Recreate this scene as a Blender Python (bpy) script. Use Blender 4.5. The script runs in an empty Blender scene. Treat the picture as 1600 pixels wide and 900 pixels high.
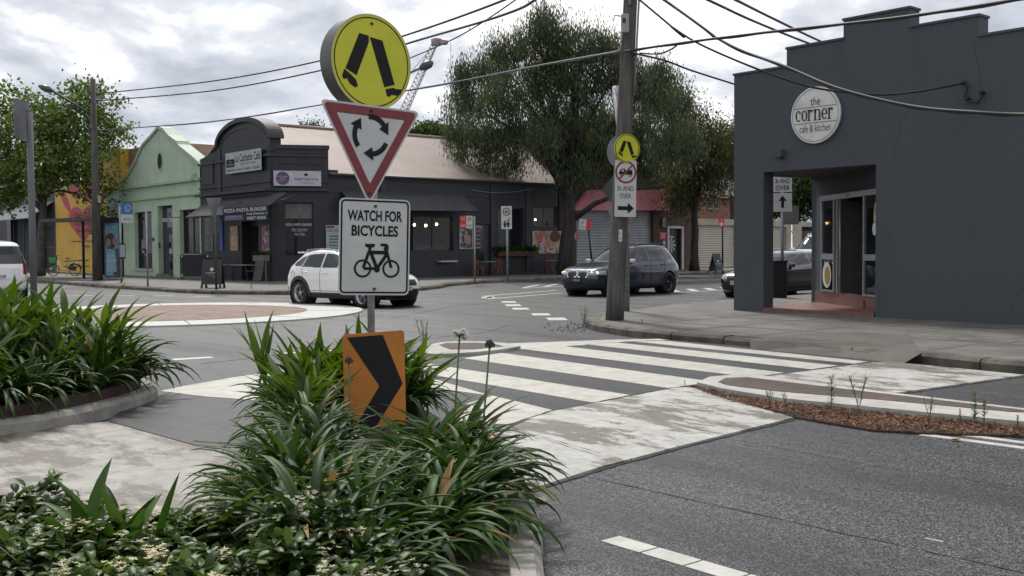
import bpy, bmesh, math, random
import numpy as np
from mathutils import Vector, Matrix, noise as mnoise
R = math.radians
random.seed(7); rng = np.random.default_rng(7)
SC = bpy.context.scene; COL = SC.collection

# ------------------------------------------------------------------ camera
FPX = 1640.0; CH = 1.6
PITCH = math.atan(63/FPX); ROLL = 0.007; YAW = math.atan(1400/FPX)
fw = Vector((math.sin(YAW)*math.cos(PITCH), math.cos(YAW)*math.cos(PITCH), -math.sin(PITCH)))
r0 = Vector((math.cos(YAW), -math.sin(YAW), 0)); u0_ = r0.cross(fw)
cr = r0*math.cos(ROLL) - u0_*math.sin(ROLL); cu = r0*math.sin(ROLL) + u0_*math.cos(ROLL)
CAMP = Vector((0, 0, CH))
cd = bpy.data.cameras.new('camera'); cam = bpy.data.objects.new('camera', cd); COL.objects.link(cam)
M3 = Matrix((cr, cu, -fw)).transposed()
cam.matrix_world = Matrix.Translation(CAMP) @ M3.to_4x4()
cd.sensor_width = 36; cd.lens = 36*FPX/1600; cd.clip_end = 3000; cd.clip_start = 0.05
SC.camera = cam

# ------------------------------------------------------------------ light
SUN_EL, SUN_AZ = 52, 22          # azimuth from +Y towards +X
w = bpy.data.worlds.new('World'); SC.world = w; w.use_nodes = True
nt = w.node_tree; nt.nodes.clear()
def N(nt, t, **k):
    n = nt.nodes.new(t)
    for a, b in k.items(): setattr(n, a, b)
    return n
out = N(nt, 'ShaderNodeOutputWorld'); bg = N(nt, 'ShaderNodeBackground'); bg.inputs[1].default_value = 0.10
sky = N(nt, 'ShaderNodeTexSky', sky_type='NISHITA', sun_disc=False, sun_elevation=R(SUN_EL), sun_rotation=R(SUN_AZ), dust_density=2.0)
tc = N(nt, 'ShaderNodeTexCoord'); sep = N(nt, 'ShaderNodeSeparateXYZ'); nt.links.new(tc.outputs['Generated'], sep.inputs[0])
# project the direction on to a cloud layer: xy / (z + k)
ad = N(nt, 'ShaderNodeMath', operation='ADD'); ad.inputs[1].default_value = 0.30; nt.links.new(sep.outputs[2], ad.inputs[0])
mx_ = N(nt, 'ShaderNodeMath', operation='MAXIMUM'); mx_.inputs[1].default_value = 0.05; nt.links.new(ad.outputs[0], mx_.inputs[0])
dx = N(nt, 'ShaderNodeMath', operation='DIVIDE'); dy = N(nt, 'ShaderNodeMath', operation='DIVIDE')
nt.links.new(sep.outputs[0], dx.inputs[0]); nt.links.new(sep.outputs[1], dy.inputs[0])
nt.links.new(mx_.outputs[0], dx.inputs[1]); nt.links.new(mx_.outputs[0], dy.inputs[1])
cb = N(nt, 'ShaderNodeCombineXYZ'); nt.links.new(dx.outputs[0], cb.inputs[0]); nt.links.new(dy.outputs[0], cb.inputs[1])
def wnoise(scale, det, rough, off, dist=0.0):
    mp = N(nt, 'ShaderNodeMapping'); mp.inputs['Location'].default_value = off; nt.links.new(cb.outputs[0], mp.inputs[0])
    n = N(nt, 'ShaderNodeTexNoise'); n.inputs['Scale'].default_value = scale; n.inputs['Detail'].default_value = det
    n.inputs['Roughness'].default_value = rough; n.inputs['Distortion'].default_value = dist
    nt.links.new(mp.outputs[0], n.inputs['Vector']); return n.outputs[0]
def wramp(src, stops):
    r = N(nt, 'ShaderNodeValToRGB'); nt.links.new(src, r.inputs[0])
    while len(r.color_ramp.elements) < len(stops): r.color_ramp.elements.new(0.5)
    for e, (p, c) in zip(r.color_ramp.elements, stops):
        e.position = p; e.color = (*c, 1) if not isinstance(c, (int, float)) else (c, c, c, 1)
    return r.outputs[0]
def wmix(f, a, b, mode='MIX'):
    m = N(nt, 'ShaderNodeMix', data_type='RGBA', blend_type=mode)
    if isinstance(f, float): m.inputs[0].default_value = f
    else: nt.links.new(f, m.inputs[0])
    for i, s in ((6, a), (7, b)):
        if isinstance(s, tuple): m.inputs[i].default_value = (*s, 1)
        else: nt.links.new(s, m.inputs[i])
    return m.outputs[2]
n1 = wnoise(1.9, 9, 0.55, (3.1, 0.4, 0), 0.3)
n2 = wnoise(5.0, 9, 0.6, (7.3, 2.1, 0), 0.2)
n3 = wnoise(1.1, 3, 0.5, (1.4, 9.0, 0))
cl = wmix(0.30, n1, n2)
shade = wramp(cl, [(0.39, (3.4, 3.7, 4.3)), (0.46, (4.9, 5.2, 5.85)), (0.515, (6.3, 6.55, 7.1)), (0.57, (10.0, 9.95, 9.8))])
cov = wramp(n3, [(0.30, 0.72), (0.45, 1.0)])
thin = wmix(0.62, sky.outputs[0], (4.6, 5.2, 6.3))
allc = wmix(cov, thin, shade)
# greyer, smoother band near the horizon
hz = wramp(sep.outputs[2], [(0.0, 1.0), (0.22, 0.0)])
hm = N(nt, 'ShaderNodeMath', operation='MULTIPLY'); hm.inputs[1].default_value = 0.45; nt.links.new(hz, hm.inputs[0])
fin = wmix(hm.outputs[0], allc, (5.3, 5.7, 6.3))
nt.links.new(fin, bg.inputs[0]); nt.links.new(bg.outputs[0], out.inputs[0])

sd = bpy.data.lights.new('sun', 'SUN'); sd.energy = 2.6; sd.angle = R(10); sd.color = (1, 0.955, 0.89)
so = bpy.data.objects.new('sun', sd); COL.objects.link(so)
sv = Vector((math.sin(R(SUN_AZ))*math.cos(R(SUN_EL)), math.cos(R(SUN_AZ))*math.cos(R(SUN_EL)), math.sin(R(SUN_EL))))
so.rotation_euler = sv.to_track_quat('Z', 'Y').to_euler(); so.location = (0, 0, 60)
SC.view_settings.view_transform = 'Standard'; SC.view_settings.look = 'None'
SC.view_settings.exposure = 0.38; SC.view_settings.gamma = 1; SC.view_settings.use_curve_mapping = False
SC.render.engine = 'CYCLES'; SC.cycles.max_bounces = 6; SC.cycles.transparent_max_bounces = 8
SC.cycles.use_denoising = True; SC.cycles.sample_clamp_indirect = 4

# ------------------------------------------------------------------ surveying: turn sight lines into real positions
def ray(x, y): return fw + cr*((x-800)/FPX) + cu*((450-y)/FPX)
def G(x, y, z=0.0):
    d = ray(x, y); return CAMP + d*((z-CH)/d.z)
def AT(x, y, Z): return CAMP + ray(x, y)*Z
class PL:
    """a plane with its own right (u), up (v) and outward normal (n)"""
    def __init__(s, p0, n, v=(0, 0, 1), roll=0):
        s.p = Vector(p0); s.n = Vector(n).normalized(); s.v = Vector(v).normalized()
        s.u = s.v.cross(s.n).normalized(); s.v = s.n.cross(s.u)
        if roll:
            c, q = math.cos(roll), math.sin(roll); s.u, s.v = s.u*c + s.v*q, s.v*c - s.u*q
    def hit(s, x, y):
        d = ray(x, y); t = (s.p-CAMP).dot(s.n)/d.dot(s.n); q = CAMP + d*t - s.p
        return (q.dot(s.u), q.dot(s.v))
    def P(s, u, v, o=0.0): return s.p + s.u*u + s.v*v + s.n*o
    def rect(s, x0, y0, x1, y1):
        xm, ym = (x0+x1)/2, (y0+y1)/2
        return (s.hit(x0, ym)[0], s.hit(xm, y1)[1], s.hit(x1, ym)[0], s.hit(xm, y0)[1])
def PX(X): return PL((X, 0, 0), (-1, 0, 0))
def PY(Y): return PL((0, Y, 0), (0, -1, 0))

# ------------------------------------------------------------------ materials
MATS = {}
def newmat(name):
    m = bpy.data.materials.new(name); m.use_nodes = True; m.node_tree.nodes.clear(); return m
def lin(c): return tuple(c)
def M(name, col, rough=0.6, metal=0.0, var=0.12, vscale=3.0, bump=0.0, bscale=40.0, spec=0.5, coat=0.0, emit=None, estr=0.0, col2=None, world=True, dirt=0.0, stretch=None):
    """principled surface whose colour drifts between col and col2 with noise, plus noise bump"""
    if name in MATS: return MATS[name]
    m = newmat(name); nt = m.node_tree; L = nt.links
    o = N(nt, 'ShaderNodeOutputMaterial'); b = N(nt, 'ShaderNodeBsdfPrincipled'); L.new(b.outputs[0], o.inputs[0])
    tc = N(nt, 'ShaderNodeNewGeometry').outputs['Position'] if world else N(nt, 'ShaderNodeTexCoord').outputs['Object']
    if stretch:
        mp = N(nt, 'ShaderNodeMapping'); mp.inputs['Scale'].default_value = stretch; L.new(tc, mp.inputs[0]); tc = mp.outputs[0]
    n = N(nt, 'ShaderNodeTexNoise'); n.inputs['Scale'].default_value = vscale; n.inputs['Detail'].default_value = 8; n.inputs['Roughness'].default_value = 0.65
    L.new(tc, n.inputs['Vector'])
    if col2 is None: a, c2 = tuple(x*(1-var) for x in col), tuple(min(1, x*(1+var)) for x in col)
    else: a, c2 = col, col2
    r = N(nt, 'ShaderNodeValToRGB'); r.color_ramp.elements[0].position = 0.36; r.color_ramp.elements[1].position = 0.64
    r.color_ramp.elements[0].color = (*a, 1); r.color_ramp.elements[1].color = (*c2, 1)
    L.new(n.outputs[0], r.inputs[0]); csock = r.outputs[0]
    if dirt:
        n2 = N(nt, 'ShaderNodeTexNoise'); n2.inputs['Scale'].default_value = 0.9; n2.inputs['Detail'].default_value = 10; n2.inputs['Roughness'].default_value = 0.7
        L.new(tc, n2.inputs['Vector'])
        r2 = N(nt, 'ShaderNodeValToRGB'); r2.color_ramp.elements[0].position = 0.45; r2.color_ramp.elements[1].position = 0.7
        r2.color_ramp.elements[0].color = (1, 1, 1, 1); r2.color_ramp.elements[1].color = (1-dirt, 1-dirt, 1-dirt*1.05, 1)
        L.new(n2.outputs[0], r2.inputs[0])
        mm = N(nt, 'ShaderNodeMix', data_type='RGBA', blend_type='MULTIPLY'); mm.inputs[0].default_value = 1
        L.new(csock, mm.inputs[6]); L.new(r2.outputs[0], mm.inputs[7]); csock = mm.outputs[2]
    L.new(csock, b.inputs['Base Color'])
    b.inputs['Roughness'].default_value = rough; b.inputs['Metallic'].default_value = metal
    b.inputs['Specular IOR Level'].default_value = spec; b.inputs['Coat Weight'].default_value = coat; b.inputs['Coat Roughness'].default_value = 0.04
    if bump:
        n3 = N(nt, 'ShaderNodeTexNoise'); n3.inputs['Scale'].default_value = bscale; n3.inputs['Detail'].default_value = 6; L.new(tc, n3.inputs['Vector'])
        bp = N(nt, 'ShaderNodeBump'); bp.inputs['Strength'].default_value = min(1, bump); bp.inputs['Distance'].default_value = 0.02*max(1, bump)
        L.new(n3.outputs[0], bp.inputs['Height']); L.new(bp.outputs[0], b.inputs['Normal'])
    if emit: b.inputs['Emission Color'].default_value = (*emit, 1); b.inputs['Emission Strength'].default_value = estr
    MATS[name] = m; return m

def asphalt(name, dark, light, rough=0.55, patch=0.0, spec=0.5):
    m = newmat(name); nt = m.node_tree; L = nt.links
    o = N(nt, 'ShaderNodeOutputMaterial'); b = N(nt, 'ShaderNodeBsdfPrincipled'); L.new(b.outputs[0], o.inputs[0])
    p = N(nt, 'ShaderNodeNewGeometry').outputs['Position']
    v = N(nt, 'ShaderNodeTexVoronoi'); v.inputs['Scale'].default_value = 125; L.new(p, v.inputs['Vector'])
    n = N(nt, 'ShaderNodeTexNoise'); n.inputs['Scale'].default_value = 34; n.inputs['Detail'].default_value = 5; n.inputs['Roughness'].default_value = 0.75; L.new(p, n.inputs['Vector'])
    big = N(nt, 'ShaderNodeTexNoise'); big.inputs['Scale'].default_value = 0.45; big.inputs['Detail'].default_value = 6; big.inputs['Roughness'].default_value = 0.6
    mp = N(nt, 'ShaderNodeMapping'); mp.inputs['Scale'].default_value = (2.2, 0.22, 1); L.new(p, mp.inputs[0]); L.new(mp.outputs[0], big.inputs['Vector'])
    # stones: each cell its own tone
    sp = N(nt, 'ShaderNodeSeparateColor'); L.new(v.outputs['Color'], sp.inputs[0])
    a1 = N(nt, 'ShaderNodeMath', operation='MULTIPLY'); a1.inputs[1].default_value = 0.5; L.new(sp.outputs[0], a1.inputs[0])
    a2 = N(nt, 'ShaderNodeMath', operation='MULTIPLY_ADD'); a2.inputs[1].default_value = 0.55; L.new(n.outputs[0], a2.inputs[0]); L.new(a1.outputs[0], a2.inputs[2])
    r = N(nt, 'ShaderNodeValToRGB'); r.color_ramp.elements[0].position = 0.46; r.color_ramp.elements[1].position = 0.86
    r.color_ramp.elements[0].color = (*dark, 1); r.color_ramp.elements[1].color = (*light, 1); L.new(a2.outputs[0], r.inputs[0])
    rb = N(nt, 'ShaderNodeValToRGB'); rb.color_ramp.elements[0].position = 0.40; rb.color_ramp.elements[1].position = 0.60
    rb.color_ramp.elements[0].color = (0.50, 0.50, 0.51, 1); rb.color_ramp.elements[1].color = (1.35, 1.34, 1.32, 1); L.new(big.outputs[0], rb.inputs[0])
    mm = N(nt, 'ShaderNodeMix', data_type='RGBA', blend_type='MULTIPLY'); mm.inputs[0].default_value = 1
    L.new(r.outputs[0], mm.inputs[6]); L.new(rb.outputs[0], mm.inputs[7]); L.new(mm.outputs[2], b.inputs['Base Color'])
    rr = N(nt, 'ShaderNodeMapRange'); rr.inputs[1].default_value = 0.35; rr.inputs[2].default_value = 0.65; rr.inputs[3].default_value = rough+0.14; rr.inputs[4].default_value = rough-0.12
    L.new(big.outputs[0], rr.inputs[0]); L.new(rr.outputs[0], b.inputs['Roughness'])
    b.inputs['Specular IOR Level'].default_value = spec
    bp = N(nt, 'ShaderNodeBump'); bp.inputs['Strength'].default_value = 0.55; bp.inputs['Distance'].default_value = 0.010
    L.new(a2.outputs[0], bp.inputs['Height']); L.new(bp.outputs[0], b.inputs['Normal'])
    MATS[name] = m; return m

def worn(name, paint, under, lo=0.42, hi=0.5, scale=1.4, stretch=(1, 1, 1), rough=0.6, dirt=0.25):
    """worn paint: noise decides where the concrete or asphalt below shows"""
    m = newmat(name); nt = m.node_tree; L = nt.links
    o = N(nt, 'ShaderNodeOutputMaterial'); b = N(nt, 'ShaderNodeBsdfPrincipled'); L.new(b.outputs[0], o.inputs[0])
    p = N(nt, 'ShaderNodeNewGeometry').outputs['Position']
    mp = N(nt, 'ShaderNodeMapping'); mp.inputs['Scale'].default_value = stretch; L.new(p, mp.inputs[0])
    n = N(nt, 'ShaderNodeTexNoise'); n.inputs['Scale'].default_value = scale; n.inputs['Detail'].default_value = 15; n.inputs['Roughness'].default_value = 0.80; n.inputs['Distortion'].default_value = 0.15
    L.new(mp.outputs[0], n.inputs['Vector'])
    r = N(nt, 'ShaderNodeValToRGB'); r.color_ramp.elements[0].position = lo; r.color_ramp.elements[1].position = hi
    L.new(n.outputs[0], r.inputs[0])
    n2 = N(nt, 'ShaderNodeTexNoise'); n2.inputs['Scale'].default_value = 5; n2.inputs['Detail'].default_value = 9; n2.inputs['Roughness'].default_value = 0.7; L.new(p, n2.inputs['Vector'])
    def tone(c, d):
        q = N(nt, 'ShaderNodeValToRGB'); q.color_ramp.elements[0].position = 0.35; q.color_ramp.elements[1].position = 0.62
        q.color_ramp.elements[0].color = (*[x*(1-d) for x in c], 1); q.color_ramp.elements[1].color = (*c, 1); L.new(n2.outputs[0], q.inputs[0]); return q.outputs[0]
    m2 = N(nt, 'ShaderNodeMix', data_type='RGBA'); L.new(r.outputs[0], m2.inputs[0]); L.new(tone(under, 0.35), m2.inputs[6]); L.new(tone(paint, dirt), m2.inputs[7])
    L.new(m2.outputs[2], b.inputs['Base Color']); b.inputs['Roughness'].default_value = rough
    n3 = N(nt, 'ShaderNodeTexNoise'); n3.inputs['Scale'].default_value = 90; n3.inputs['Detail'].default_value = 4; L.new(p, n3.inputs['Vector'])
    ma = N(nt, 'ShaderNodeMath', operation='MULTIPLY_ADD'); ma.inputs[1].default_value = 0.5; L.new(r.outputs[0], ma.inputs[0]); L.new(n3.outputs[0], ma.inputs[2])
    bp = N(nt, 'ShaderNodeBump'); bp.inputs['Strength'].default_value = 0.4; bp.inputs['Distance'].default_value = 0.006
    L.new(ma.outputs[0], bp.inputs['Height']); L.new(bp.outputs[0], b.inputs['Normal'])
    MATS[name] = m; return m

def brick(name, c1, c2, mort, bw=0.24, bh=0.086, flat=False, ms=0.010, rough=0.8, rot=0):
    m = newmat(name); nt = m.node_tree; L = nt.links
    o = N(nt, 'ShaderNodeOutputMaterial'); b = N(nt, 'ShaderNodeBsdfPrincipled'); L.new(b.outputs[0], o.inputs[0])
    g = N(nt, 'ShaderNodeNewGeometry').outputs['Position']; s = N(nt, 'ShaderNodeSeparateXYZ'); L.new(g, s.inputs[0])
    c = N(nt, 'ShaderNodeCombineXYZ')
    if flat:
        mp = N(nt, 'ShaderNodeMapping'); mp.inputs['Rotation'].default_value = (0, 0, rot); L.new(g, mp.inputs[0]); vec = mp.outputs[0]
    else:
        a = N(nt, 'ShaderNodeMath', operation='ADD'); L.new(s.outputs[0], a.inputs[0]); L.new(s.outputs[1], a.inputs[1])
        L.new(a.outputs[0], c.inputs[0]); L.new(s.outputs[2], c.inputs[1]); vec = c.outputs[0]
    t = N(nt, 'ShaderNodeTexBrick'); t.inputs['Scale'].default_value = 1; t.inputs['Brick Width'].default_value = bw; t.inputs['Row Height'].default_value = bh
    t.inputs['Mortar Size'].default_value = ms; t.inputs['Color1'].default_value = (*c1, 1); t.inputs['Color2'].default_value = (*c2, 1); t.inputs['Mortar'].default_value = (*mort, 1)
    L.new(vec, t.inputs['Vector'])
    n = N(nt, 'ShaderNodeTexNoise'); n.inputs['Scale'].default_value = 2.2; n.inputs['Detail'].default_value = 8; n.inputs['Roughness'].default_value = 0.7; L.new(g, n.inputs['Vector'])
    r = N(nt, 'ShaderNodeValToRGB'); r.color_ramp.elements[0].position = 0.35; r.color_ramp.elements[1].position = 0.65
    r.color_ramp.elements[0].color = (0.7, 0.7, 0.7, 1); r.color_ramp.elements[1].color = (1.15, 1.15, 1.15, 1); L.new(n.outputs[0], r.inputs[0])
    mm = N(nt, 'ShaderNodeMix', data_type='RGBA', blend_type='MULTIPLY'); mm.inputs[0].default_value = 1
    L.new(t.outputs['Color'], mm.inputs[6]); L.new(r.outputs[0], mm.inputs[7]); L.new(mm.outputs[2], b.inputs['Base Color'])
    b.inputs['Roughness'].default_value = rough
    bp = N(nt, 'ShaderNodeBump'); bp.inputs['Strength'].default_value = 0.5; bp.inputs['Distance'].default_value = 0.01; bp.invert = True
    L.new(t.outputs['Fac'], bp.inputs['Height']); L.new(bp.outputs[0], b.inputs['Normal'])
    MATS[name] = m; return m

def stripes(name, col, pitch, depth=0.012, axis='Z', rough=0.5, metal=0.0, var=0.1, dirt=0.2, vs=1.2):
    """ribbed sheet (roller shutter, corrugated iron): wave bump along one axis, with rib shading tinted into the colour"""
    m = newmat(name); nt = m.node_tree; L = nt.links
    o = N(nt, 'ShaderNodeOutputMaterial'); b = N(nt, 'ShaderNodeBsdfPrincipled'); L.new(b.outputs[0], o.inputs[0])
    g = N(nt, 'ShaderNodeNewGeometry').outputs['Position']
    wv = N(nt, 'ShaderNodeTexWave', wave_type='BANDS', bands_direction=axis, wave_profile='SIN'); wv.inputs['Scale'].default_value = 0.314/pitch; L.new(g, wv.inputs['Vector'])
    n = N(nt, 'ShaderNodeTexNoise'); n.inputs['Scale'].default_value = vs; n.inputs['Detail'].default_value = 10; n.inputs['Roughness'].default_value = 0.7; L.new(g, n.inputs['Vector'])
    r = N(nt, 'ShaderNodeValToRGB'); r.color_ramp.elements[0].position = 0.35; r.color_ramp.elements[1].position = 0.68
    r.color_ramp.elements[0].color = (*[min(1, x*(1+var)) for x in col], 1); r.color_ramp.elements[1].color = (*[x*(1-dirt) for x in col], 1); L.new(n.outputs[0], r.inputs[0])
    wr_ = N(nt, 'ShaderNodeValToRGB'); wr_.color_ramp.elements[0].color = (0.78, 0.78, 0.78, 1); wr_.color_ramp.elements[1].color = (1.08, 1.08, 1.08, 1); L.new(wv.outputs['Fac'], wr_.inputs[0])  # painted shading: colour darkens in the troughs so the ribs show
    mw = N(nt, 'ShaderNodeMix', data_type='RGBA', blend_type='MULTIPLY'); mw.inputs[0].default_value = 1; L.new(r.outputs[0], mw.inputs[6]); L.new(wr_.outputs[0], mw.inputs[7])
    L.new(mw.outputs[2], b.inputs['Base Color']); b.inputs['Roughness'].default_value = rough; b.inputs['Metallic'].default_value = metal
    bp = N(nt, 'ShaderNodeBump'); bp.inputs['Strength'].default_value = 1; bp.inputs['Distance'].default_value = depth
    L.new(wv.outputs['Fac'], bp.inputs['Height']); L.new(bp.outputs[0], b.inputs['Normal'])
    MATS[name] = m; return m

def leafmat(name, cols, rough=0.42, trans=0.3, coat=0.0):
    m = newmat(name); nt = m.node_tree; L = nt.links
    o = N(nt, 'ShaderNodeOutputMaterial'); b = N(nt, 'ShaderNodeBsdfPrincipled')
    g = N(nt, 'ShaderNodeNewGeometry'); r = N(nt, 'ShaderNodeValToRGB')
    while len(r.color_ramp.elements) < len(cols): r.color_ramp.elements.new(0.5)
    for i, c in enumerate(cols):
        r.color_ramp.elements[i].position = i/(len(cols)-1); r.color_ramp.elements[i].color = (*c, 1)
    L.new(g.outputs['Random Per Island'], r.inputs[0])
    n = N(nt, 'ShaderNodeTexNoise'); n.inputs['Scale'].default_value = 1.1; n.inputs['Detail'].default_value = 3; L.new(g.outputs['Position'], n.inputs['Vector'])
    rr = N(nt, 'ShaderNodeValToRGB'); rr.color_ramp.elements[0].position = 0.35; rr.color_ramp.elements[1].position = 0.65
    rr.color_ramp.elements[0].color = (0.75, 0.78, 0.8, 1); rr.color_ramp.elements[1].color = (1.2, 1.15, 1.0, 1); L.new(n.outputs[0], rr.inputs[0])
    mm = N(nt, 'ShaderNodeMix', data_type='RGBA', blend_type='MULTIPLY'); mm.inputs[0].default_value = 1
    L.new(r.outputs[0], mm.inputs[6]); L.new(rr.outputs[0], mm.inputs[7]); L.new(mm.outputs[2], b.inputs['Base Color'])
    b.inputs['Roughness'].default_value = rough; b.inputs['Coat Weight'].default_value = coat; b.inputs['Specular IOR Level'].default_value = 0.22
    t = N(nt, 'ShaderNodeBsdfTranslucent'); hs = N(nt, 'ShaderNodeHueSaturation'); hs.inputs['Value'].default_value = 1.5; hs.inputs['Saturation'].default_value = 1.15
    L.new(mm.outputs[2], hs.inputs['Color']); L.new(hs.outputs[0], t.inputs['Color'])
    x = N(nt, 'ShaderNodeMixShader'); x.inputs[0].default_value = trans
    L.new(b.outputs[0], x.inputs[1]); L.new(t.outputs[0], x.inputs[2]); L.new(x.outputs[0], o.inputs[0])
    MATS[name] = m; return m

def glassmat(name, tint=(0.02, 0.022, 0.024), see=0.35, rough=0.03):
    """window glass: partly see-through tinted pane with a mirror-like skin"""
    m = newmat(name); nt = m.node_tree; L = nt.links
    o = N(nt, 'ShaderNodeOutputMaterial'); b = N(nt, 'ShaderNodeBsdfPrincipled')
    b.inputs['Base Color'].default_value = (*tint, 1); b.inputs['Roughness'].default_value = rough; b.inputs['Specular IOR Level'].default_value = 0.6
    g = N(nt, 'ShaderNodeNewGeometry'); n = N(nt, 'ShaderNodeTexNoise'); n.inputs['Scale'].default_value = 0.8; L.new(g.outputs['Position'], n.inputs['Vector'])
    bp = N(nt, 'ShaderNodeBump'); bp.inputs['Strength'].default_value = 0.15; bp.inputs['Distance'].default_value = 0.02; L.new(n.outputs[0], bp.inputs['Height']); L.new(bp.outputs[0], b.inputs['Normal'])
    if see > 0:
        t = N(nt, 'ShaderNodeBsdfTransparent'); t.inputs[0].default_value = (0.8, 0.85, 0.85, 1)
        x = N(nt, 'ShaderNodeMixShader'); x.inputs[0].default_value = see
        L.new(b.outputs[0], x.inputs[1]); L.new(t.outputs[0], x.inputs[2]); L.new(x.outputs[0], o.inputs[0])
    else: L.new(b.outputs[0], o.inputs[0])
    MATS[name] = m; return m

def picture(name, c1, c2, c3, scale=3.0):
    """a printed photo of food or people too small to read: soft colour patches"""
    m = newmat(name); nt = m.node_tree; L = nt.links
    o = N(nt, 'ShaderNodeOutputMaterial'); b = N(nt, 'ShaderNodeBsdfPrincipled'); L.new(b.outputs[0], o.inputs[0])
    g = N(nt, 'ShaderNodeNewGeometry'); n = N(nt, 'ShaderNodeTexNoise'); n.inputs['Scale'].default_value = scale; n.inputs['Detail'].default_value = 4; n.inputs['Distortion'].default_value = 0.8
    L.new(g.outputs['Position'], n.inputs['Vector']); r = N(nt, 'ShaderNodeValToRGB'); r.color_ramp.elements.new(0.5)
    for e, (p, c) in zip(r.color_ramp.elements, ((0.38, c1), (0.5, c2), (0.6, c3))): e.position = p; e.color = (*c, 1)
    L.new(n.outputs[0], r.inputs[0]); L.new(r.outputs[0], b.inputs['Base Color']); b.inputs['Roughness'].default_value = 0.4
    MATS[name] = m; return m

# ------------------------------------------------------------------ mesh builder
_tc = {}
def text_geo(s, bold=0.0):
    k = (s, bold)
    if k in _tc: return _tc[k]
    c = bpy.data.curves.new('lettering', 'FONT'); c.body = s; c.size = 1; c.offset = bold; c.resolution_u = 4; c.align_x = 'LEFT'
    ob = bpy.data.objects.new('lettering', c); COL.objects.link(ob)
    dg = bpy.context.evaluated_depsgraph_get(); me = bpy.data.meshes.new_from_object(ob.evaluated_get(dg))
    v = np.array([tuple(p.co)[:2] for p in me.vertices]); f = [tuple(p.vertices) for p in me.polygons]
    bpy.data.objects.remove(ob); bpy.data.curves.remove(c); bpy.data.meshes.remove(me)
    _tc[k] = (v, f); return _tc[k]

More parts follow.
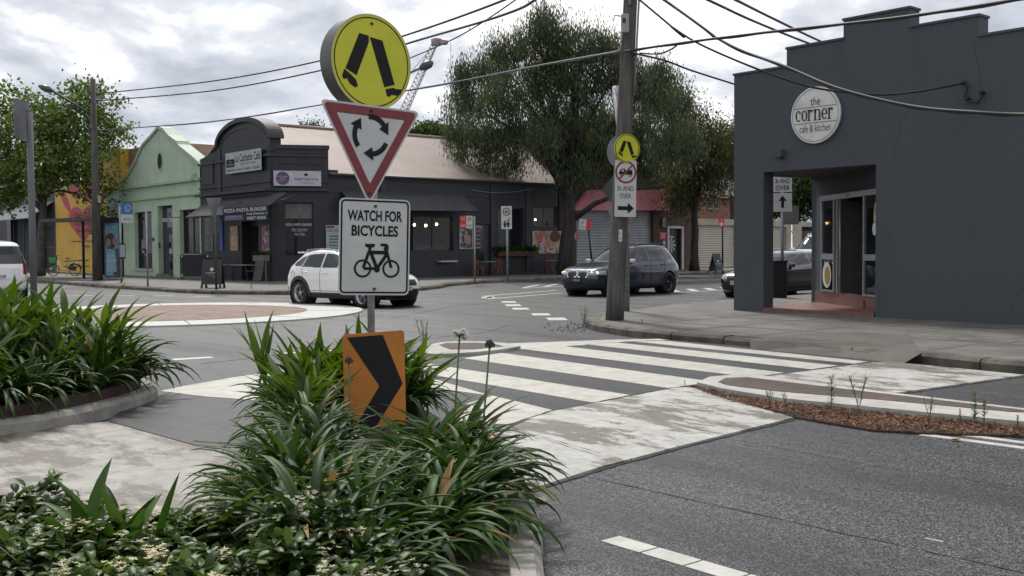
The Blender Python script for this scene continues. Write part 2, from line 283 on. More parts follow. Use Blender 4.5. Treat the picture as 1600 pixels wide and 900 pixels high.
class MB:
    def __init__(s): s.v = []; s.f = []; s.mi = []; s.sm = []; s.mats = []
    def slot(s, m):
        if m not in s.mats: s.mats.append(m)
        return s.mats.index(m)
    def add(s, vs, fs, m, smooth=False):
        o = len(s.v); k = s.slot(m)
        s.v.extend([tuple(p) for p in vs])
        for f in fs: s.f.append(tuple(i+o for i in f)); s.mi.append(k); s.sm.append(smooth)
    def box(s, c, d, m, rz=0.0, bev=0.0):
        c = Vector(c); hx, hy, hz = d[0]/2, d[1]/2, d[2]/2; cs, sn = math.cos(rz), math.sin(rz)
        if bev <= 0:
            vs = [(x, y, z) for x in (-hx, hx) for y in (-hy, hy) for z in (-hz, hz)]
            fs = [(0, 1, 3, 2), (4, 6, 7, 5), (0, 4, 5, 1), (2, 3, 7, 6), (0, 2, 6, 4), (1, 5, 7, 3)]
        else:
            bm = bmesh.new(); bmesh.ops.create_cube(bm, size=1)
            for q in bm.verts: q.co = Vector((q.co.x*d[0], q.co.y*d[1], q.co.z*d[2]))
            bmesh.ops.bevel(bm, geom=bm.edges[:], offset=bev, segments=2, affect='EDGES', profile=0.5)
            bm.verts.ensure_lookup_table(); vs = [tuple(q.co) for q in bm.verts]; fs = [tuple(q.index for q in f.verts) for f in bm.faces]; bm.free()
        s.add([(c.x+x*cs-y*sn, c.y+x*sn+y*cs, c.z+z) for x, y, z in vs], fs, m)
    def tube(s, pts, r, m, seg=8, caps=True, smooth=True, closed=False):
        pts = [Vector(p) for p in pts]; n = len(pts); rs = r if isinstance(r, (list, tuple)) else [r]*n
        vs = []; prev = None
        for i, p in enumerate(pts):
            a = pts[i-1] if (i > 0 or closed) else p; b = pts[(i+1) % n] if (i < n-1 or closed) else p
            t = (b-a).normalized() if (b-a).length > 1e-9 else Vector((0, 0, 1))
            if prev is None:
                q = Vector((0, 0, 1)) if abs(t.z) < 0.9 else Vector((1, 0, 0)); x = t.cross(q).normalized()
            else:
                x = (prev - t*prev.dot(t)); x = x.normalized() if x.length > 1e-6 else t.orthogonal().normalized()
            prev = x; y = t.cross(x)
            for k in range(seg):
                a2 = 2*math.pi*k/seg; vs.append(p + (x*math.cos(a2)+y*math.sin(a2))*rs[i])
        fs = []
        for i in range(n if closed else n-1):
            j = (i+1) % n
            for k in range(seg):
                l = (k+1) % seg; fs.append((i*seg+k, i*seg+l, j*seg+l, j*seg+k))
        if caps and not closed: fs.append(tuple(range(seg-1, -1, -1))); fs.append(tuple((n-1)*seg+k for k in range(seg)))
        s.add(vs, fs, m, smooth)
    def prism(s, pts, d, m, mside=None):
        pts = [Vector(p) for p in pts]; d = Vector(d); n = len(pts)
        nn = Vector((0, 0, 0))
        for i in range(n): nn += pts[i].cross(pts[(i+1) % n])
        if nn.dot(d) > 0: pts = pts[::-1]
        vs = pts + [p+d for p in pts]
        s.add(vs, [tuple(range(n)), tuple(range(2*n-1, n-1, -1))], m)
        s.add(vs, [(i, i+n, (i+1) % n+n, (i+1) % n) for i in range(n)], mside or m)
    def sheet(s, pts2, z, m): s.add([(p[0], p[1], z) for p in pts2], [tuple(range(len(pts2)))] if _area(pts2) > 0 else [tuple(range(len(pts2)-1, -1, -1))], m)
    def slab(s, pts2, z0, z1, m, mside=None): s.prism([(p[0], p[1], z1) for p in pts2], (0, 0, z0-z1), m, mside)
    # drawing on a plane
    def prect(s, pl, u0, v0, u1, v1, o, t, m): s.ppoly(pl, [(u0, v0), (u1, v0), (u1, v1), (u0, v1)], o, t, m)
    def ppoly(s, pl, pts, o, t, m):
        if t <= 0:
            if _area(pts) < 0: pts = pts[::-1]
            s.add([pl.P(a, b, o) for a, b in pts], [tuple(range(len(pts)))], m)
        else: s.prism([pl.P(a, b, o+t) for a, b in pts], -pl.n*t, m)
    def pellipse(s, pl, u, v, ru, rv, o, t, m, seg=40, a0=0): s.ppoly(pl, [(u+ru*math.cos(a0+2*math.pi*i/seg), v+rv*math.sin(a0+2*math.pi*i/seg)) for i in range(seg)], o, t, m)
    def pring(s, pl, u, v, r, w, o, m, seg=40, a0=0.0, a1=None, ry=None):
        full = a1 is None; a1 = a0+2*math.pi if full else a1; ry = ry or r; vs = []; fs = []
        for i in range(seg+1):
            a = a0+(a1-a0)*i/seg
            vs += [pl.P(u+(r-w/2)*math.cos(a), v+(ry-w/2)*math.sin(a), o), pl.P(u+(r+w/2)*math.cos(a), v+(ry+w/2)*math.sin(a), o)]
        for i in range(seg): fs.append((2*i, 2*i+1, 2*i+3, 2*i+2))
        s.add(vs, fs, m)
    def pline(s, pl, pts, w, o, m):
        for (a, b), (c, d) in zip(pts[:-1], pts[1:]):
            dx, dy = c-a, d-b; l = math.hypot(dx, dy) or 1; nx, ny = -dy/l*w/2, dx/l*w/2
            s.add([pl.P(a-nx, b-ny, o), pl.P(c-nx, d-ny, o), pl.P(c+nx, d+ny, o), pl.P(a+nx, b+ny, o)], [(0, 1, 2, 3)], m)
    def ptext(s, pl, txt, u0, v0, u1, v1, o, m, bold=0.0, shear=0.0):
        v, f = text_geo(txt, bold)
        if len(v) == 0: return
        a, b = v.min(0), v.max(0); q = (v-a)/np.maximum(b-a, 1e-6)
        s.add([pl.P(u0+x*(u1-u0)+shear*y*(v1-v0), v0+y*(v1-v0), o) for x, y in q], f, m)
    def wall(s, pl, u0, u1, v0, v1, holes, depth, m, mrev=None):
        us = sorted({u0, u1, *[h[0] for h in holes], *[h[2] for h in holes]}); vs_ = sorted({v0, v1, *[h[1] for h in holes], *[h[3] for h in holes]})
        for a, b in zip(us[:-1], us[1:]):
            for c, d in zip(vs_[:-1], vs_[1:]):
                mu, mv = (a+b)/2, (c+d)/2
                if any(h[0] < mu < h[2] and h[1] < mv < h[3] for h in holes): continue
                s.add([pl.P(a, c), pl.P(b, c), pl.P(b, d), pl.P(a, d)], [(0, 1, 2, 3)], m)
        for h in holes:
            A = [(h[0], h[1]), (h[2], h[1]), (h[2], h[3]), (h[0], h[3])]
            for i in range(4):
                p, q = A[i], A[(i+1) % 4]
                s.add([pl.P(*q), pl.P(*p), pl.P(*p, -depth), pl.P(*q, -depth)], [(0, 1, 2, 3)], mrev or m)
    def lathe(s, prof, c, m, axis='Z', seg=32, smooth=True):
        vs = []; n = len(prof); c = Vector(c)
        for i in range(seg):
            a = 2*math.pi*i/seg
            for r, h in prof:
                x, y = r*math.cos(a), r*math.sin(a)
                vs.append(c + (Vector((x, y, h)) if axis == 'Z' else Vector((x, h, y)) if axis == 'Y' else Vector((h, x, y))))
        fs = [(i*n+k, ((i+1) % seg)*n+k, ((i+1) % seg)*n+k+1, i*n+k+1) for i in range(seg) for k in range(n-1)]
        s.add(vs, fs, m, smooth)
    def build(s, name, parent=None, world=True):
        me = bpy.data.meshes.new(name)
        off = Vector(parent.get('_w', (0, 0, 0))) if (parent is not None and world) else Vector((0, 0, 0))
        me.from_pydata([(p[0]-off[0], p[1]-off[1], p[2]-off[2]) for p in s.v], [], s.f)
        for m in s.mats: me.materials.append(m)
        if s.f:
            me.polygons.foreach_set('material_index', s.mi); me.polygons.foreach_set('use_smooth', s.sm)
        me.update()
        o = bpy.data.objects.new(name, me); COL.objects.link(o)
        if parent is not None:
            o.parent = parent
            if world: o['_w'] = tuple(off)
        return o
def _area(p): return sum(p[i][0]*p[(i+1) % len(p)][1]-p[(i+1) % len(p)][0]*p[i][1] for i in range(len(p)))
def npmesh(name, verts, quads, mats, midx=None, parent=None, smooth=False, world=True):
    verts = np.asarray(verts, dtype=np.float32)
    if parent is not None and world: verts = verts - np.array(parent.get('_w', (0, 0, 0)), dtype=np.float32)
    me = bpy.data.meshes.new(name); me.vertices.add(len(verts)); me.vertices.foreach_set('co', verts.ravel())
    k = quads.shape[1]; me.loops.add(quads.size); me.polygons.add(len(quads))
    me.loops.foreach_set('vertex_index', quads.astype(np.int32).ravel())
    me.polygons.foreach_set('loop_start', np.arange(0, quads.size, k, dtype=np.int32)); me.polygons.foreach_set('loop_total', np.full(len(quads), k, dtype=np.int32))
    for m in mats: me.materials.append(m)
    if midx is not None: me.polygons.foreach_set('material_index', np.asarray(midx, dtype=np.int32))
    if smooth: me.polygons.foreach_set('use_smooth', np.ones(len(quads), dtype=bool))
    me.update(calc_edges=True)
    o = bpy.data.objects.new(name, me); COL.objects.link(o)
    if parent is not None: o.parent = parent
    return o
def tag(o, label, cat, group=None):
    o['label'] = label; o['category'] = cat
    if group: o['group'] = group
    return o
def struct(o, label=None):
    o['kind'] = 'structure'
    if label: o['label'] = label
    return o
def thing(name, label, cat, loc=(0, 0, 0), group=None, rz=0.0):
    o = bpy.data.objects.new(name, None); o.empty_display_size = 0.2; COL.objects.link(o); o.location = loc; o.rotation_euler = (0, 0, rz)
    o['_w'] = tuple(loc); tag(o, label, cat, group); return o
def copy_tree(o, loc=None, rz=None, scale=None, label=None, parent=None):
    c = o.copy(); COL.objects.link(c); c.parent = parent
    if loc is not None: c.location = loc
    if rz is not None: c.rotation_euler = (0, 0, rz)
    if scale is not None: c.scale = scale
    if label: c['label'] = label
    for ch in list(o.children): copy_tree(ch, parent=c)
    return c
def inside(p, poly):
    x, y = p; r = False; n = len(poly)
    for i in range(n):
        a, b = poly[i], poly[(i+1) % n]
        if (a[1] > y) != (b[1] > y) and x < (b[0]-a[0])*(y-a[1])/(b[1]-a[1])+a[0]: r = not r
    return r
def smoothpoly(pts, n=5):
    """closed Catmull-Rom through pts"""
    out = []; k = len(pts)
    for i in range(k):
        p0, p1, p2, p3 = [Vector((*pts[(i+j-1) % k], 0)) for j in range(4)]
        for t in range(n):
            t /= n; q = 0.5*((2*p1)+(-p0+p2)*t+(2*p0-5*p1+4*p2-p3)*t*t+(-p0+3*p1-3*p2+p3)*t**3); out.append((q.x, q.y))
    return out
def offset_poly(pts, d):
    """moves each vertex inwards (counter-clockwise polygon) by d"""
    if _area(pts) < 0: pts = pts[::-1]
    n = len(pts); out = []
    for i in range(n):
        a, b, c = Vector(pts[i-1]), Vector(pts[i]), Vector(pts[(i+1) % n])
        t = (c-a).normalized(); out.append((b.x - t.y*d, b.y + t.x*d))
    return out

# common materials
ASPH = asphalt('asphalt_road', (0.010, 0.011, 0.012), (0.20, 0.205, 0.215), 0.44, spec=0.36)
ASPD = asphalt('asphalt_dark', (0.006, 0.007, 0.008), (0.12, 0.125, 0.132), 0.42, spec=0.4)
CONC = M('concrete_path', (0.078, 0.074, 0.068), col2=(0.145, 0.138, 0.125), vscale=1.3, bump=0.3, bscale=60, rough=0.72, dirt=0.3)
CONCD = M('concrete_dark', (0.10, 0.096, 0.088), col2=(0.17, 0.16, 0.145), vscale=1.6, bump=0.4, bscale=50, rough=0.75, dirt=0.35)
KERB = M('kerb_stone', (0.055, 0.048, 0.038), col2=(0.16, 0.142, 0.115), vscale=2.2, bump=0.9, bscale=14, rough=0.85, dirt=0.4)
WPAINT = worn('road_paint', (0.50, 0.495, 0.46), (0.09, 0.09, 0.09), 0.22, 0.33, 6, dirt=0.3)
ZEBRA = worn('zebra_paint', (0.47, 0.455, 0.405), (0.2, 0.19, 0.17), 0.22, 0.34, 3, dirt=0.32)
WORN = worn('worn_paint_concrete', (0.44, 0.435, 0.41), (0.16, 0.14, 0.115), 0.475, 0.51, 0.9, stretch=(1.9, 0.7, 1), dirt=0.3)
WORN2 = worn('worn_paint_path', (0.30, 0.288, 0.262), (0.13, 0.112, 0.092), 0.45, 0.52, 1.1, stretch=(1.6, 0.7, 1), dirt=0.4)
GALV = M('galvanised_steel', (0.20, 0.21, 0.22), col2=(0.33, 0.34, 0.35), vscale=14, rough=0.5, metal=0.5)
BLACK = M('black_paint', (0.012, 0.012, 0.013), rough=0.4)
SIGNW = M('sign_white', (0.45, 0.455, 0.45), col2=(0.52, 0.525, 0.515), vscale=5, rough=0.42, dirt=0.12)
SIGNK = M('sign_black', (0.008, 0.009, 0.011), rough=0.6, spec=.25)
SIGNR = M('sign_red', (0.16, 0.020, 0.024), col2=(0.20, 0.026, 0.03), vscale=4, rough=0.45)
SIGNRB = M('sign_bright_red', (0.5, 0.03, 0.03), rough=0.45)
SIGNY = M('sign_yellow', (0.50, 0.50, 0.012), col2=(0.58, 0.57, 0.02), vscale=3, rough=0.4, dirt=0.1)
SIGNB = M('sign_back', (0.16, 0.165, 0.17), rough=0.5, metal=0.3)
ORANGE = M('sign_orange', (0.40, 0.135, 0.008), col2=(0.47, 0.17, 0.015), vscale=3, rough=0.5, dirt=0.15)
DKGREY = M('dark_render', (0.014, 0.016, 0.021), col2=(0.021, 0.023, 0.029), vscale=0.8, bump=0.15, bscale=30, rough=0.62, dirt=0.2)
INTER = M('dark_interior', (0.006, 0.006, 0.007), rough=0.9)
GLASS = glassmat('window_glass', see=0.45)
WIRE = M('cable_black', (0.012, 0.012, 0.013), rough=0.6)
GREENR = M('green_render', (0.39, 0.49, 0.36), col2=(0.46, 0.56, 0.425), vscale=0.7, bump=0.15, bscale=25, rough=0.75, dirt=0.18)
# ------------------------------------------------------------------ ground
def xy(p): return (p[0], p[1])
b = MB(); b.add([(-700, -700, 0), (900, -700, 0), (900, 900, 0), (-700, 900, 0)], [(0, 1, 2, 3)], ASPH)
struct(b.build('road'), 'wet grey asphalt road of the intersection')

KERB_R = [(13.3, -20), (13.2, 1), (13.05, 5.0), (13.03, 6.2), (13.22, 7.1), (13.33, 8.2), (13.43, 9.7), (13.5, 10.6), (13.5, 11.7), (13.68, 12.9), (14.1, 14.1), (14.66, 14.95), (15.7, 15.9), (17.2, 16.7), (19.2, 17.4), (21.8, 17.9), (25, 18.2), (90, 18.4)]
def footpath(name, kerbline, rest, label):
    """path slab at +0.15 with a separate run of kerb stones 0.28 wide along its open edge"""
    poly = kerbline + rest; sgn = 1 if _area(poly) > 0 else -1
    ins = []
    for i, p in enumerate(kerbline):
        a = Vector(kerbline[max(i-1, 0)]); c = Vector(kerbline[min(i+1, len(kerbline)-1)]); t = (c-a).normalized()
        ins.append((p[0]-t.y*0.28*sgn, p[1]+t.x*0.28*sgn))
    b = MB(); b.slab(ins+rest, -0.05, 0.15, CONC); struct(b.build(name), label)
    # kerb stones of about a metre with rough joints
    kb = MB(); P = [Vector((*p, 0)) for p in kerbline]; Q = [Vector((*p, 0)) for p in ins]
    for i in range(len(P)-1):
        L_ = (P[i+1]-P[i]).length; n = max(1, min(30, round(L_/1.05)))
        for k in range(n):
            g_ = 0.012/ max(L_/n, 0.1); t0, t1 = (k+g_)/n, (k+1-g_)/n
            o0, o1 = P[i].lerp(P[i+1], t0), P[i].lerp(P[i+1], t1); i0, i1 = Q[i].lerp(Q[i+1], t0), Q[i].lerp(Q[i+1], t1)
            z = 0.152+random.uniform(-.012, .01); lo = random.uniform(0.0, 0.02)
            e0 = o0.lerp(i0, 0.18); e1 = o1.lerp(i1, 0.18)
            vs = [(*xy(o0), -.02), (*xy(o1), -.02), (*xy(o0.lerp(i0, lo)), z-.045), (*xy(o1.lerp(i1, lo)), z-.045), (*xy(e0), z), (*xy(e1), z), (*xy(i0), z), (*xy(i1), z), (*xy(i0), -.02), (*xy(i1), -.02)]
            f = [(0, 1, 3, 2), (2, 3, 5, 4), (4, 5, 7, 6), (6, 7, 9, 8), (0, 2, 4, 6, 8), (1, 9, 7, 5, 3)]
            if sgn < 0: f = [q[::-1] for q in f]
            kb.add(vs, [q[::-1] for q in f] if sgn > 0 else f, KERB)
    struct(kb.build('kerb'), 'weathered stone kerb')
footpath('footpath', KERB_R, [(90, 17.9), (90, -20)], 'grey concrete footpath in front of the dark cafe')
kl = [G(x, y, 0) for x, y in ((20, 438), (58, 441), (150, 449), (284, 458), (330, 460), (447, 461))]
KERB_L = [(22.0, 140), (21.9, 90)] + [xy(p) for p in kl] + [(18.6, 31.9), (20.0, 31.2), (22.2, 31.7), (24.6, 33.3), (26.7, 35.2), (29.5, 36.7), (33, 37.7), (38, 38.2), (90, 38.4)]
footpath('footpath', KERB_L, [(90, 140)], 'grey concrete footpath round the black corner cafe')
# paving joints, darker driveway crossover, pit lids
b = MB()
for yy in np.arange(1.0, 14.5, 1.55): b.box((16.45, yy, 0.1525), (5.5, 0.018, 0.003), CONCD)
for xx in (15.3, 17.3): b.box((xx, 2, 0.1527), (0.016, 24, 0.003), CONCD)
struct(b.build('footpath_joints'))
b = MB(); Dv = [(13.45, 9.75), (14.55, 9.96), (15.64, 9.47), (15.67, 8.59), (13.28, 7.12), (12.95, 7.3), (13.1, 9.6)]
b.add([(13.2, 9.85, .158), (14.55, 9.96, .160), (15.64, 9.47, .162), (15.67, 8.59, .162), (13.15, 7.05, .158), (12.92, 7.2, .012), (13.02, 9.7, .012), (13.6, 8.5, .16)],
      [(0, 7, 1), (1, 7, 2), (2, 7, 3), (3, 7, 4), (4, 7, 5), (5, 7, 6), (6, 7, 0)], M('driveway_concrete', (0.06, 0.055, 0.048), col2=(0.11, 0.10, 0.088), vscale=2, bump=0.5, bscale=45, rough=0.8))
struct(b.build('driveway_crossover'))
b = MB(); c0 = G(1540, 532, .15); b.box((c0.x, c0.y, .153), (0.5, 0.9, .006), CONCD, bev=.002); b.box((c0.x, c0.y, .157), (0.42, 0.8, .004), KERB)
struct(b.build('pit_lid'))
# left path across the median, pale worn concrete
TZ = 0.035
b = MB(); b.slab([(2.35, 9.7), (3.0, 9.8), (3.62, 9.66), (3.52, 8.3), (3.9, 7.6), (4.6, 6.0), (3.8, 4.8), (2.0, 4.0), (-1.5, 6.0), (-1.5, 10.5)], -.02, TZ-.006, WORN2); struct(b.build('median_path'))
# raised crossing table
XT = [(5.97, 7.05), (6.8, 7.37), (8.83, 7.64), (10.2, 7.55), (12.94, 7.47), (13.1, 8.5), (13.4, 10.3), (13.4, 11.9), (12.6, 12.35), (10.9, 13.0), (9.2, 12.6), (7.9, 12.7), (6.0, 12.0), (5.7, 11.8), (4.85, 11.6), (3.9, 10.6), (3.4, 9.7), (3.5, 8.0), (4.6, 6.3)]
b = MB(); b.slab(XT, -.02, TZ, ASPD); struct(b.build('raised_crossing'), 'raised asphalt crossing table')
b = MB(); z = TZ+.004
Z_ = lambda pts: b.slab(pts, TZ-.002, z, ZEBRA)
Z_([(5.97, 7.05), (6.8, 7.37), (7.01, 8.54), (6.3, 8.2), (5.7, 7.4)])
Z_([(7.43, 7.45), (8.1, 7.57), (8.33, 11.6), (7.66, 10.98)])
Z_([(8.81, 7.66), (9.6, 7.66), (9.98, 11.94), (9.1, 11.74)])
Z_([(10.25, 7.62), (10.9, 7.62), (11.36, 12.05), (10.58, 12.08)])
Z_([(11.45, 7.6), (12.05, 7.6), (12.41, 11.89), (11.83, 12.03)])
Z_([(12.4, 7.58), (12.75, 7.58), (13.2, 11.5), (12.75, 11.85)])
Z_([(10.92, 13.1), (10.0, 13.0), (9.85, 12.6), (10.6, 12.1), (12.75, 11.9), (13.35, 11.6), (13.42, 11.9), (12.6, 12.4)])
Z_([(7.0, 8.56), (7.6, 10.93), (8.3, 11.62), (8.85, 12.2), (9.0, 12.55), (7.9, 12.65), (5.72, 11.95), (4.95, 11.6), (4.55, 11.36), (4.73, 10.62), (5.0, 10.0), (5.9, 10.9), (6.8, 10.9)])
struct(b.build('crossing_markings'), 'white zebra stripes')
# approach ramps in worn white paint, with slab edges
b = MB(); b.prism([(4.5, 5.12, .018), (5.37, 5.31, .018), (6.46, 5.45, .018), (8.22, 5.64, .018), (8.72, 6.94, .036), (9.05, 7.55, .04), (8.83, 7.63, .041), (6.8, 7.36, .041), (5.97, 7.04, .041), (4.7, 6.6, .041)], (0, 0, -.06), WORN)
b.prism([(9.97, 5.89, .018), (12.95, 5.60, .018), (12.95, 7.46, .041), (10.2, 7.56, .041)], (0, 0, -.06), WORN)
struct(b.build('crossing_ramps'), 'worn white ramps of the crossing')
DK = M('joint_dark', (0.03, 0.028, 0.025), rough=0.9)
b = MB()
def crack(pts, z, w):
    pts = [Vector(p) for p in pts]; run = []
    for a, c in zip(pts[:-1], pts[1:]):
        n = max(2, int((c-a).length/0.12))
        for k in range(n): run.append(a.lerp(c, k/n)+Vector((random.uniform(-.008, .008), random.uniform(-.008, .008))))
    run.append(pts[-1])
    for p, q in zip(run[:-1], run[1:]):
        t = (q-p).normalized(); n_ = Vector((-t.y, t.x))*w/2*random.uniform(.5, 1.3)
        b.sheet([tuple(p-n_), tuple(q-n_), tuple(q+n_), tuple(p+n_)], z, DK)
crack([(4.5, 5.1), (5.37, 5.29), (6.46, 5.43), (8.22, 5.62)], .006, .035)
crack([(5.97, 7.03), (6.8, 7.35), (8.83, 7.63)], .046, .022)
crack([(9.97, 5.87), (12.95, 5.58)], .006, .03); crack([(10.2, 7.57), (12.94, 7.48)], .046, .02)
crack([(5.88, 6.9), (5.72, 6.24), (5.61, 5.55)], .046, .012)
crack([(9.95, 5.9), (10.2, 7.5)], .044, .02)
crack([(3.55, 8.2), (4.2, 7.0)], .042, .02)
struct(b.build('crossing_joints'))
# lane paint
b = MB(); R4 = .005
def paint(pts, m=WPAINT, z=R4): b.slab(pts, -.002, z, m)
def pband(p, q, w):
    p, q = Vector(p), Vector(q); t = (q-p).normalized(); n_ = Vector((-t.y, t.x))*w/2
    paint([tuple(p-n_), tuple(q-n_), tuple(q+n_), tuple(p+n_)])
for k in range(7):
    y1 = 3.99-k*0.30; pband((4.10-.006*k, y1), (4.095-.006*k, y1-0.285), 0.145)
pband((8.33, 4.45), (8.40, 2.2), .1); pband((8.56, 4.25), (8.62, 2.2), .1)
pband((6.02, 14.85), (6.70, 14.73), .22); pband((7.45, 14.6), (9.0, 14.2), .16)
for p, q in (((11.6, 38.65), (12.91, 37.99)), ((13.21, 37.3), (13.92, 36.82)), ((14.28, 36.0), (14.77, 35.4)), ((15.0, 34.4), (15.48, 33.76)), ((8.0, 37.5), (9.0, 34.5)), ((10.4, 44), (12.2, 40.5)), ((11.5, 52), (12.5, 46)), ((13.2, 60), (14.2, 52))): pband(p, q, .2)
for p in ((21.35, 26.2), (19.97, 23.54), (17.96, 20.7), (16.78, 18.6), (15.95, 17.15), (18.9, 22.1)): pband((p[0]-.25, p[1]-.33), (p[0]+.25, p[1]+.33), .42)
pband((21.78, 26.98), (26.58, 28.6), .16); pband((20.69, 25.4), (25.2, 26.8), .16); pband((21.9, 26.9), (20.9, 25.5), .16)
for k in range(6): pband((27.5+k*1.3, 31.5+k*.2), (30.0+k*1.3, 33.4+k*.2), .22)
pband((27.0, 31.0), (35.5, 32.4), .14)
for k in range(4): pband((28.4+k*1.0, 24.3), (29.7+k*1.0, 25.7), .28)
pband((27.5, 23.9), (33.5, 24.2), .14); pband((31.0, 22.4), (36, 22.9), .16); pband((28.7, 22.3), (30.7, 22.5), .14)
for y_ in (2.85,): pband((5.38, y_), (5.385, y_-.10), .014)
struct(b.build('road_markings'), 'white painted lane lines')

b = MB()      # sealed seams and hairline cracks in the carriageway
crack([(5.1, 5.2), (5.15, 3.0), (5.25, -1)], .003, .012); crack([(7.0, 5.4), (6.9, 4.0), (7.05, 2.2), (7.0, 0)], .003, .008)
crack([(6.2, 14), (9.5, 14.8), (12.5, 15.4), (14.0, 16.5)], .003, .03); crack([(13.5, 20), (17.5, 23), (21, 24.2)], .003, .04); crack([(12.9, 5.5), (12.8, 2), (12.9, -3)], .003, .02)
struct(b.build('road_cracks'))
# roundabout
b = MB(); cx, cy = 10.6, 25.6
def circ(r, n=72): return [(cx+r*math.cos(2*math.pi*i/n), cy+r*math.sin(2*math.pi*i/n)) for i in range(n)]
RAP = worn('apron_paint', (0.46, 0.46, 0.44), (0.25, 0.24, 0.22), 0.3, 0.4, 2.0, dirt=0.25)
b.slab(circ(4.75), -.02, .035, RAP); struct(b.build('roundabout_apron'), 'low white concrete ring of the roundabout')
b = MB(); RB = brick('island_brick', (0.17, 0.115, 0.088), (0.24, 0.165, 0.125), (0.18, 0.15, 0.125), bw=0.23, bh=0.115, flat=True, rot=0.6)
A, B_ = circ(3.35), circ(2.2); n = 72
b.add([(x, y, .04) for x, y in A]+[(x, y, .11) for x, y in B_]+[(cx, cy, .15)], [(i, (i+1) % n, n+(i+1) % n, n+i) for i in range(n)]+[(n+i, n+(i+1) % n, 2*n) for i in range(n)], RB)
struct(b.build('roundabout_centre'), 'brick paved dome of the roundabout')
b = MB()
for k in range(10):
    a = 2*math.pi*k/10; b.box((cx+4.05*math.cos(a), cy+4.05*math.sin(a), .036), (1.35, .02, .004), DK, rz=a)
struct(b.build('roundabout_joints'))

# small island at the far end of the crossing
IC = M('island_kerb', (0.30, 0.29, 0.26), col2=(0.44, 0.43, 0.395), vscale=3, bump=.3, rough=.7, dirt=.3)
PAV = brick('paver_brown', (0.06, 0.04, 0.033), (0.095, 0.066, 0.054), (0.045, 0.036, 0.03), bw=0.22, bh=0.11, flat=True, rot=0.1)
so_ = [(8.84, 12.2), (9.53, 11.95), (10.5, 12.15), (10.72, 12.6), (10.66, 13.25), (10.25, 13.6), (9.6, 13.3), (9.0, 12.65)]
b = MB(); b.slab(smoothpoly(so_, 4), 0, .085, IC); o = b.build('traffic_island'); tag(o, 'small pale concrete traffic island with brown pavers between the flower stems and the zebra crossing', 'traffic island')
b = MB(); b.slab([(9.45, 12.5), (9.7, 12.25), (10.35, 12.33), (10.48, 12.7), (10.42, 13.1), (10.05, 13.4), (9.75, 13.2)], .05, .089, PAV); b.build('paving', o, world=False)
# long island on the right
WK = worn('island_paint', (0.46, 0.45, 0.41), (0.22, 0.2, 0.165), 0.25, 0.36, 3, dirt=.3)
lo_ = [(9.24, 7.62), (9.75, 7.85), (10.15, 7.75), (10.28, 7.4), (10.05, 5.9), (9.95, 4.3), (9.85, -12), (9.25, -12), (9.2, 4.0), (9.02, 5.24), (8.88, 6.24), (9.03, 7.1)]
b = MB(); b.slab(lo_, 0, .07, WK); lo2 = b.build('traffic_island'); tag(lo2, 'long narrow traffic island with white kerbs and brown brick strip right of the crossing', 'traffic island')
b = MB(); b.slab([(9.26, 7.2), (9.4, 7.45), (9.75, 7.62), (10.0, 7.5), (9.9, 5.9), (9.84, 4.3), (9.76, 4.1), (9.64, 4.3), (9.47, 5.49), (9.24, 6.6)], .05, .074, PAV); b.build('paving', lo2, world=False)

# leaf litter mulch in the gutter beside it
ml = [(9.05, 7.75), (8.85, 7.3), (8.55, 6.6), (8.3, 5.9), (8.2, 5.3), (8.15, 4.8), (8.35, 4.4), (8.75, 3.9), (8.95, 3.0), (9.2, 1.0), (9.22, 4.0), (9.03, 5.24), (8.89, 6.24), (9.0, 7.0), (9.22, 7.6)]
MU = M('mulch', (0.025, 0.016, 0.011), col2=(0.085, 0.048, 0.03), vscale=30, bump=1, bscale=60, rough=.9)
b = MB(); b.slab(ml, 0, .02, MU)
o = b.build('leaf_litter'); o['kind'] = 'stuff'; o['label'] = 'rusty brown leaf litter along the island kerb'
MUC = leafmat('litter_chips', [(0.03, 0.018, 0.012), (0.11, 0.045, 0.026), (0.17, 0.08, 0.045), (0.26, 0.18, 0.12)], .8, .05)
vs = []; qs = []
while len(vs) < 4*7000:
    x, y = rng.uniform(8.1, 9.3), rng.uniform(1.0, 7.8)
    if not inside((x, y), ml): continue
    l = rng.uniform(.008, .03); wd = rng.uniform(.003, .009); a = rng.uniform(0, 6.3); z = rng.uniform(.02, .045); tl = rng.uniform(-.5, .5)*l
    ca, sa = math.cos(a), math.sin(a); k = len(vs)
    vs += [(x-ca*l, y-sa*l, z-tl), (x-sa*wd, y+ca*wd, z), (x+ca*l, y+sa*l, z+tl), (x+sa*wd, y-ca*wd, z+.004)]; qs.append((k, k+1, k+2, k+3))
npmesh('litter_chips', vs, np.array(qs), [MUC], parent=o, world=False)
b = MB()   # spilled gravel at the utility pole corner
for _ in range(150):
    p = G(rng.normal(900, 22), rng.normal(512, 4), 0); s_ = rng.uniform(.006, .02); b.box((p.x, p.y, s_/2), (s_, s_*1.4, s_), KERB, rz=rng.uniform(0, 3))
o = b.build('gravel'); o['kind'] = 'stuff'

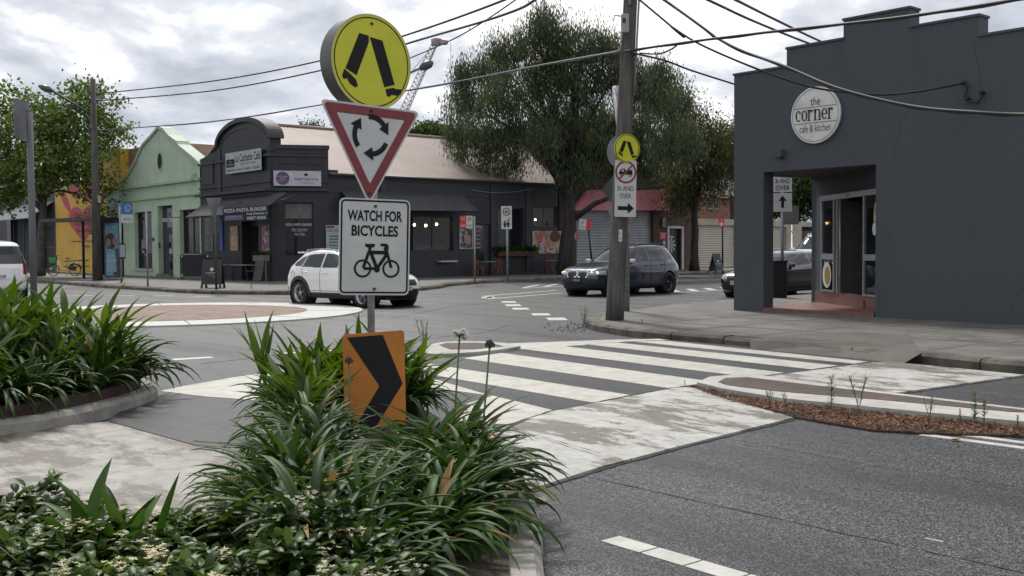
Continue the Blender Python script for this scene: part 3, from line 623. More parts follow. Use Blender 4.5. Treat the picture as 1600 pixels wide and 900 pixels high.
# ------------------------------------------------------------------ building helpers
def window(parent, pl, r, nx=1, ny=1, depth=.14, fm=None, gm=None, fw_=.05, name='window'):
    fm = fm or BLACK; gm = gm or GLASS
    b = MB(); b.prect(pl, *r, -depth, 0, gm); p = b.build(name, parent)
    f = MB(); u0, v0, u1, v1 = r; t = .04; o = -depth-.005
    for a in [u0+fw_/2+(u1-u0-fw_)*i/nx for i in range(nx+1)]: f.prect(pl, a-fw_/2, v0, a+fw_/2, v1, o, t, fm)
    for c in [v0+fw_/2+(v1-v0-fw_)*i/ny for i in range(ny+1)]: f.prect(pl, u0, c-fw_/2, u1, c+fw_/2, o-.004, t+.002, fm)
    f.build('frame', p); return p
def interior(parent, pl, r, depth=.16, deep=1.6, m=None):
    """a dark room behind panes so that see-through glass has something to show"""
    m = m or INTER; b = MB(); u0, v0, u1, v1 = r
    b.prect(pl, u0, v0, u1, v1, -depth-deep, 0, m)
    for (a, c), (d, e) in (((u0, v0), (u1, v0)), ((u1, v0), (u1, v1)), ((u1, v1), (u0, v1)), ((u0, v1), (u0, v0))):
        b.add([pl.P(a, c, -depth-.01), pl.P(d, e, -depth-.01), pl.P(d, e, -depth-deep), pl.P(a, c, -depth-deep)], [(0, 1, 2, 3)], m)
    return b.build('interior', parent)

# ------------------------------------------------------------------ black corner cafe
FX = 22.8; SY = 42.6; pf = PX(FX); ps = PY(SY)
BK = M('cafe_black', (0.013, 0.0145, 0.018), col2=(0.021, 0.023, 0.028), vscale=1.0, bump=.15, bscale=25, rough=.5, dirt=.15)
BK2 = M('cafe_black_trim', (0.018, 0.020, 0.024), col2=(0.028, 0.031, 0.036), vscale=2, rough=.5)
cornY = -pf.hit(423, 440)[0]; splX = ps.hit(515, 400)[0]
A_ = Vector((FX, cornY, 0)); B2 = Vector((splX, SY, 0)); dv = (B2-A_).normalized()
pc = PL(A_, Vector((dv.y, -dv.x, 0)))        # splayed corner facing the camera
cafe = thing('corner_cafe', 'black painted corner cafe with arched parapet, dark awnings and pink iron roof', 'building', (FX, cornY, .15))
zt = pf.hit(385, 232)[1]; zl = pf.hit(313, 252)[1]; zc = pf.hit(423, 232)[1]; yL = pf.hit(313, 300)[0]; yR = pf.hit(423, 300)[0]
zpar = pc.hit(470, 230)[1]
b = MB()
# main street front: door and windows openings
r_door = pf.rect(378, 322, 404, 440); r_door = (r_door[0], .16, r_door[2], 3.1)
r_w1 = pf.rect(317, 350, 327, 392)
r_wa = pf.rect(335, 335, 344, 392); r_wb = pf.rect(350, 328, 357, 396)
b.wall(pf, yL, yR, 0, zl, [r_door], .5, BK)
# arch outline
aL = pf.hit(342, 232)[0]; aR = yR-.0; zb_ = zl
au, av = (aL+aR)/2, pf.hit(385, 222)[1]; ru = (aR-aL)/2; rv = pf.hit(385, 190)[1]-av
arch = [(aL-.05, zb_), (aR, zb_)]+[(au+ru*math.cos(t), av+rv*math.sin(t)) for t in np.linspace(0, math.pi, 28)]
b.ppoly(pf, arch, -.55, .56, BK)
b.ppoly(pf, [(yL, zl), (aL-.2, zl), (aL-.2, pf.hit(335, 236)[1]), (yL+.0, pf.hit(313, 250)[1]+.02)], -.3, .3, BK)
# splay
sl = (B2-A_).length
wS = pc.rect(445, 316, 490, 400)
b.wall(pc, 0, sl, 0, zpar, [wS], .25, BK)
b.ppoly(pc, [(0, zpar), (sl, zpar), (sl, zpar+.02), (0, zpar+.02)], -.4, .4, BK)
# side street wall
endX = ps.hit(872, 400)[0]; ez = 5.02
g1 = ps.rect(600, 338, 645, 392); g2 = ps.rect(646, 338, 708, 392)
dr1 = ps.rect(742, 350, 766, 428); dr1 = (dr1[0], .16, dr1[2], dr1[3])
g3 = ps.rect(778, 325, 818, 392); g4 = ps.rect(833, 323, 871, 354)
g5 = ps.rect(716, 351, 739, 392)
b.wall(ps, splX, endX, 0, ez, [g1, g2, dr1, g3, g4], .2, BK)
b.box(((splX+endX)/2+.6, SY+8.4, 2.4), (endX-splX-1.3, 12, 4.8), INTER)
b.box((FX+3.2, cornY+3.0, 2.0), (2.0, 5.0, 4.0), INTER)
# parapet return and thickness on the side
b.prism([(splX-.02, SY-.01, 3.9), (splX+.5, SY-.01, 3.9), (splX+.5, SY-.01, ez+.25), (splX-.02, SY-.01, ez+.25)], (0, .6, 0), BK)
b.build('wall', cafe)
# mouldings
b = MB()
for zz, th, pr in ((pf.hit(370, 303)[1], .12, .32), (pf.hit(370, 290)[1]+.0, .06, .1), (zl-.25, .1, .12)):
    b.prect(pf, yL, zz, yR+pr*.4, zz+th, -.02, pr+.02, BK2); b.prect(pc, -.0, zz, sl, zz+th, -.02, pr*.6+.02, BK2)
n_ = 26
ring = [(au+(ru+.0)*math.cos(t), av+(rv+.0)*math.sin(t)) for t in np.linspace(0, math.pi, n_)]; ring2 = [(au+(ru+.2)*math.cos(t), av+(rv+.2)*math.sin(t)) for t in np.linspace(math.pi, 0, n_)]
b.ppoly(pf, ring+ring2, -.62, .78, BK2)
b.ppoly(pf, [(au+(ru-.25)*math.cos(t), av+(rv-.22)*math.sin(t)) for t in np.linspace(0, math.pi, n_)]+[(au+(ru-.33)*math.cos(t), av+(rv-.3)*math.sin(t)) for t in np.linspace(math.pi, 0, n_)], 0, .04, BK2)
for r_ in (pf.rect(316, 252, 334, 288), pf.rect(341, 232, 346, 300)): b.prect(pf, *r_, 0, .05, BK2)
q = pc.rect(436, 238, 503, 256)
for a, c, d, e in ((q[0], q[1], q[2], q[1]+.04), (q[0], q[3]-.04, q[2], q[3]), (q[0], q[1], q[0]+.04, q[3]), (q[2]-.04, q[1], q[2], q[3])): b.prect(pc, a, c, d, e, 0, .04, BK2)
b.prect(pc, 0, zpar-.08, sl+.05, zpar+.1, -.45, .52, BK2)
b.prect(ps, splX, ez-.12, endX, ez+.04, -.02, .1, BK2)
b.prect(ps, splX, 4.25, endX, 4.33, -.02, .06, BK2)
for xx in (ps.hit(600, 400)[0], ps.hit(770, 400)[0], ps.hit(825, 400)[0]): b.prect(ps, xx-.15, .15, xx+.15, ez-.1, -.01, .07, BK2)
b.build('moulding', cafe)
# pink corrugated roof, hipped at the far end
PINK = stripes('pink_iron', (0.235, 0.165, 0.135), 0.2, 0.02, 'X', .55, 0, .12, .3, .6)
PINKE = M('pink_cap', (0.25, 0.175, 0.15), rough=.5)
rY = SY+6.2; prd = PY(rY); rz0 = prd.hit(560, 206)[1]; rx0, rx1 = prd.hit(436, 204)[0]-2.2, prd.hit(812, 226)[0]
b = MB(); ex1 = endX+.25
sl_r = (rz0-ez-.06)/(rY-SY+.15); xw = FX+.75
b.add([(splX+.15, SY-.15, ez+.06), (ex1, SY-.15, ez+.06), (rx1, rY, rz0), (xw, rY, rz0), (xw, SY+1.6, ez+.06+sl_r*1.75)], [(0, 1, 2, 3, 4)], PINK)
b.add([(ex1, SY-.15, ez+.06), (ex1, rY+6.2, ez), (rx1, rY, rz0), (xw, rY, rz0), (xw, rY+6.2, ez)], [(0, 1, 2), (3, 2, 1, 4)], stripes('pink_iron_hip', (0.23, 0.16, 0.13), 0.2, 0.02, 'Y', .55, 0, .12, .3, .6))
b.tube([(xw, rY, rz0+.03), (rx1, rY, rz0+.03), (ex1, SY-.15, ez+.1)], .09, PINKE)
b.tube([(splX, SY-.2, ez+.03), (ex1, SY-.2, ez+.03)], .07, M('gutter', (0.05, 0.045, 0.045), rough=.4))
b.build('roof', cafe)
# windows
for r_, nx, ny in ((wS, 1, 1),): w_ = window(cafe, pc, r_, nx, ny, .2); interior(cafe, pc, r_, .2, 1.2)
for r_, nx, ny in ((g1, 1, 1), (g2, 2, 1), (g3, 2, 1), (g4, 2, 1)): window(cafe, ps, r_, nx, ny, .15, BK2 if r_ is not g4 else M('timber_frame', (.1, .08, .06)))
for r_ in (g1, g2): interior(cafe, ps, r_, .15, 1.5)
interior(cafe, ps, g4, .15, 1.0, M('lit_room', (0.05, 0.04, 0.03), rough=.9)); interior(cafe, ps, g3, .15, 1.0)
# counter clutter inside the side windows
b = MB(); CL = M('counter_things', (.3, .3, .3), col2=(.08, .08, .09), vscale=9)
for k in range(26):
    u = rng.uniform(g1[0]+.2, g2[2]-.1); h = rng.uniform(.08, .3); b.box((u, SY+.35+rng.uniform(0, .3), g1[1]+h/2), (rng.uniform(.06, .2), .12, h), CL)
b.build('counter_display', cafe)
PEND = M('pendant_bulb', (1, .6, .2), emit=(1, .55, .18), estr=45)
for x_, y_ in ((661, 351), (679, 352), (696, 350)):
    q = ps.hit(x_, y_); b = MB(); c = ps.P(q[0], q[1], -.75); b.lathe([(0, .07), (.05, .05), (.06, 0), (.04, -.05), (0, -.07)], c, PEND, seg=10)
    b.tube([c+Vector((0, 0, .07)), (c.x, c.y, g2[3])], .008, BLACK, 4); b.build('pendant_lamp', cafe)
q = ps.hit(844, 343); b = MB(); b.lathe([(0, .07), (.06, 0), (0, -.07)], ps.P(q[0], q[1], -.4), PEND, seg=10); b.build('pendant_lamp', cafe)
# dark door with shutters on the side
b = MB(); b.prect(ps, *dr1, -.14, .05, BK2); q = ps.rect(745, 353, 757, 422); b.prect(ps, q[0], q[1]+.5, q[2], q[3], -.085, .02, GLASS); dd = b.build('door', cafe)
b = MB(); q = ps.rect(742, 352, 749, 357); b.ptext(ps, 'OPEN', q[0], q[1], q[2]+.2, q[3], -.06, SIGNW)
for k in range(5): q = ps.rect(743, 386-k*6.5, 752, 388-k*6.5); b.prect(ps, *q, -.06, .004, CL)
b.build('door_notice', dd)
b = MB(); b.prect(pf, *r_door, -.48, .03, BK2); q = r_door; b.prect(pf, q[0]+.12, .9, q[2]-.12, q[3]-.4, -.445, .01, GLASS); b.build('door', cafe)
# awnings
def awning(pl, u0, u1, v0, v1, out, m, drop=.0, name='awning'):
    b = MB(); a = [pl.P(u0, v1, .02), pl.P(u1, v1, .02), pl.P(u1, v0, out), pl.P(u0, v0, out)]; t = Vector((0, 0, -.03))
    b.add(a+[p+t for p in a], [(0, 1, 2, 3)[::-1], (7, 6, 5, 4)[::-1], (3, 2, 6, 7)[::-1], (0, 3, 7, 4)[::-1], (1, 5, 6, 2)[::-1]], m)
    b.tube([pl.P(u0, v0-.02, out), pl.P(u1, v0-.02, out)], .035, BK2, 6)
    if drop: b.prect(pl, u0, v0-drop, u1, v0-.02, out-.01, .015, m)
    for u in (u0+.05, u1-.05): b.tube([pl.P(u, v0, out), pl.P(u, v0, .02)], .018, BK2, 6)
    return b.build(name, cafe)
AW = M('awning_cloth', (0.022, 0.024, 0.028), col2=(0.035, 0.038, 0.044), vscale=2, rough=.8)
zaw = pf.hit(370, 306)[1]; pfo = PX(FX-1.3); la = pfo.rect(290, 332, 405, 336)
awning(pf, la[0], la[2]+.1, pfo.hit(350, 335)[1], zaw-.05, 1.3, AW)
pso = PY(SY-1.3); lb = pso.rect(560, 325, 748, 328)
awning(ps, ps.hit(533, 300)[0], lb[2], lb[1], 4.3, 1.3, M('awning_grey', (0.034, 0.037, 0.042), col2=(0.055, 0.058, 0.066), vscale=1.5, rough=.8))
# signboards and posters
PUR = M('purple_print', (0.10, 0.05, 0.15), rough=.5); WHITEP = M('board_white', (0.36, 0.37, 0.38), rough=.5)
def board(pl, r, o, t, m, name='signboard'):
    b = MB(); b.prect(pl, *r, o, t, m); return b
def sub(r, x0, y0, x1, y1):
    """part of rectangle r in 0..1 fractions from its bottom left"""
    return (r[0]+(r[2]-r[0])*x0, r[1]+(r[3]-r[1])*y0, r[0]+(r[2]-r[0])*x1, r[1]+(r[3]-r[1])*y1)
r = pf.rect(358.5, 236, 414, 269); b = board(pf, r, .17, .04, WHITEP); f = .213
b.prect(pf, *sub(r, .03, .30, .27, .68), f, .004, SIGNK); b.ptext(pf, 'PIZZERIA', *sub(r, .06, .38, .24, .46), f+.006, WHITEP)
b.ptext(pf, '"', *sub(r, .13, .52, .17, .6), f+.006, WHITEP)
b.ptext(pf, 'La Cachette Café', *sub(r, .30, .50, .985, .88), f, SIGNK, .01); b.ptext(pf, 'Eat Story Goodman', *sub(r, .44, .33, .86, .45), f, SIGNK)
b.ptext(pf, 'BREAKFAST | LUNCH | DINNER | LICENSED', *sub(r, .03, .06, .97, .20), f, SIGNK, .012); b.build('signboard', cafe)['label'] = 'white name board under the arch'
r = pc.rect(427, 267.5, 501, 291); b = board(pc, r, .2, .04, M('board_lilac', (0.42, 0.41, 0.46), rough=.5)); f = .243
w_, h_ = r[2]-r[0], r[3]-r[1]; b.pellipse(pc, r[0]+w_*.19, r[1]+h_*.5, h_*.44, h_*.44, f, .002, PUR)
b.ptext(pc, 'La Cachette', *sub(r, .08, .56, .30, .68), f+.004, WHITEP); b.ptext(pc, 'Cafe', *sub(r, .14, .40, .25, .52), f+.004, WHITEP); b.ptext(pc, 'Eat Story Goodman', *sub(r, .09, .27, .29, .34), f+.004, WHITEP)
b.ptext(pc, "TOBY'S ESTATE", *sub(r, .43, .36, .93, .52), f, SIGNK, .01); b.ptext(pc, 'COFFEE ROASTERS', *sub(r, .52, .17, .84, .24), f, SIGNK)
b.pellipse(pc, r[0]+w_*.68, r[1]+h_*.75, h_*.12, h_*.09, f, .002, SIGNK, a0=.5); b.build('signboard', cafe)['label'] = 'pale lilac board on the splayed corner'
pb = PX(FX-1.32); r = pb.rect(350, 323, 421, 345.5); r = (r[0], r[1], r[2], r[3])
b = MB(); b.prect(pb, *r, 0, .05, SIGNK); f = .053
b.ptext(pb, 'PIZZA PASTA BURGER', *sub(r, .03, .66, .97, .93), f, WHITEP, .035); b.prect(pb, *sub(r, .04, .10, .46, .46), f, .002, PUR); b.ptext(pb, 'La Cachette Cafe', *sub(r, .08, .30, .42, .40), f+.004, WHITEP)
b.ptext(pb, 'Free Delivery :)', *sub(r, .54, .36, .98, .58), f, WHITEP, .03); b.ptext(pb, '9557 0586', *sub(r, .54, .07, .95, .30), f, WHITEP, .04)
for u in (r[0]+.1, r[2]-.1): b.tube([pb.P(u, r[3]-.02, 0), pf.P(u, r[3]+.5, .0)], .015, BK2, 5)
b.build('signboard', cafe)['label'] = 'black fascia board with white lettering and a purple patch'
for i, (x0, y0, x1, y1, cc) in enumerate(((322, 340, 334, 392, 0), (361, 353, 373.5, 392, 1), (412, 352, 426, 392, 2))):
    r = pf.rect(x0, y0, x1, y1) if i < 2 else pc.rect(x0+.0, y0, x1, y1)
    if i == 2: r = pf.rect(411, 352, 422, 392)
    b = MB(); b.prect(pf, *r, .02, .04, M('poster_frame', (.2, .2, .21)))
    b.prect(pf, *sub(r, .07, .03, .93, .97), .062, .004, (picture('poster_dark', (.02, .02, .03), (.15, .13, .12), (.03, .03, .03), 3), picture('poster_food', (.4, .38, .34), (.35, .12, .03), (.45, .3, .12), 4), picture('poster_light', (.4, .4, .38), (.35, .1, .12), (.05, .04, .04), 4))[i])
    b.build('poster', cafe)
b = MB(); r = pf.rect(345, 334, 349, 392); b.prect(pf, *r, .02, .04, M('blue_strip', (.08, .1, .35))); b.build('poster', cafe)
r = wS; b = MB(); b.prect(pc, *sub(r, .02, .70, .98, .98), -.19, .01, M('window_film', (.10, .10, .10), col2=(.16, .16, .15), vscale=6)); b.ptext(pc, 'PIZZA | PASTA | BURGER', *sub(r, .05, .55, .97, .61), -.18, SIGNW, .03)
b.ptext(pc, 'FREE DELIVERY', *sub(r, .25, .46, .8, .51), -.18, SIGNW); b.ptext(pc, '9557 0586', *sub(r, .35, .38, .7, .43), -.18, SIGNW); b.build('window_lettering', cafe)
r = ps.rect(509, 352, 545, 400); b = MB(); b.prect(ps, *r, .02, .03, WHITEP); b.prect(ps, *sub(r, .02, .90, .35, .98), .055, .003, PUR)
for k in range(6): b.prect(ps, *sub(r, .12, .62-.1*k, .5, .67-.1*k), .055, .003, M('print_teal', (.05, .16, .15)))
b.ptext(ps, 'OPEN 7 DAYS', *sub(r, .05, .78, .6, .86), .055, SIGNK); b.build('poster', cafe)['label'] = 'white menu poster behind the white car'
r = ps.rect(717, 350, 737.5, 389); b = MB(); b.prect(ps, *r, .02, .04, WHITEP); b.prect(ps, *sub(r, .05, .03, .95, .97), .062, .004, picture('poster_coffee', (.015, .015, .02), (.03, .03, .035), (.4, .36, .33), 4.5))
b.pellipse(ps, (r[0]*.4+r[2]*.6), (r[1]*.62+r[3]*.38), .22, .24, .068, .002, M('cup_print', (.32, .2, .15))); b.build('poster', cafe)
r = ps.rect(831, 361, 876, 396); b = MB(); b.prect(ps, *r, .02, .04, WHITEP); b.prect(ps, *r, .062, .004, picture('poster_child', (.42, .42, .42), (.36, .34, .33), (.3, .12, .08), 1.6))
b.pellipse(ps, r[0]+.55, r[3]-.42, .2, .24, .07, .002, SIGNRB); b.ptext(ps, 'EAT IN', r[0]+.42, r[3]-.42, r[0]+.68, r[3]-.34, .076, WHITEP); b.ptext(ps, 'OR TAKE', r[0]+.42, r[3]-.54, r[0]+.68, r[3]-.46, .076, WHITEP)
HAIR = M('print_hair', (.09, .04, .025)); SKIN = M('print_skin', (.45, .24, .17))
b.pellipse(ps, r[2]-.65, r[3]-.5, .35, .42, .07, .002, SKIN); b.pellipse(ps, r[2]-.5, r[3]-.3, .4, .3, .074, .002, HAIR); b.pellipse(ps, r[2]-.8, r[1]+.2, .35, .14, .074, .002, M('print_plate', (.5, .48, .45))); b.pellipse(ps, r[2]-.8, r[1]+.23, .22, .08, .078, .002, M('print_food', (.35, .15, .05)))
b.prect(ps, r[0]+.05, r[1]+.1, r[0]+.35, r[1]+.5, .07, .002, M('print_juice', (.5, .33, .05))); b.build('poster', cafe)['label'] = 'large poster of a child eating beside a red disc'
b = MB()
for x0 in (607, 683): r = ps.rect(x0, 407, x0+27, 409.5); b.prect(ps, *r, .0, .3, M('shelf_white', (.35, .35, .36)))
b.build('outdoor_shelf', cafe)
# planter sill by the side windows
b = MB(); r = ps.rect(772, 395, 835, 400); b.prect(ps, r[0], r[1], r[2], r[3]+.1, .02, .35, M('planter_wood', (.06, .022, .016))); pp = b.build('window_planter', cafe)
# sagging light cable on the wall
b = MB(); P0, P1 = ps.hit(735, 297), ps.hit(840, 292); n = 14
b.tube([ps.P(P0[0]+(P1[0]-P0[0])*i/n, P0[1]+(P1[1]-P0[1])*i/n-.22*4*(i/n)*(1-i/n), .06) for i in range(n+1)], .02, M('cable_grey', (.2, .2, .21)), 5); b.build('wall_cable', cafe)

# ------------------------------------------------------------------ green shop
gr = thing('green_shop', 'mint green rendered shop with curved gable between the black cafe and the yellow building', 'building', (FX, 55, .15))
Q = lambda pts: [pf.hit(x, y) for x, y in pts]
uG0, uG1 = pf.hit(187, 350)[0], pf.hit(315, 350)[0]
zsh = pf.hit(250, 300)[1]
holes = [pf.rect(210.5, 331, 237.5, 420), pf.rect(247, 321, 270, 437), pf.rect(281, 327, 312, 397)]
holes[1] = (holes[1][0], .3, holes[1][2], holes[1][3])
b = MB(); zc_ = pf.hit(250, 297)[1]; b.wall(pf, uG0, uG1, 0, zc_, holes, .35, GREENR)
gable = Q([(187, 289), (191, 284), (200, 277), (213, 254), (224, 229), (243, 208), (248, 201), (256, 204), (264, 214), (277, 224), (279, 229), (290, 238), (300, 246), (311, 256), (315, 262)])
b.ppoly(pf, [(uG0, zc_)]+gable+[(uG1, zc_)], -.5, .5, GREENR)
b.box((FX+5.8, -(uG0+uG1)/2, 2.4), (8, uG1-uG0-.4, 4.8), INTER)
b.build('wall', gr)
b = MB(); GT = M('green_trim', (.27, .42, .235), col2=(.33, .5, .285), vscale=2, rough=.7); GC = M('coping', (.36, .43, .33), col2=(.42, .5, .38), vscale=3, rough=.7)
for ya, yb_, th, pr in ((296.5, 284, .14, .16), (316.5, 305, .1, .1)):
    v0_ = (pf.hit(190, ya)[1]+pf.hit(300, yb_)[1])/2; b.prect(pf, uG0-.02, v0_, uG1, v0_+th, 0, pr, GT)
for (a, c) in zip(gable[:-1], gable[1:]):
    n2 = Vector((-(c[1]-a[1]), c[0]-a[0])).normalized()*-.14
    if n2.y < 0: n2 = -n2
    b.ppoly(pf, [a, c, (c[0]+n2.x, c[1]+n2.y), (a[0]+n2.x, a[1]+n2.y)], -.62, .72, GC)
b.prect(pf, uG0-.05, 0, uG0+.5, zc_+.2, 0, .1, GREENR)
q = pf.hit(250, 252); b.pring(pf, q[0], q[1], .36, .12, .02, GT, 24, ry=.5); b.pellipse(pf, q[0], q[1], .3, .43, .0, .012, BLACK, 24)
q = pf.hit(305, 276); b.box(pf.P(q[0], q[1], .1), (.25, .3, .35), GT, bev=.05)
for h in (holes[0], holes[2]): b.prect(pf, h[0]-.1, h[1]-.1, h[2]+.1, h[1], 0, .12, GC)
b.build('moulding', gr)
window(gr, pf, holes[0], 2, 1, .25, M('frame_dark', (.03, .035, .035))); window(gr, pf, holes[2], 2, 1, .25, MATS['frame_dark'])
for h in (holes[0], holes[2]): interior(gr, pf, h, .25, 1.0)
b = MB(); h = holes[1]; b.prect(pf, h[0], h[1], h[2], h[3], -.33, .04, MATS['frame_dark']); b.prect(pf, *sub(h, .42, .07, .8, .58), -.285, .01, GLASS); b.prect(pf, *sub(h, .3, .68, .95, .96), -.285, .01, GLASS); dg = b.build('door', gr)
b = MB(); b.prect(pf, *sub(h, .45, .3, .65, .36), -.27, .01, WHITEP); b.build('notice', dg)
b = MB(); b.prect(pf, h[0], .15, h[2], .3, -.34, .5, CONCD); b.build('step', gr)
b = MB(); q = pf.hit(239.5, 374); b.prect(pf, q[0]-.12, q[1]-.08, q[0]+.12, q[1]+.1, 0, .08, BLACK); q = pf.hit(249.5, 383); b.prect(pf, q[0]-.1, q[1]-.15, q[0]+.1, q[1]+.15, 0, .06, BLACK); b.build('letter_box', gr)
b = MB(); r = pf.rect(281, 341.5, 295, 346.5); b.prect(pf, *r, .9, .03, WHITEP); b.ptext(pf, 'barber', *sub(r, .15, .25, .85, .75), .94, SIGNK); b.tube([pf.P(r[0]+.1, r[3], .9), pf.P(r[0]+.1, r[3]+.1, .0)], .02, BLACK, 5); b.build('hanging_sign', gr)
# posters inside the first window
b = MB()
for x0, y0, x1, y1 in ((215, 374, 222, 396), (231, 371, 237, 395), (214, 389, 226, 391), (220, 390, 224, 400)): b.prect(pf, *pf.rect(x0, y0, x1, y1), -.24, .008, CL)
b.build('window_notices', gr)
# its pink roof behind the gable
b = MB(); gy0, gy1 = -uG1, -uG0; gm_ = (gy0+gy1)/2; gz = pf.hit(300, 222)[1]-.3
for sg, ya in ((-1, gy0), (1, gy1)):
    f_ = [(FX+.4, ya, 4.95), (FX+16, ya, 4.95), (FX+16, gm_, gz), (FX+.4, gm_, gz)]; b.add(f_, [(0, 1, 2, 3) if sg < 0 else (3, 2, 1, 0)], MATS['pink_iron'])
b.build('roof', gr)

# ------------------------------------------------------------------ yellow building with the paw mural
YL = M('yellow_render', (.60, .36, .05), col2=(.70, .43, .065), vscale=.6, bump=.1, rough=.7, dirt=.12); RED = M('mural_pink', (.42, .055, .09), col2=(.5, .075, .11), vscale=1, rough=.7)
pw = PX(FX+.3)
yb = thing('yellow_building', 'bright yellow wall with a large pink paw mural behind the bus shelter', 'building', (FX+.3, 68, .15))
u0, u1 = pw.hit(87, 350)[0], pw.hit(190, 350)[0]
b = MB(); top1 = pw.hit(150, 237)[1]; b.ppoly(pw, [(u0, 0), (u1, 0), (u1, pw.hit(186, 232)[1]), (pw.hit(128, 300)[0], pw.hit(130, 243)[1]), (pw.hit(128, 300)[0], pw.hit(130, 285)[1]), (u0, pw.hit(90, 294)[1])], -9, 9, YL); b.build('wall', yb)
b = MB(); b.ppoly(pw, [(pw.hit(186, 300)[0], pw.hit(186, 235)[1]), (u1, pw.hit(190, 232)[1]), (u1+5.5, pw.hit(190, 232)[1]), (u1+5.5, 4.5), (pw.hit(186, 300)[0], 4.5)], -9.1, 8.6, M('beige_render', (.36, .27, .2), rough=.8)); b.build('rear_wall', yb)
b = MB(); o = .003
def heart(u, v, s_): return [(u+s_*16*math.sin(t)**3/16, v+s_*(13*math.cos(t)-5*math.cos(2*t)-2*math.cos(3*t)-math.cos(4*t))/16) for t in np.linspace(0, 2*math.pi, 40)[:-1]]
hc = pw.hit(130, 345); hs = (pw.hit(153, 345)[0]-pw.hit(104, 345)[0])/2; hv = (pw.hit(128, 320)[1]-pw.hit(128, 386)[1])/1.85
b.ppoly(pw, [(p[0], hc[1]-.1+(p[1]-hc[1])*hv/hs) for p in heart(hc[0], hc[1], hs*.95)], .0, o, RED)
for x_, y_, rx, ry, a in ((102, 313, 10, 9, .6), (118, 300, 9, 11, .2), (140, 301, 9, 11, -.2), (158, 313, 10, 9, -.6)):
    q = pw.hit(x_, y_); k = abs(pw.hit(x_+rx, y_)[0]-q[0]); k2 = abs(pw.hit(x_, y_+ry)[1]-q[1]); ca, sa = math.cos(-a), math.sin(-a)
    b.ppoly(pw, [(q[0]+k*math.cos(t)*ca-k2*math.sin(t)*sa, q[1]+k*math.cos(t)*sa+k2*math.sin(t)*ca) for t in np.linspace(0, 2*math.pi, 30)[:-1]], 0, o, RED)
for tx, x0, y0, x1, y1 in (('Day Care', 116, 332, 150, 342), ('Grooming', 117, 346, 148, 354), ('Supplies', 120, 357, 145, 364), ('a tail-wagging dog place', 110, 375, 150, 379), ('OPEN', 128, 383, 140, 388)):
    q = pw.rect(x0, y0, x1, y1); b.ptext(pw, tx, *q, .008, SIGNK, .01)
b.build('mural', yb)
b = MB(); r = pw.rect(168, 300, 186, 338); b.prect(pw, *r, .0, .05, M('pale_blue_panel', (.22, .32, .33))); b.build('wall_panel', yb)
# dark shops further up the street
dk = thing('dark_shop', 'charcoal shopfront with an arched window and awning left of the yellow wall', 'building', (FX+.2, 80, .15))
ud0 = -110
b = MB(); DG = M('charcoal_render', (.035, .037, .042), col2=(.055, .057, .063), vscale=.8, rough=.7)
h1 = pw.rect(66, 352, 85, 420); zt_ = pw.hit(60, 286)[1]
h0 = pw.rect(22, 335, 58, 425)
b.wall(pw, ud0, u0-.02, 0, zt_, [h1, h0], .3, DG); b.box((FX+5, -(ud0+u0)/2, zt_/2), (9, abs(ud0-u0)-.2, zt_-.02), DG); b.build('wall', dk)
window(dk, pw, h1, 1, 2, .2); window(dk, pw, h0, 3, 1, .2); interior(dk, pw, h1, .2, 1); interior(dk, pw, h0, .2, 1)
b = MB(); q = pw.hit(30, 325); b.pring(pw, q[0], q[1]-.5, 1.9, .35, .05, M('arch_trim', (.12, .12, .125)), 20, 0, math.pi); r = pw.rect(14, 286, 20, 430); b.prect(pw, *r, .0, .15, BLACK); b.build('moulding', dk)
b = MB(); r = pw.rect(18, 340, 84, 343); a = [pw.P(r[0], r[3]+1.0, .02), pw.P(r[2], r[3]+1.0, .02), pw.P(r[2], r[1], 1.6), pw.P(r[0], r[1], 1.6)]; b.prism(a, (0, 0, -.06), M('tin_awning', (.13, .14, .15), rough=.5)); b.build('awning', dk)

# ------------------------------------------------------------------ brick warehouse with pink awning
BR = brick('brown_brick', (.075, .042, .033), (.12, .065, .05), (.07, .06, .052))
BR2 = brick('orange_brick', (.26, .115, .065), (.34, .165, .1), (.24, .2, .16))
BYL = 43.2; pb_ = PY(BYL)
wh = thing('brick_warehouse', 'brown brick warehouse with pink awning panel over a steel roller door', 'building', (46, BYL, .15))
xL, xR = pb_.hit(874, 400)[0], pb_.hit(1086, 400)[0]; rr_ = pb_.rect(901, 329, 1021, 420); rr_ = (rr_[0], .16, rr_[2], rr_[3]); dd_ = pb_.rect(1044, 357, 1064, 418); dd_ = (dd_[0], .16, dd_[2], dd_[3])
b = MB(); b.wall(pb_, xL, xR, 0, 5.9, [rr_, dd_], .3, BR); b.box(((xL+xR)/2, BYL+5.4, 2.9), (xR-xL, 10, 5.8), BR); b.build('wall', wh)
ROLL = stripes('roller_steel', (.36, .375, .40), .16, .02, 'Z', .45, .3, .1, .2)
b = MB(); b.prect(pb_, *rr_, -.28, .05, ROLL); b.build('roller_door', wh)
PKR = M('pink_panel', (.74, .24, .29), col2=(.80, .28, .33), vscale=.7, rough=.6, dirt=.15)
b = MB(); a = [pb_.hit(889, 329), pb_.hit(1038, 329), pb_.hit(1038, 297), pb_.hit(915, 297)]; b.ppoly(pb_, a, .05, .35, PKR); b.build('awning_panel', wh)
b = MB(); b.prect(pb_, dd_[0]-.15, dd_[1], dd_[0], dd_[3]+.15, -.02, .12, SIGNW); b.prect(pb_, dd_[2], dd_[1], dd_[2]+.15, dd_[3]+.15, -.02, .12, SIGNW); b.prect(pb_, dd_[0], dd_[3], dd_[2], dd_[3]+.15, -.02, .12, SIGNW)
b.build('door_frame', wh)
b = MB(); b.prect(pb_, *dd_, -.2, .05, BLACK); q = pb_.hit(1051, 383)
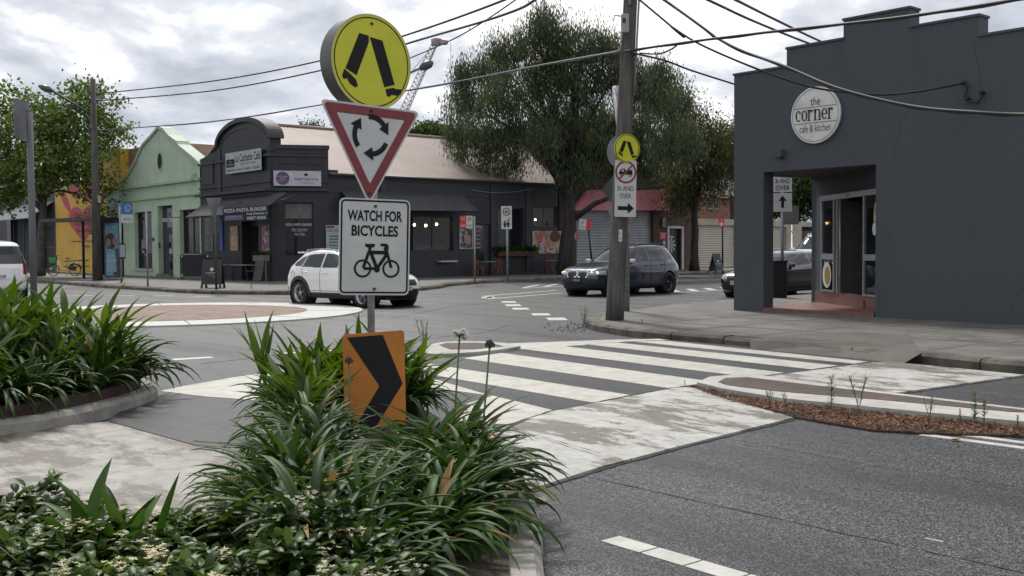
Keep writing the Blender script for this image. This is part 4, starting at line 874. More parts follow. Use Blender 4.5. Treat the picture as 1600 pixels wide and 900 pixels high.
for k in range(9): a = 2*math.pi*k/9; b.ppoly(pb_, [(q[0], q[1]), (q[0]+.4*math.cos(a-.18), q[1]+.42*math.sin(a-.18)), (q[0]+.45*math.cos(a), q[1]+.5*math.sin(a)), (q[0]+.4*math.cos(a+.18), q[1]+.42*math.sin(a+.18))], -.148+.001*k, .004, SIGNW)
r = pb_.rect(1046, 369, 1056, 371); b.prect(pb_, *r, -.148, .01, SIGNW); b.build('door', wh)
for x0 in (892, 1030):
    r = pb_.rect(x0, 363, x0+11, 374); b = MB(); b.prect(pb_, *r, .02, .02, SIGNRB); b.ptext(pb_, 'PARKING', *sub(r, .08, .72, .92, .9), .045, SIGNW, .03); b.ptext(pb_, 'RIGHT' if x0 > 900 else 'AT REAR', *sub(r, .12, .1, .88, .28), .045, SIGNW, .03)
    b.prect(pb_, *sub(r, .3, .44, .75, .56), .045, .003, SIGNW); s_ = -1 if x0 > 900 else 1; t_ = sub(r, .2, .36, .42, .64) if s_ < 0 else sub(r, .62, .36, .84, .64)
    b.ppoly(pb_, [(t_[0], (t_[1]+t_[3])/2), (t_[2], t_[1]), (t_[2], t_[3])] if s_ < 0 else [(t_[2], (t_[1]+t_[3])/2), (t_[0], t_[3]), (t_[0], t_[1])], .045, .005, SIGNW); b.build('sign_plate', wh)
b = MB(); r = pb_.rect(1033, 340, 1038, 355); b.prect(pb_, *r, .02, .1, SIGNB); b.build('meter_box', wh); b = MB(); r = pb_.rect(1035, 376, 1039, 386); b.prect(pb_, *r, .02, .03, SIGNW); b.build('meter_box', wh)
# taller brick block behind
tb = thing('brick_block', 'tall reddish brick block with pale flat roof edge behind the weeping tree', 'building', (46, 56, .15))
pt = PY(56); l0, l1 = pt.hit(800, 300)[0], pt.hit(990, 300)[0]; tz = pt.hit(835, 211)[1]
b = MB(); b.wall(pt, l0, l1, 0, tz, [pt.rect(893, 262, 905, 282), pt.rect(842, 262, 856, 282)], .2, brick('red_brick', (.13, .06, .042), (.18, .09, .062), (.13, .1, .08))); b.box(((l0+l1)/2, 61.3, tz/2), (l1-l0-.02, 10, tz-.05), MATS['red_brick']); b.build('wall', tb)
window(tb, pt, pt.rect(893, 262, 905, 282), 2, 1, .1, SIGNW); window(tb, pt, pt.rect(842, 262, 856, 282), 2, 1, .1, SIGNW)
b = MB(); b.box(((l0+l1)/2, 61, tz+.2), (l1-l0+1, 11, .35), M('roof_edge', (.4, .42, .44))); b.build('roof', tb)
# house and garages at the end
hg = thing('garage_house', 'orange brick house with tiled roof above a cream garage door', 'building', (60, 46, .15))
ph = PY(46); hL = ph.hit(1084, 400)[0]; hR = ph.hit(1300, 400)[0]
TAN = M('tan_render', (.34, .30, .24), col2=(.42, .37, .3), vscale=1, rough=.8, dirt=.2); CRM = stripes('cream_roller', (.46, .42, .35), .16, .02, 'Z', .5, 0, .08, .15)
g_1 = ph.rect(1089, 352, 1150, 412); g_1 = (g_1[0], .16, g_1[2], g_1[3]); g_2 = ph.rect(1180, 354, 1229, 412); g_2 = (g_2[0], .16, g_2[2], g_2[3])
zz = ph.hit(1120, 342)[1]
b = MB(); b.wall(ph, hL, ph.hit(1236, 400)[0], 0, zz, [g_1, g_2], .3, TAN); b.box(((hL+ph.hit(1236, 400)[0])/2, 48.5, zz/2), (ph.hit(1236, 400)[0]-hL-.02, 4, zz-.02), TAN); b.build('wall', hg)
b = MB(); b.prect(ph, *g_1, -.25, .05, CRM); b.build('garage_door', hg); b = MB(); b.prect(ph, *g_2, -.25, .05, CRM); b.build('garage_door', hg)
ph2 = PY(50.5); zb2 = ph2.hit(1110, 308)[1]; hl2, hr2 = ph2.hit(1040, 300)[0], ph2.hit(1180, 300)[0]
wh2 = [ph2.rect(1106, 311, 1124, 326)]
b = MB(); b.wall(ph2, hl2, hr2, 0, zb2, wh2, .12, BR2); b.box(((hl2+hr2)/2, 55.6, zb2/2), (hr2-hl2-.02, 10, zb2-.02), BR2); b.build('upper_wall', hg)
window(hg, ph2, wh2[0], 2, 1, .08, SIGNW)
TILE = stripes('roof_tiles', (.17, .065, .042), .3, .06, 'Z', .8, 0, .2, .3, 2)
b = MB(); b.prism([(hl2-.5, 50.1, zb2-.05), (hr2+.5, 50.1, zb2-.05), (hr2-3, 55.5, zb2+2.7), (hl2+3, 55.5, zb2+2.7)], (0, .1, -.12), TILE); b.prism([(hr2+.5, 50.1, zb2-.05), (hr2+.5, 61, zb2-.05), (hr2-3, 55.5, zb2+2.7)], (0, 0, -.1), TILE); b.prism([(hl2-.5, 50.1, zb2-.05), (hl2-.5, 61, zb2-.05), (hl2+3, 55.5, zb2+2.7)], (0, 0, -.1), TILE); b.build('roof', hg)
b = MB(); p = AT(1113, 298, 66); b.prism([p+Vector((-1.6, 1, -.3)), p+Vector((1.8, -1, -.3)), p+Vector((1.8, -1, .6)), p+Vector((0, 0, .9)), p+Vector((-1.6, 1, .5))], (.3, .4, 0), M('white_gable', (.6, .6, .58))); b.build('gable_board', hg)
sh = thing('timber_shed', 'low tan shed with lattice panel seen through the cafe opening', 'shed', (75, 46, .15))
s0, s1 = ph.hit(1238, 400)[0], ph.hit(1320, 400)[0]; sz = ph.hit(1250, 347)[1]
b = MB(); b.wall(ph, s0, s1, 0, sz, [(s0+1.2, 1.2, s1-.5, sz-.35)], .2, TAN); b.build('wall', sh)
LT = M('lattice_wood', (.10, .085, .065), col2=(.17, .145, .11), rough=.9); b = MB(); b.prect(ph, s0+1.2, 1.2, s1-.5, sz-.35, -.2, .01, INTER)
for k in range(40):
    u = s0+k*.3
    b.pline(ph, [(u, 1.2), (u+1.5, 1.2+1.5)], .08, -.12, LT); b.pline(ph, [(u+1.5, 1.2), (u, 1.2+1.5)], .08, -.1, LT)
b.build('lattice', sh)
# ------------------------------------------------------------------ dark grey corner cafe on the right
RX = 19.2; pr = PX(RX)
GRY = M('slate_render', (0.052, 0.059, 0.068), col2=(0.070, 0.078, 0.089), vscale=.9, bump=.35, bscale=22, rough=.72, dirt=.3, stretch=(1, 1, .45))
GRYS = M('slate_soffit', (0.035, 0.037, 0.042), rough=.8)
st = thing('slate_cafe', 'slate grey rendered cafe with stepped parapet and open corner porch', 'building', (RX, 12, .15))
y_c = 14.77
steps = [(14.77, 5.42), (13.38, 5.42), (13.38, 5.80), (12.015, 5.80), (12.015, 6.18), (10.57, 6.18), (10.57, 5.80), (9.21, 5.80), (9.21, 5.42), (-6, 5.42)]
yp0, yp1, zt_o = 13.97, 11.27, 3.215      # porch opening
b = MB()
b.prism([(RX, y_c, zt_o), (RX, y_c, 5.42)]+[(RX, a, c) for a, c in steps[1:]]+[(RX, -6, zt_o)], (.36, 0, 0), GRY)
b.prism([(RX, yp1, 0), (RX, yp1, zt_o), (RX, -6, zt_o), (RX, -6, 0)], (.36, 0, 0), GRY)
b.box((RX+.18, (y_c+yp0)/2, zt_o/2), (.36, y_c-yp0, zt_o), GRY)
# wall to the side street, with its own opening
xs0, xs1 = RX+.36, 22.25
b.box((xs0+1.4+.0, y_c-.18, (zt_o+4.9)/2), (xs1-xs0+.11, .36, 4.9-zt_o), GRY)
b.box(((xs1+40)/2, y_c-.18, 2.45), (40-xs1, .36, 4.9), GRY)
b.build('wall', st)
b = MB(); b.box(((RX+40)/2+.2, 4.2, 4.8), (40-RX-.6, 20.0, .15), MATS['dark_render']); b.build('roof', st)
b = MB()      # parapet capping
for (a, c), (d, e) in zip(steps[:-1], steps[1:]):
    if abs(c-e) < 1e-6: b.box((RX+.18, (a+d)/2, c+.02), (.42, abs(a-d)+.04, .045), GRY)
b.build('coping', st)
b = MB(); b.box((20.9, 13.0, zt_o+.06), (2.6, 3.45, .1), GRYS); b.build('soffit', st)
# splayed shop door wall
D0, D1 = Vector((22.0, 14.35, 0)), Vector((RX+.37, 11.2, 0)); dd2 = (D1-D0).normalized(); L2 = (D1-D0).length
pdv = PL(D0, Vector((dd2.y, -dd2.x, 0)))
ALU = M('aluminium', (.26, .27, .28), col2=(.33, .34, .35), vscale=5, rough=.4, metal=.4)
TERR = M('terracotta_tile', (.135, .062, .046), col2=(.185, .088, .066), vscale=5, rough=.45, bump=.1)
def dz(x, y): return pdv.hit(x, y)[1]
ztop, zmid0, zmid1, zbase = pdv.hit(1320, 309)[1], pdv.hit(1290, 405)[1], pdv.hit(1290, 399)[1], .52
du = [max(.02, pdv.hit(x, 400)[0]) for x in (1286, 1305, 1311, 1316, 1352, 1366)]
b = MB()
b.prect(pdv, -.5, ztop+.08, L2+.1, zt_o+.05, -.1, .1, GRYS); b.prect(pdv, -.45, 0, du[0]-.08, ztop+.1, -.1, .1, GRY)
b.build('porch_wall', st)
b = MB(); b.prect(pdv, -.45, .15, L2, zbase, -.09, .1, TERR); b.prect(pdv, du[1], .15, du[4], zbase-.1, .005, .03, TERR); b.build('plinth', st)
b = MB(); zf = .24
b.slab([(RX-.02, y_c-.8), (RX-.02, yp1+.02), (RX+.35, yp1+.02), (21.9, 14.0), (21.9, y_c-.02), (xs0, y_c-.02), (xs0, y_c-.8)], .1, zf, TERR); b.build('porch_floor', st)
b = MB()
for u in (du[0], du[1], du[2]-.02, du[4]): b.prect(pdv, u-.03, zbase, u+.035, ztop, .0, .05, ALU)
b.prect(pdv, du[0]-.06, ztop-.02, L2, ztop+.1, 0, .07, ALU); b.ptext(pdv, '28', (du[3]+du[4])/2-.3, ztop+.01, (du[3]+du[4])/2-.12, ztop+.07, .073, SIGNK)
for a, c in ((du[0], du[1]), (du[4], L2)): b.prect(pdv, a, zmid0, c, zmid1+.04, .0, .045, ALU); b.prect(pdv, a, zbase, c, zbase+.04, 0, .045, ALU)
b.build('shop_frame', st)
b = MB(); b.prect(pdv, du[0], zbase, du[1], ztop, .015, 0, GLASS); b.build('shop_window', st); b = MB(); b.prect(pdv, du[4], zbase, L2, ztop, .015, 0, GLASS); b.build('shop_window', st)
b = MB(); o0 = pdv.P(du[2]+.02, zbase-.05, -.02); o1 = o0+Vector((.85, -.15, 0))*.9      # door leaf folded inward
b.prism([o0, o1, o1+Vector((0, 0, ztop-zbase)), o0+Vector((0, 0, ztop-zbase))], (.03, .03, 0), ALU); b.tube([pdv.P(du[3]-.0, zbase, .05), pdv.P(du[3], ztop, .05)], .03, ALU, 8); b.build('door', st)
b = MB(); b.box((RX+3.6, 9.6, 1.7), (.1, 9, 3.2), INTER); b.box((RX+2.2, 8.0, 1.7), (4, .1, 3.2), INTER); b.box((RX+3.2, 8.6, .3), (4, 4.5, .05), CONCD)
for k in range(3): b.box((RX+1.9+.4*k, 11.6, .8+.0), (.05, .05, .9), MATS['timber_frame']); b.box((RX+2.1, 11.55, 1.15), (.9, .5, .04), MATS['timber_frame'])
b.build('interior', st)
b = MB()
q = ((du[0]+du[1])/2+.02, pdv.hit(1297, 430)[1]); b.pellipse(pdv, q[0], q[1], .28, .30, .055, .004, M('plate_white', (.55, .55, .53)), 30); b.pellipse(pdv, q[0]+.03, q[1], .17, .21, .062, .004, picture('salad', (.3, .06, .03), (.42, .28, .08), (.12, .16, .05), 14), 24); b.build('window_decal', st); b = MB()
q = ((du[4]+L2)/2+.1, pdv.hit(1360, 345)[1]); b.pellipse(pdv, q[0], q[1]+.08, .12, .3, .055, .004, picture('burger_print', (.35, .14, .04), (.4, .28, .12), (.5, .42, .3), 9), 18, a0=.4); b.pellipse(pdv, q[0]-.06, q[1]-.18, .11, .13, .063, .003, MATS['plate_white'], 20)
b.build('window_decal', st)
# round name board
q = pr.hit(1277, 180); f = .085; dw = .59
b = MB(); CW = M('board_cream', (.62, .62, .59), rough=.5); SG = M('lettering_grey', (.035, .037, .04), rough=.5)
b.pellipse(pr, q[0], q[1], dw, dw, .03, .05, CW, 64); b.pring(pr, q[0], q[1], dw*.93, .010, f, SG, 64)
for v in (.165, -.16): b.pline(pr, [(q[0]-.50, q[1]+v), (q[0]+.50, q[1]+v)], .012, f, SG)
b.ptext(pr, 'the', q[0]-.11, q[1]+.20, q[0]+.12, q[1]+.37, f, SG)
def serif_word(b, u0, v0, u1, v1):
    """'corner' in a slab serif hand: strokes of two weights with foot and head serifs"""
    H = v1-v0; T, t = H*.17, H*.08; W = (u1-u0)/6.15; o = f; u = u0
    def blk(a, c, d, e): b.prect(pr, a, c, d, e, o, 0, SG)
    def arc(cx_, cy_, rx, ry, a0, a1, w0, w1, n=18):
        vs = []; fs = []
        for i in range(n+1):
            k = i/n; a = a0+(a1-a0)*k; wd = w0+(w1-w0)*abs(math.cos(a))
            vs += [pr.P(cx_+(rx-wd/2)*math.cos(a), cy_+(ry-wd/2)*math.sin(a), o), pr.P(cx_+(rx+wd/2)*math.cos(a), cy_+(ry+wd/2)*math.sin(a), o)]
        b.add(vs, [(2*i, 2*i+1, 2*i+3, 2*i+2) for i in range(n)], SG)
    for ch in 'corner':
        w_ = W*(.92 if ch in 'coe' else 1.18 if ch == 'n' else .86); c = u+w_*.46; rx, ry = w_*.38, H*.44; m_ = v0+H/2
        if ch == 'o': arc(c, m_, rx, ry, 0, 2*math.pi, t, T, 30)
        if ch == 'c': arc(c, m_, rx, ry, .6, 2*math.pi-.75, t, T, 26); b.pellipse(pr, c+rx*.78, m_+ry*.55, T*.5, T*.5, o, 0, SG, 12)
        if ch == 'e': arc(c, m_, rx, ry, .0, 2*math.pi-.75, t, T, 26); blk(c-rx, m_-t/2, c+rx+T*.4, m_+t/2)
        if ch in 'rn':
            s = u+w_*.2; blk(s-T/2, v0, s+T/2, v1-H*.03); blk(s-T*1.1, v0, s+T*1.1, v0+t*.8); blk(s-T*1.1, v1-H*.1, s+T/2, v1-H*.03)
            if ch == 'r': arc(s+w_*.36, v1-H*.33, w_*.3, H*.27, math.pi*.95, math.pi*.32, t, T*.8, 12); b.pellipse(pr, s+w_*.52, v1-H*.16, T*.6, T*.6, o, 0, SG, 12)
            else: e_ = u+w_*.78; arc((s+e_)/2, v1-H*.36, (e_-s)/2, H*.3, math.pi, 0, t, T, 16); blk(e_-T/2, v0, e_+T/2, v1-H*.36); blk(e_-T*1.1, v0, e_+T*1.1, v0+t*.8)
        u += w_*1.06
serif_word(b, q[0]-.47, q[1]-.115, q[0]+.47, q[1]+.125)
b.ptext(pr, 'cafe & kitchen', q[0]-.37, q[1]-.35, q[0]+.37, q[1]-.19, f, SG, -.004); b.build('signboard', st)['label'] = 'round cream board with serif lettering'
b = MB(); q2 = pr.hit(1222, 240); b.box((RX-.09, -q2[0], q2[1]), (.16, .16, .17), GRY, bev=.01); b.box((RX-.09, -q2[0], q2[1]-.095), (.1, .1, .02), BLACK); b.build('wall_light', st)
rc_ = random.Random(3)
b = MB(); HC = M('hairline', (.02, .022, .026), rough=.9)
for u_, v_, du_, dv_, n_ in ((-10.9, 3.3, .05, .14, 9), (-9.3, 5.3, .02, -.16, 8), (-12.9, 5.3, -.02, -.13, 6), (-8.6, .3, .06, .12, 7), (-11.2, .2, -.01, .12, 5)):
    pts_ = [(u_, v_)]
    for _ in range(n_): pts_.append((pts_[-1][0]+du_+rc_.uniform(-.05, .05), pts_[-1][1]+dv_+rc_.uniform(-.04, .04)))
    b.pline(pr, pts_, .006, .002, HC)
b.build('wall_cracks', st)
# cable bracket and loop on the wall
b = MB(); pts = [(1508, 130), (1515, 133), (1513, 143), (1511, 152), (1518, 160), (1530, 161), (1537, 153), (1536, 143)]
b.tube([pr.P(*pr.hit(*p), .08) for p in pts], .022, WIRE, 6)
for x_, y_ in ((1509, 130), (1514, 155), (1537, 145)): b.tube([pr.P(*pr.hit(x_, y_), .0), pr.P(*pr.hit(x_, y_), .12)], .035, WIRE, 6)
b.build('cable_bracket', st)

# ------------------------------------------------------------------ signs shared shapes
def legs(b, pl, cu_, cv_, r, o):
    """two trouser legs with shoes; coordinates read off the sign, scaled to radius r"""
    k = lambda pts: [(cu_+x*r, cv_+y*r) for x, y in pts]
    b.ppoly(pl, k([(-.34, .57), (-.10, .55), (-.09, .42), (-.385, -.335), (-.67, -.225)]), o, 0, SIGNK)
    b.ppoly(pl, k([(-.07, .53), (.26, .50), (.60, -.41), (.33, -.50)]), o, 0, SIGNK)
    b.ppoly(pl, k([(-.70, -.24), (-.54, -.33), (-.40, -.43), (-.35, -.56), (-.42, -.60), (-.56, -.53), (-.62, -.43), (-.70, -.46), (-.75, -.40)]), o, 0, SIGNK)
    b.ppoly(pl, k([(.36, -.54), (.56, -.48), (.64, -.50), (.78, -.49), (.77, -.60), (.66, -.64), (.52, -.64), (.47, -.69), (.40, -.68)]), o, 0, SIGNK)
def rrect(u0, v0, u1, v1, r, n=6):
    p = []
    for cx_, cy_, a0 in ((u1-r, v0+r, -math.pi/2), (u1-r, v1-r, 0), (u0+r, v1-r, math.pi/2), (u0+r, v0+r, math.pi)):
        p += [(cx_+r*math.cos(a0+math.pi/2*i/n), cy_+r*math.sin(a0+math.pi/2*i/n)) for i in range(n+1)]
    return p
def rborder(b, pl, u0, v0, u1, v1, r, w_, o, m):
    A = rrect(u0, v0, u1, v1, r); B = rrect(u0+w_, v0+w_, u1-w_, v1-w_, max(r-w_, .005)); n = len(A)
    b.add([pl.P(*p, o) for p in A]+[pl.P(*p, o) for p in B], [(i, (i+1) % n, n+(i+1) % n, n+i) for i in range(n)], m)
def bolt(b, pl, u, v, o): b.pellipse(pl, u, v, .012, .012, o, .008, BLACK, 10)
def facing(px_, py_, Z, turn, roll=0.0, lean=0.0):
    """a sign plane at that spot, turned (degrees) to the viewer's right"""
    c = AT(px_, py_, Z); d = ray(px_, py_); h = Vector((d.x, d.y, 0)).normalized(); a = R(turn)
    n = -(h*math.cos(a)) + Vector((h.y, -h.x, 0))*math.sin(a)
    return PL(c, n, (0, 0, 1), R(roll))

# ------------------------------------------------------------------ the main sign post in the planter
sp = G(582, 690, .25); sp.z = 0.1
ms = thing('sign_post', 'tall steel post in the near garden bed carrying four road signs one above another', 'sign post', sp)
Zp = 8.42
top = AT(577, 60, Zp+.02); hz_ = Vector((fw.x, fw.y, 0)).normalized()
b = MB(); mid_ = AT(580, 505, Zp+.07); topb = AT(577, 60, Zp+.07); dn = (mid_-topb).normalized(); b.tube([mid_+dn*((mid_.z+.02)/-dn.z), topb], .030, GALV, 16); b.build('pole', ms)
# crossing disc: a deep round box
p1_ = facing(581, 97, Zp, 34, -2); r = .372
b = MB(); RIM = M('disc_rim', (.085, .08, .085), rough=.45)
b.pellipse(p1_, 0, 0, r+.008, r+.008, -.165, .16, RIM, 72); b.pellipse(p1_, 0, 0, r, r, -.004, .006, SIGNY, 72); b.pring(p1_, 0, 0, r*.945, .009, .004, SIGNK, 72); b.pring(p1_, 0, 0, r*1.01, .012, .003, M('rim_light', (.45, .45, .2)), 72)
legs(b, p1_, 0, 0, r, .0045); bolt(b, p1_, -.01, r*.82, .003)
b.build('crossing_sign', ms)['label'] = 'round yellow disc with two walking legs'
# triangular roundabout sign
p2_ = facing(579, 232, Zp-.03, 30, -2.2)
b = MB(); A3 = [p2_.hit(503, 158), p2_.hit(656, 180), p2_.hit(583, 313)]
cu3 = (A3[0][0]+A3[1][0])/2; s3 = .46; h3 = .80
def tri(k, rr, n=6):
    """rounded triangle pointing down, k shrinks it about its centre"""
    c0 = [(-s3*k, .27*k), (s3*k, .27*k), (0, -.53*k)]; c0 = [(x, y+.075) for x, y in c0]; out = []
    for i in range(3):
        a, p, c = Vector(c0[i-1]), Vector(c0[i]), Vector(c0[(i+1) % 3]); d0 = (a-p).normalized(); d1 = (c-p).normalized(); s_, e_ = p+d0*rr*1.6, p+d1*rr*1.6
        for j in range(n+1):
            t = j/n; q = s_*(1-t)**2+p*2*t*(1-t)+e_*t*t; out.append(tuple(q))
    return out
def ringpoly(b, pl, A, B, o, m): n = len(A); b.add([pl.P(*p, o) for p in A]+[pl.P(*p, o) for p in B], [(i, (i+1) % n, n+(i+1) % n, n+i) for i in range(n)], m)
b.ppoly(p2_, tri(1, .04)[::-1], -.004, .004, SIGNW); ringpoly(b, p2_, tri(.94, .035), tri(.675, .01), .002, SIGNR)
for k in range(3):
    a0 = R(100-120*k); a1 = a0-R(62); rr3 = .148; cc = (0, .105)
    b.pring(p2_, cc[0], cc[1], rr3, .042, .004, SIGNK, 14, a0, a1)
    tx, ty = math.cos(a1), math.sin(a1); ax, ay = math.sin(a1), -math.cos(a1)
    b.ppoly(p2_, [(cc[0]+tx*(rr3-.054), cc[1]+ty*(rr3-.054)), (cc[0]+tx*(rr3+.054), cc[1]+ty*(rr3+.054)), (cc[0]+tx*rr3+ax*.085-tx*.012, cc[1]+ty*rr3+ay*.085-ty*.012)], .004, 0, SIGNK)
bolt(b, p2_, -.0, .30, .003); bolt(b, p2_, 0, -.36, .003)
b.build('roundabout_sign', ms)['label'] = 'white triangle with thick red border and circling arrows'
b = MB()
for x_, y_ in ((508, 155), (648, 178)): pass
# bicycle warning plate
p3_ = facing(585.5, 386, Zp-.03, 16, -1.6)
b = MB(); a, c, d, e = -.292, -.385, .292, .385
b.ppoly(p3_, rrect(a, c, d, e, .045), -.004, .004, SIGNW); rborder(b, p3_, a+.012, c+.014, d-.012, e-.012, .036, .014, .002, SIGNK)
b.ptext(p3_, 'WATCH FOR', -.225, .205, .225, .292, .002, SIGNK, .03); b.ptext(p3_, 'BICYCLES', -.192, .085, .192, .172, .002, SIGNK, .03)
def bike(b, pl, u, v, k, o):
    q = lambda pts: [(u+x*k, v+y*k) for x, y in pts]
    for wx in (-.52, .52): b.pring(pl, u+wx*k, v-.30*k, .285*k, .075*k, o, SIGNK, 30)
    L_ = lambda pts, w_: b.pline(pl, q(pts), w_*k, o+.0003, SIGNK)
    L_([(-.50, -.28), (-.30, .30)], .11); L_([(-.30, .28), (.36, .27)], .13); L_([(-.22, .25), (.0, -.30)], .13); L_([(0, -.30), (.36, .22)], .12); L_([(-.50, -.30), (-.0, -.30)], .10)
    L_([(.30, .50), (.53, -.27)], .10); b.pellipse(pl, u-.0*k, v-.33*k, .11*k, .11*k, o+.0006, 0, SIGNK, 18)
    b.ppoly(pl, q([(-.45, .58), (-.08, .58), (-.10, .47), (-.20, .44), (-.24, .28), (-.34, .28), (-.32, .44), (-.43, .47)]), o+.0006, 0, SIGNK)
    b.ppoly(pl, q([(.12, .60), (.34, .60), (.42, .52), (.42, .38), (.33, .30), (.24, .36), (.24, .44), (.30, .50), (.12, .50)]), o+.0009, 0, SIGNK)
bike(b, p3_, .02, -.105, .225, .0025)
bolt(b, p3_, -.0, .325, .003); bolt(b, p3_, 0, -.335, .003)
b.build('bicycle_sign', ms)['label'] = 'white plate reading WATCH FOR BICYCLES over a bicycle'
# chevron plate
p4_ = facing(587.5, 598, Zp-.12, 30, .6)
b = MB(); a, c, d, e = -.285, -.42, .27, .40
b.ppoly(p4_, rrect(a, c, d, e, .03), -.004, .004, ORANGE)
b.ppoly(p4_, [(-.25, e-.025), (.07, e-.025), (.245, -.03), (-.05, -.40), (-.25, -.40), (.03, -.03)], .001, .001, SIGNK)
b.build('chevron_sign', ms)['label'] = 'orange plate with a black chevron pointing right'
for v_ in (.3, -.3):
    b = MB(); q = p3_.P(0, v_, -.03); b.box(q, (.1, .05, .04), GALV, rz=math.atan2(p3_.u.y, p3_.u.x)); b.build('bracket', ms)

# ------------------------------------------------------------------ utility pole with signs
up = Vector((15.06, 14.51, .15)); upt = AT(988, -60, 20.6)
ut = thing('utility_pole', 'thick leaning timber power pole at the kerb with crossing disc and truck sign', 'utility pole', up)
WOOD = M('pole_timber', (.055, .05, .045), col2=(.13, .122, .11), vscale=9, bump=1, bscale=30, rough=.85, stretch=(1, 1, .12), dirt=.3)
b = MB(); axu = (upt-up).normalized(); n = 14
b.tube([up+(upt-up)*(i/n)-Vector((0, 0, .05 if i == 0 else 0)) for i in range(n+1)], [.185-.055*i/n for i in range(n+1)], WOOD, 20); b.build('pole', ut)
def onpole(y):      # point on the axis at that picture height
    lo, hi = 0.0, 1.0
    for _ in range(40):
        m_ = (lo+hi)/2; q = up+(upt-up)*m_; d = q-CAMP; yy = 450-FPX*d.dot(cu)/d.dot(fw)
        if yy > y: lo = m_
        else: hi = m_
    return up+(upt-up)*lo
def sgn(px_, py_, turn, roll, off=.2):
    z_ = (onpole(py_)-CAMP).dot(fw)-off; return facing(px_, py_, z_, turn, roll)
q1 = sgn(980, 232, 30, -1); b = MB(); r = .285
b.pellipse(q1, 0, 0, r, r, -.006, .006, SIGNY, 48); b.pring(q1, 0, 0, r*.93, .014, .002, SIGNK, 48); legs(b, q1, 0, 0, r*.92, .002); b.build('crossing_sign', ut)['label'] = 'small yellow disc with walking legs'
q2_ = sgn(977.5, 295, 22, -1); b = MB(); a, c, d, e = -.225, -.55, .225, .56
b.ppoly(q2_, rrect(a, c, d, e, .03), -.006, .006, SIGNW)
def truck_sign(b, pl, u, v, r, o):
    k = lambda pts: [(u+x*r, v+y*r) for x, y in pts]
    b.ppoly(pl, k([(-.62, -.22), (.62, -.22), (.62, .02), (.60, .22), (-.05, .16), (-.10, .30), (-.45, .30), (-.58, .05), (-.64, -.02)]), o, 0, SIGNK)
    b.ppoly(pl, k([(-.40, .04), (-.22, .04), (-.20, .22), (-.36, .22)]), o+.0004, 0, SIGNW)
    for x_ in (-.36, .42): b.pellipse(pl, u+x_*r, v-.26*r, .13*r, .13*r, o+.0006, 0, SIGNK, 16); b.pellipse(pl, u+x_*r, v-.26*r, .06*r, .06*r, o+.001, 0, SIGNW, 12)
    b.pring(pl, u, v, r*.9, r*.17, o+.0014, SIGNR, 40); b.pline(pl, k([(.62, .62), (-.62, -.62)]), r*.15, o+.0018, SIGNR)
truck_sign(b, q2_, 0, .325, .225, .001)
b.ptext(q2_, '3t AND', -.17, -.04, .17, .055, .001, SIGNK, .012); b.ptext(q2_, 'OVER', -.12, -.19, .12, -.09, .001, SIGNK, .012)
b.ppoly(q2_, [(-.16, -.42), (.05, -.42), (.05, -.49), (.18, -.38), (.05, -.27), (.05, -.34), (-.16, -.34)], .001, 0, SIGNK); b.build('truck_sign', ut)['label'] = 'white plate with struck-out truck above 3t AND OVER and an arrow'
q3_ = sgn(969.5, 368, 5, -2, .19); b = MB(); b.ppoly(q3_, rrect(-.035, -.12, .035, .12, .01), -.004, .004, SIGNW); b.ptext(q3_, 'P', -.018, .02, .016, .06, .001, SIGNK); b.ptext(q3_, '4', -.018, -.08, .016, -.03, .001, SIGNK); b.build('number_plate', ut)
q4_ = sgn(976, 38, 5, 0, .16); b = MB(); WB = M('box_white', (.34, .34, .33), dirt=.3); b.box(q4_.P(0, 0, .06), (.15, .13, .36), WB, rz=math.atan2(q4_.u.y, q4_.u.x), bev=.015); b.box(q4_.P(-.02, .05, .13), (.06, .02, .08), BLACK, rz=math.atan2(q4_.u.y, q4_.u.x)); b.tube([q4_.P(-.08, .15, .05), q4_.P(-.2, .17, .05), q4_.P(-.22, .05, .05)], .012, WIRE, 5); b.build('fuse_box', ut)
b = MB(); rt = Vector((cr.x, cr.y, 0)).normalized()
b.tube([onpole(150)+rt*.16-fw*.08, onpole(0)+rt*.16-fw*.08], .022, GALV, 6); b.tube([onpole(-10)-rt*.05-fw*.15, onpole(12)-rt*.02-fw*.17], .03, GALV, 6); b.tube([onpole(-20)-rt*.35-fw*.1, onpole(8)-fw*.16], .02, GALV, 6); b.build('conduit', ut)
# steel post behind it with the backs of more signs
bp = G(978, 486, .15); tp_ = AT(962, 135, (bp-CAMP).dot(fw)); ss = thing('sign_post', 'grey steel post close behind the timber power pole, seen with the backs of its signs', 'sign post', bp)
b = MB(); b.tube([bp, Vector((bp.x, bp.y, 0))*.0+Vector((bp.x, bp.y, 3.2)), tp_+Vector((0, 0, 0))], .085, GALV, 14); b.build('pole', ss)
Zb = (bp-CAMP).dot(fw)-.25
k1 = facing(970, 236, Zb-.05, -40, 0); b = MB(); b.pellipse(k1, -.05, 0, .36, .36, -.01, .01, SIGNB, 36); b.build('round_plate', ss)
k2 = facing(962, 295, Zb+.08, -30, 0); b = MB(); b.ppoly(k2, [(-.38, -.02), (.0, -.42), (.38, 0), (.05, .42)], -.01, .01, M('plate_dark', (.035, .035, .037), rough=.5)); b.build('diamond_plate', ss)
k3 = facing(968, 330, Zb+.12, -10, 0); b = MB(); b.ppoly(k3, [(-.33, .12), (-.22, .14), (.28, -.42), (.2, -.5), (.02, -.48)], -.01, .01, SIGNB); b.build('triangle_plate', ss)

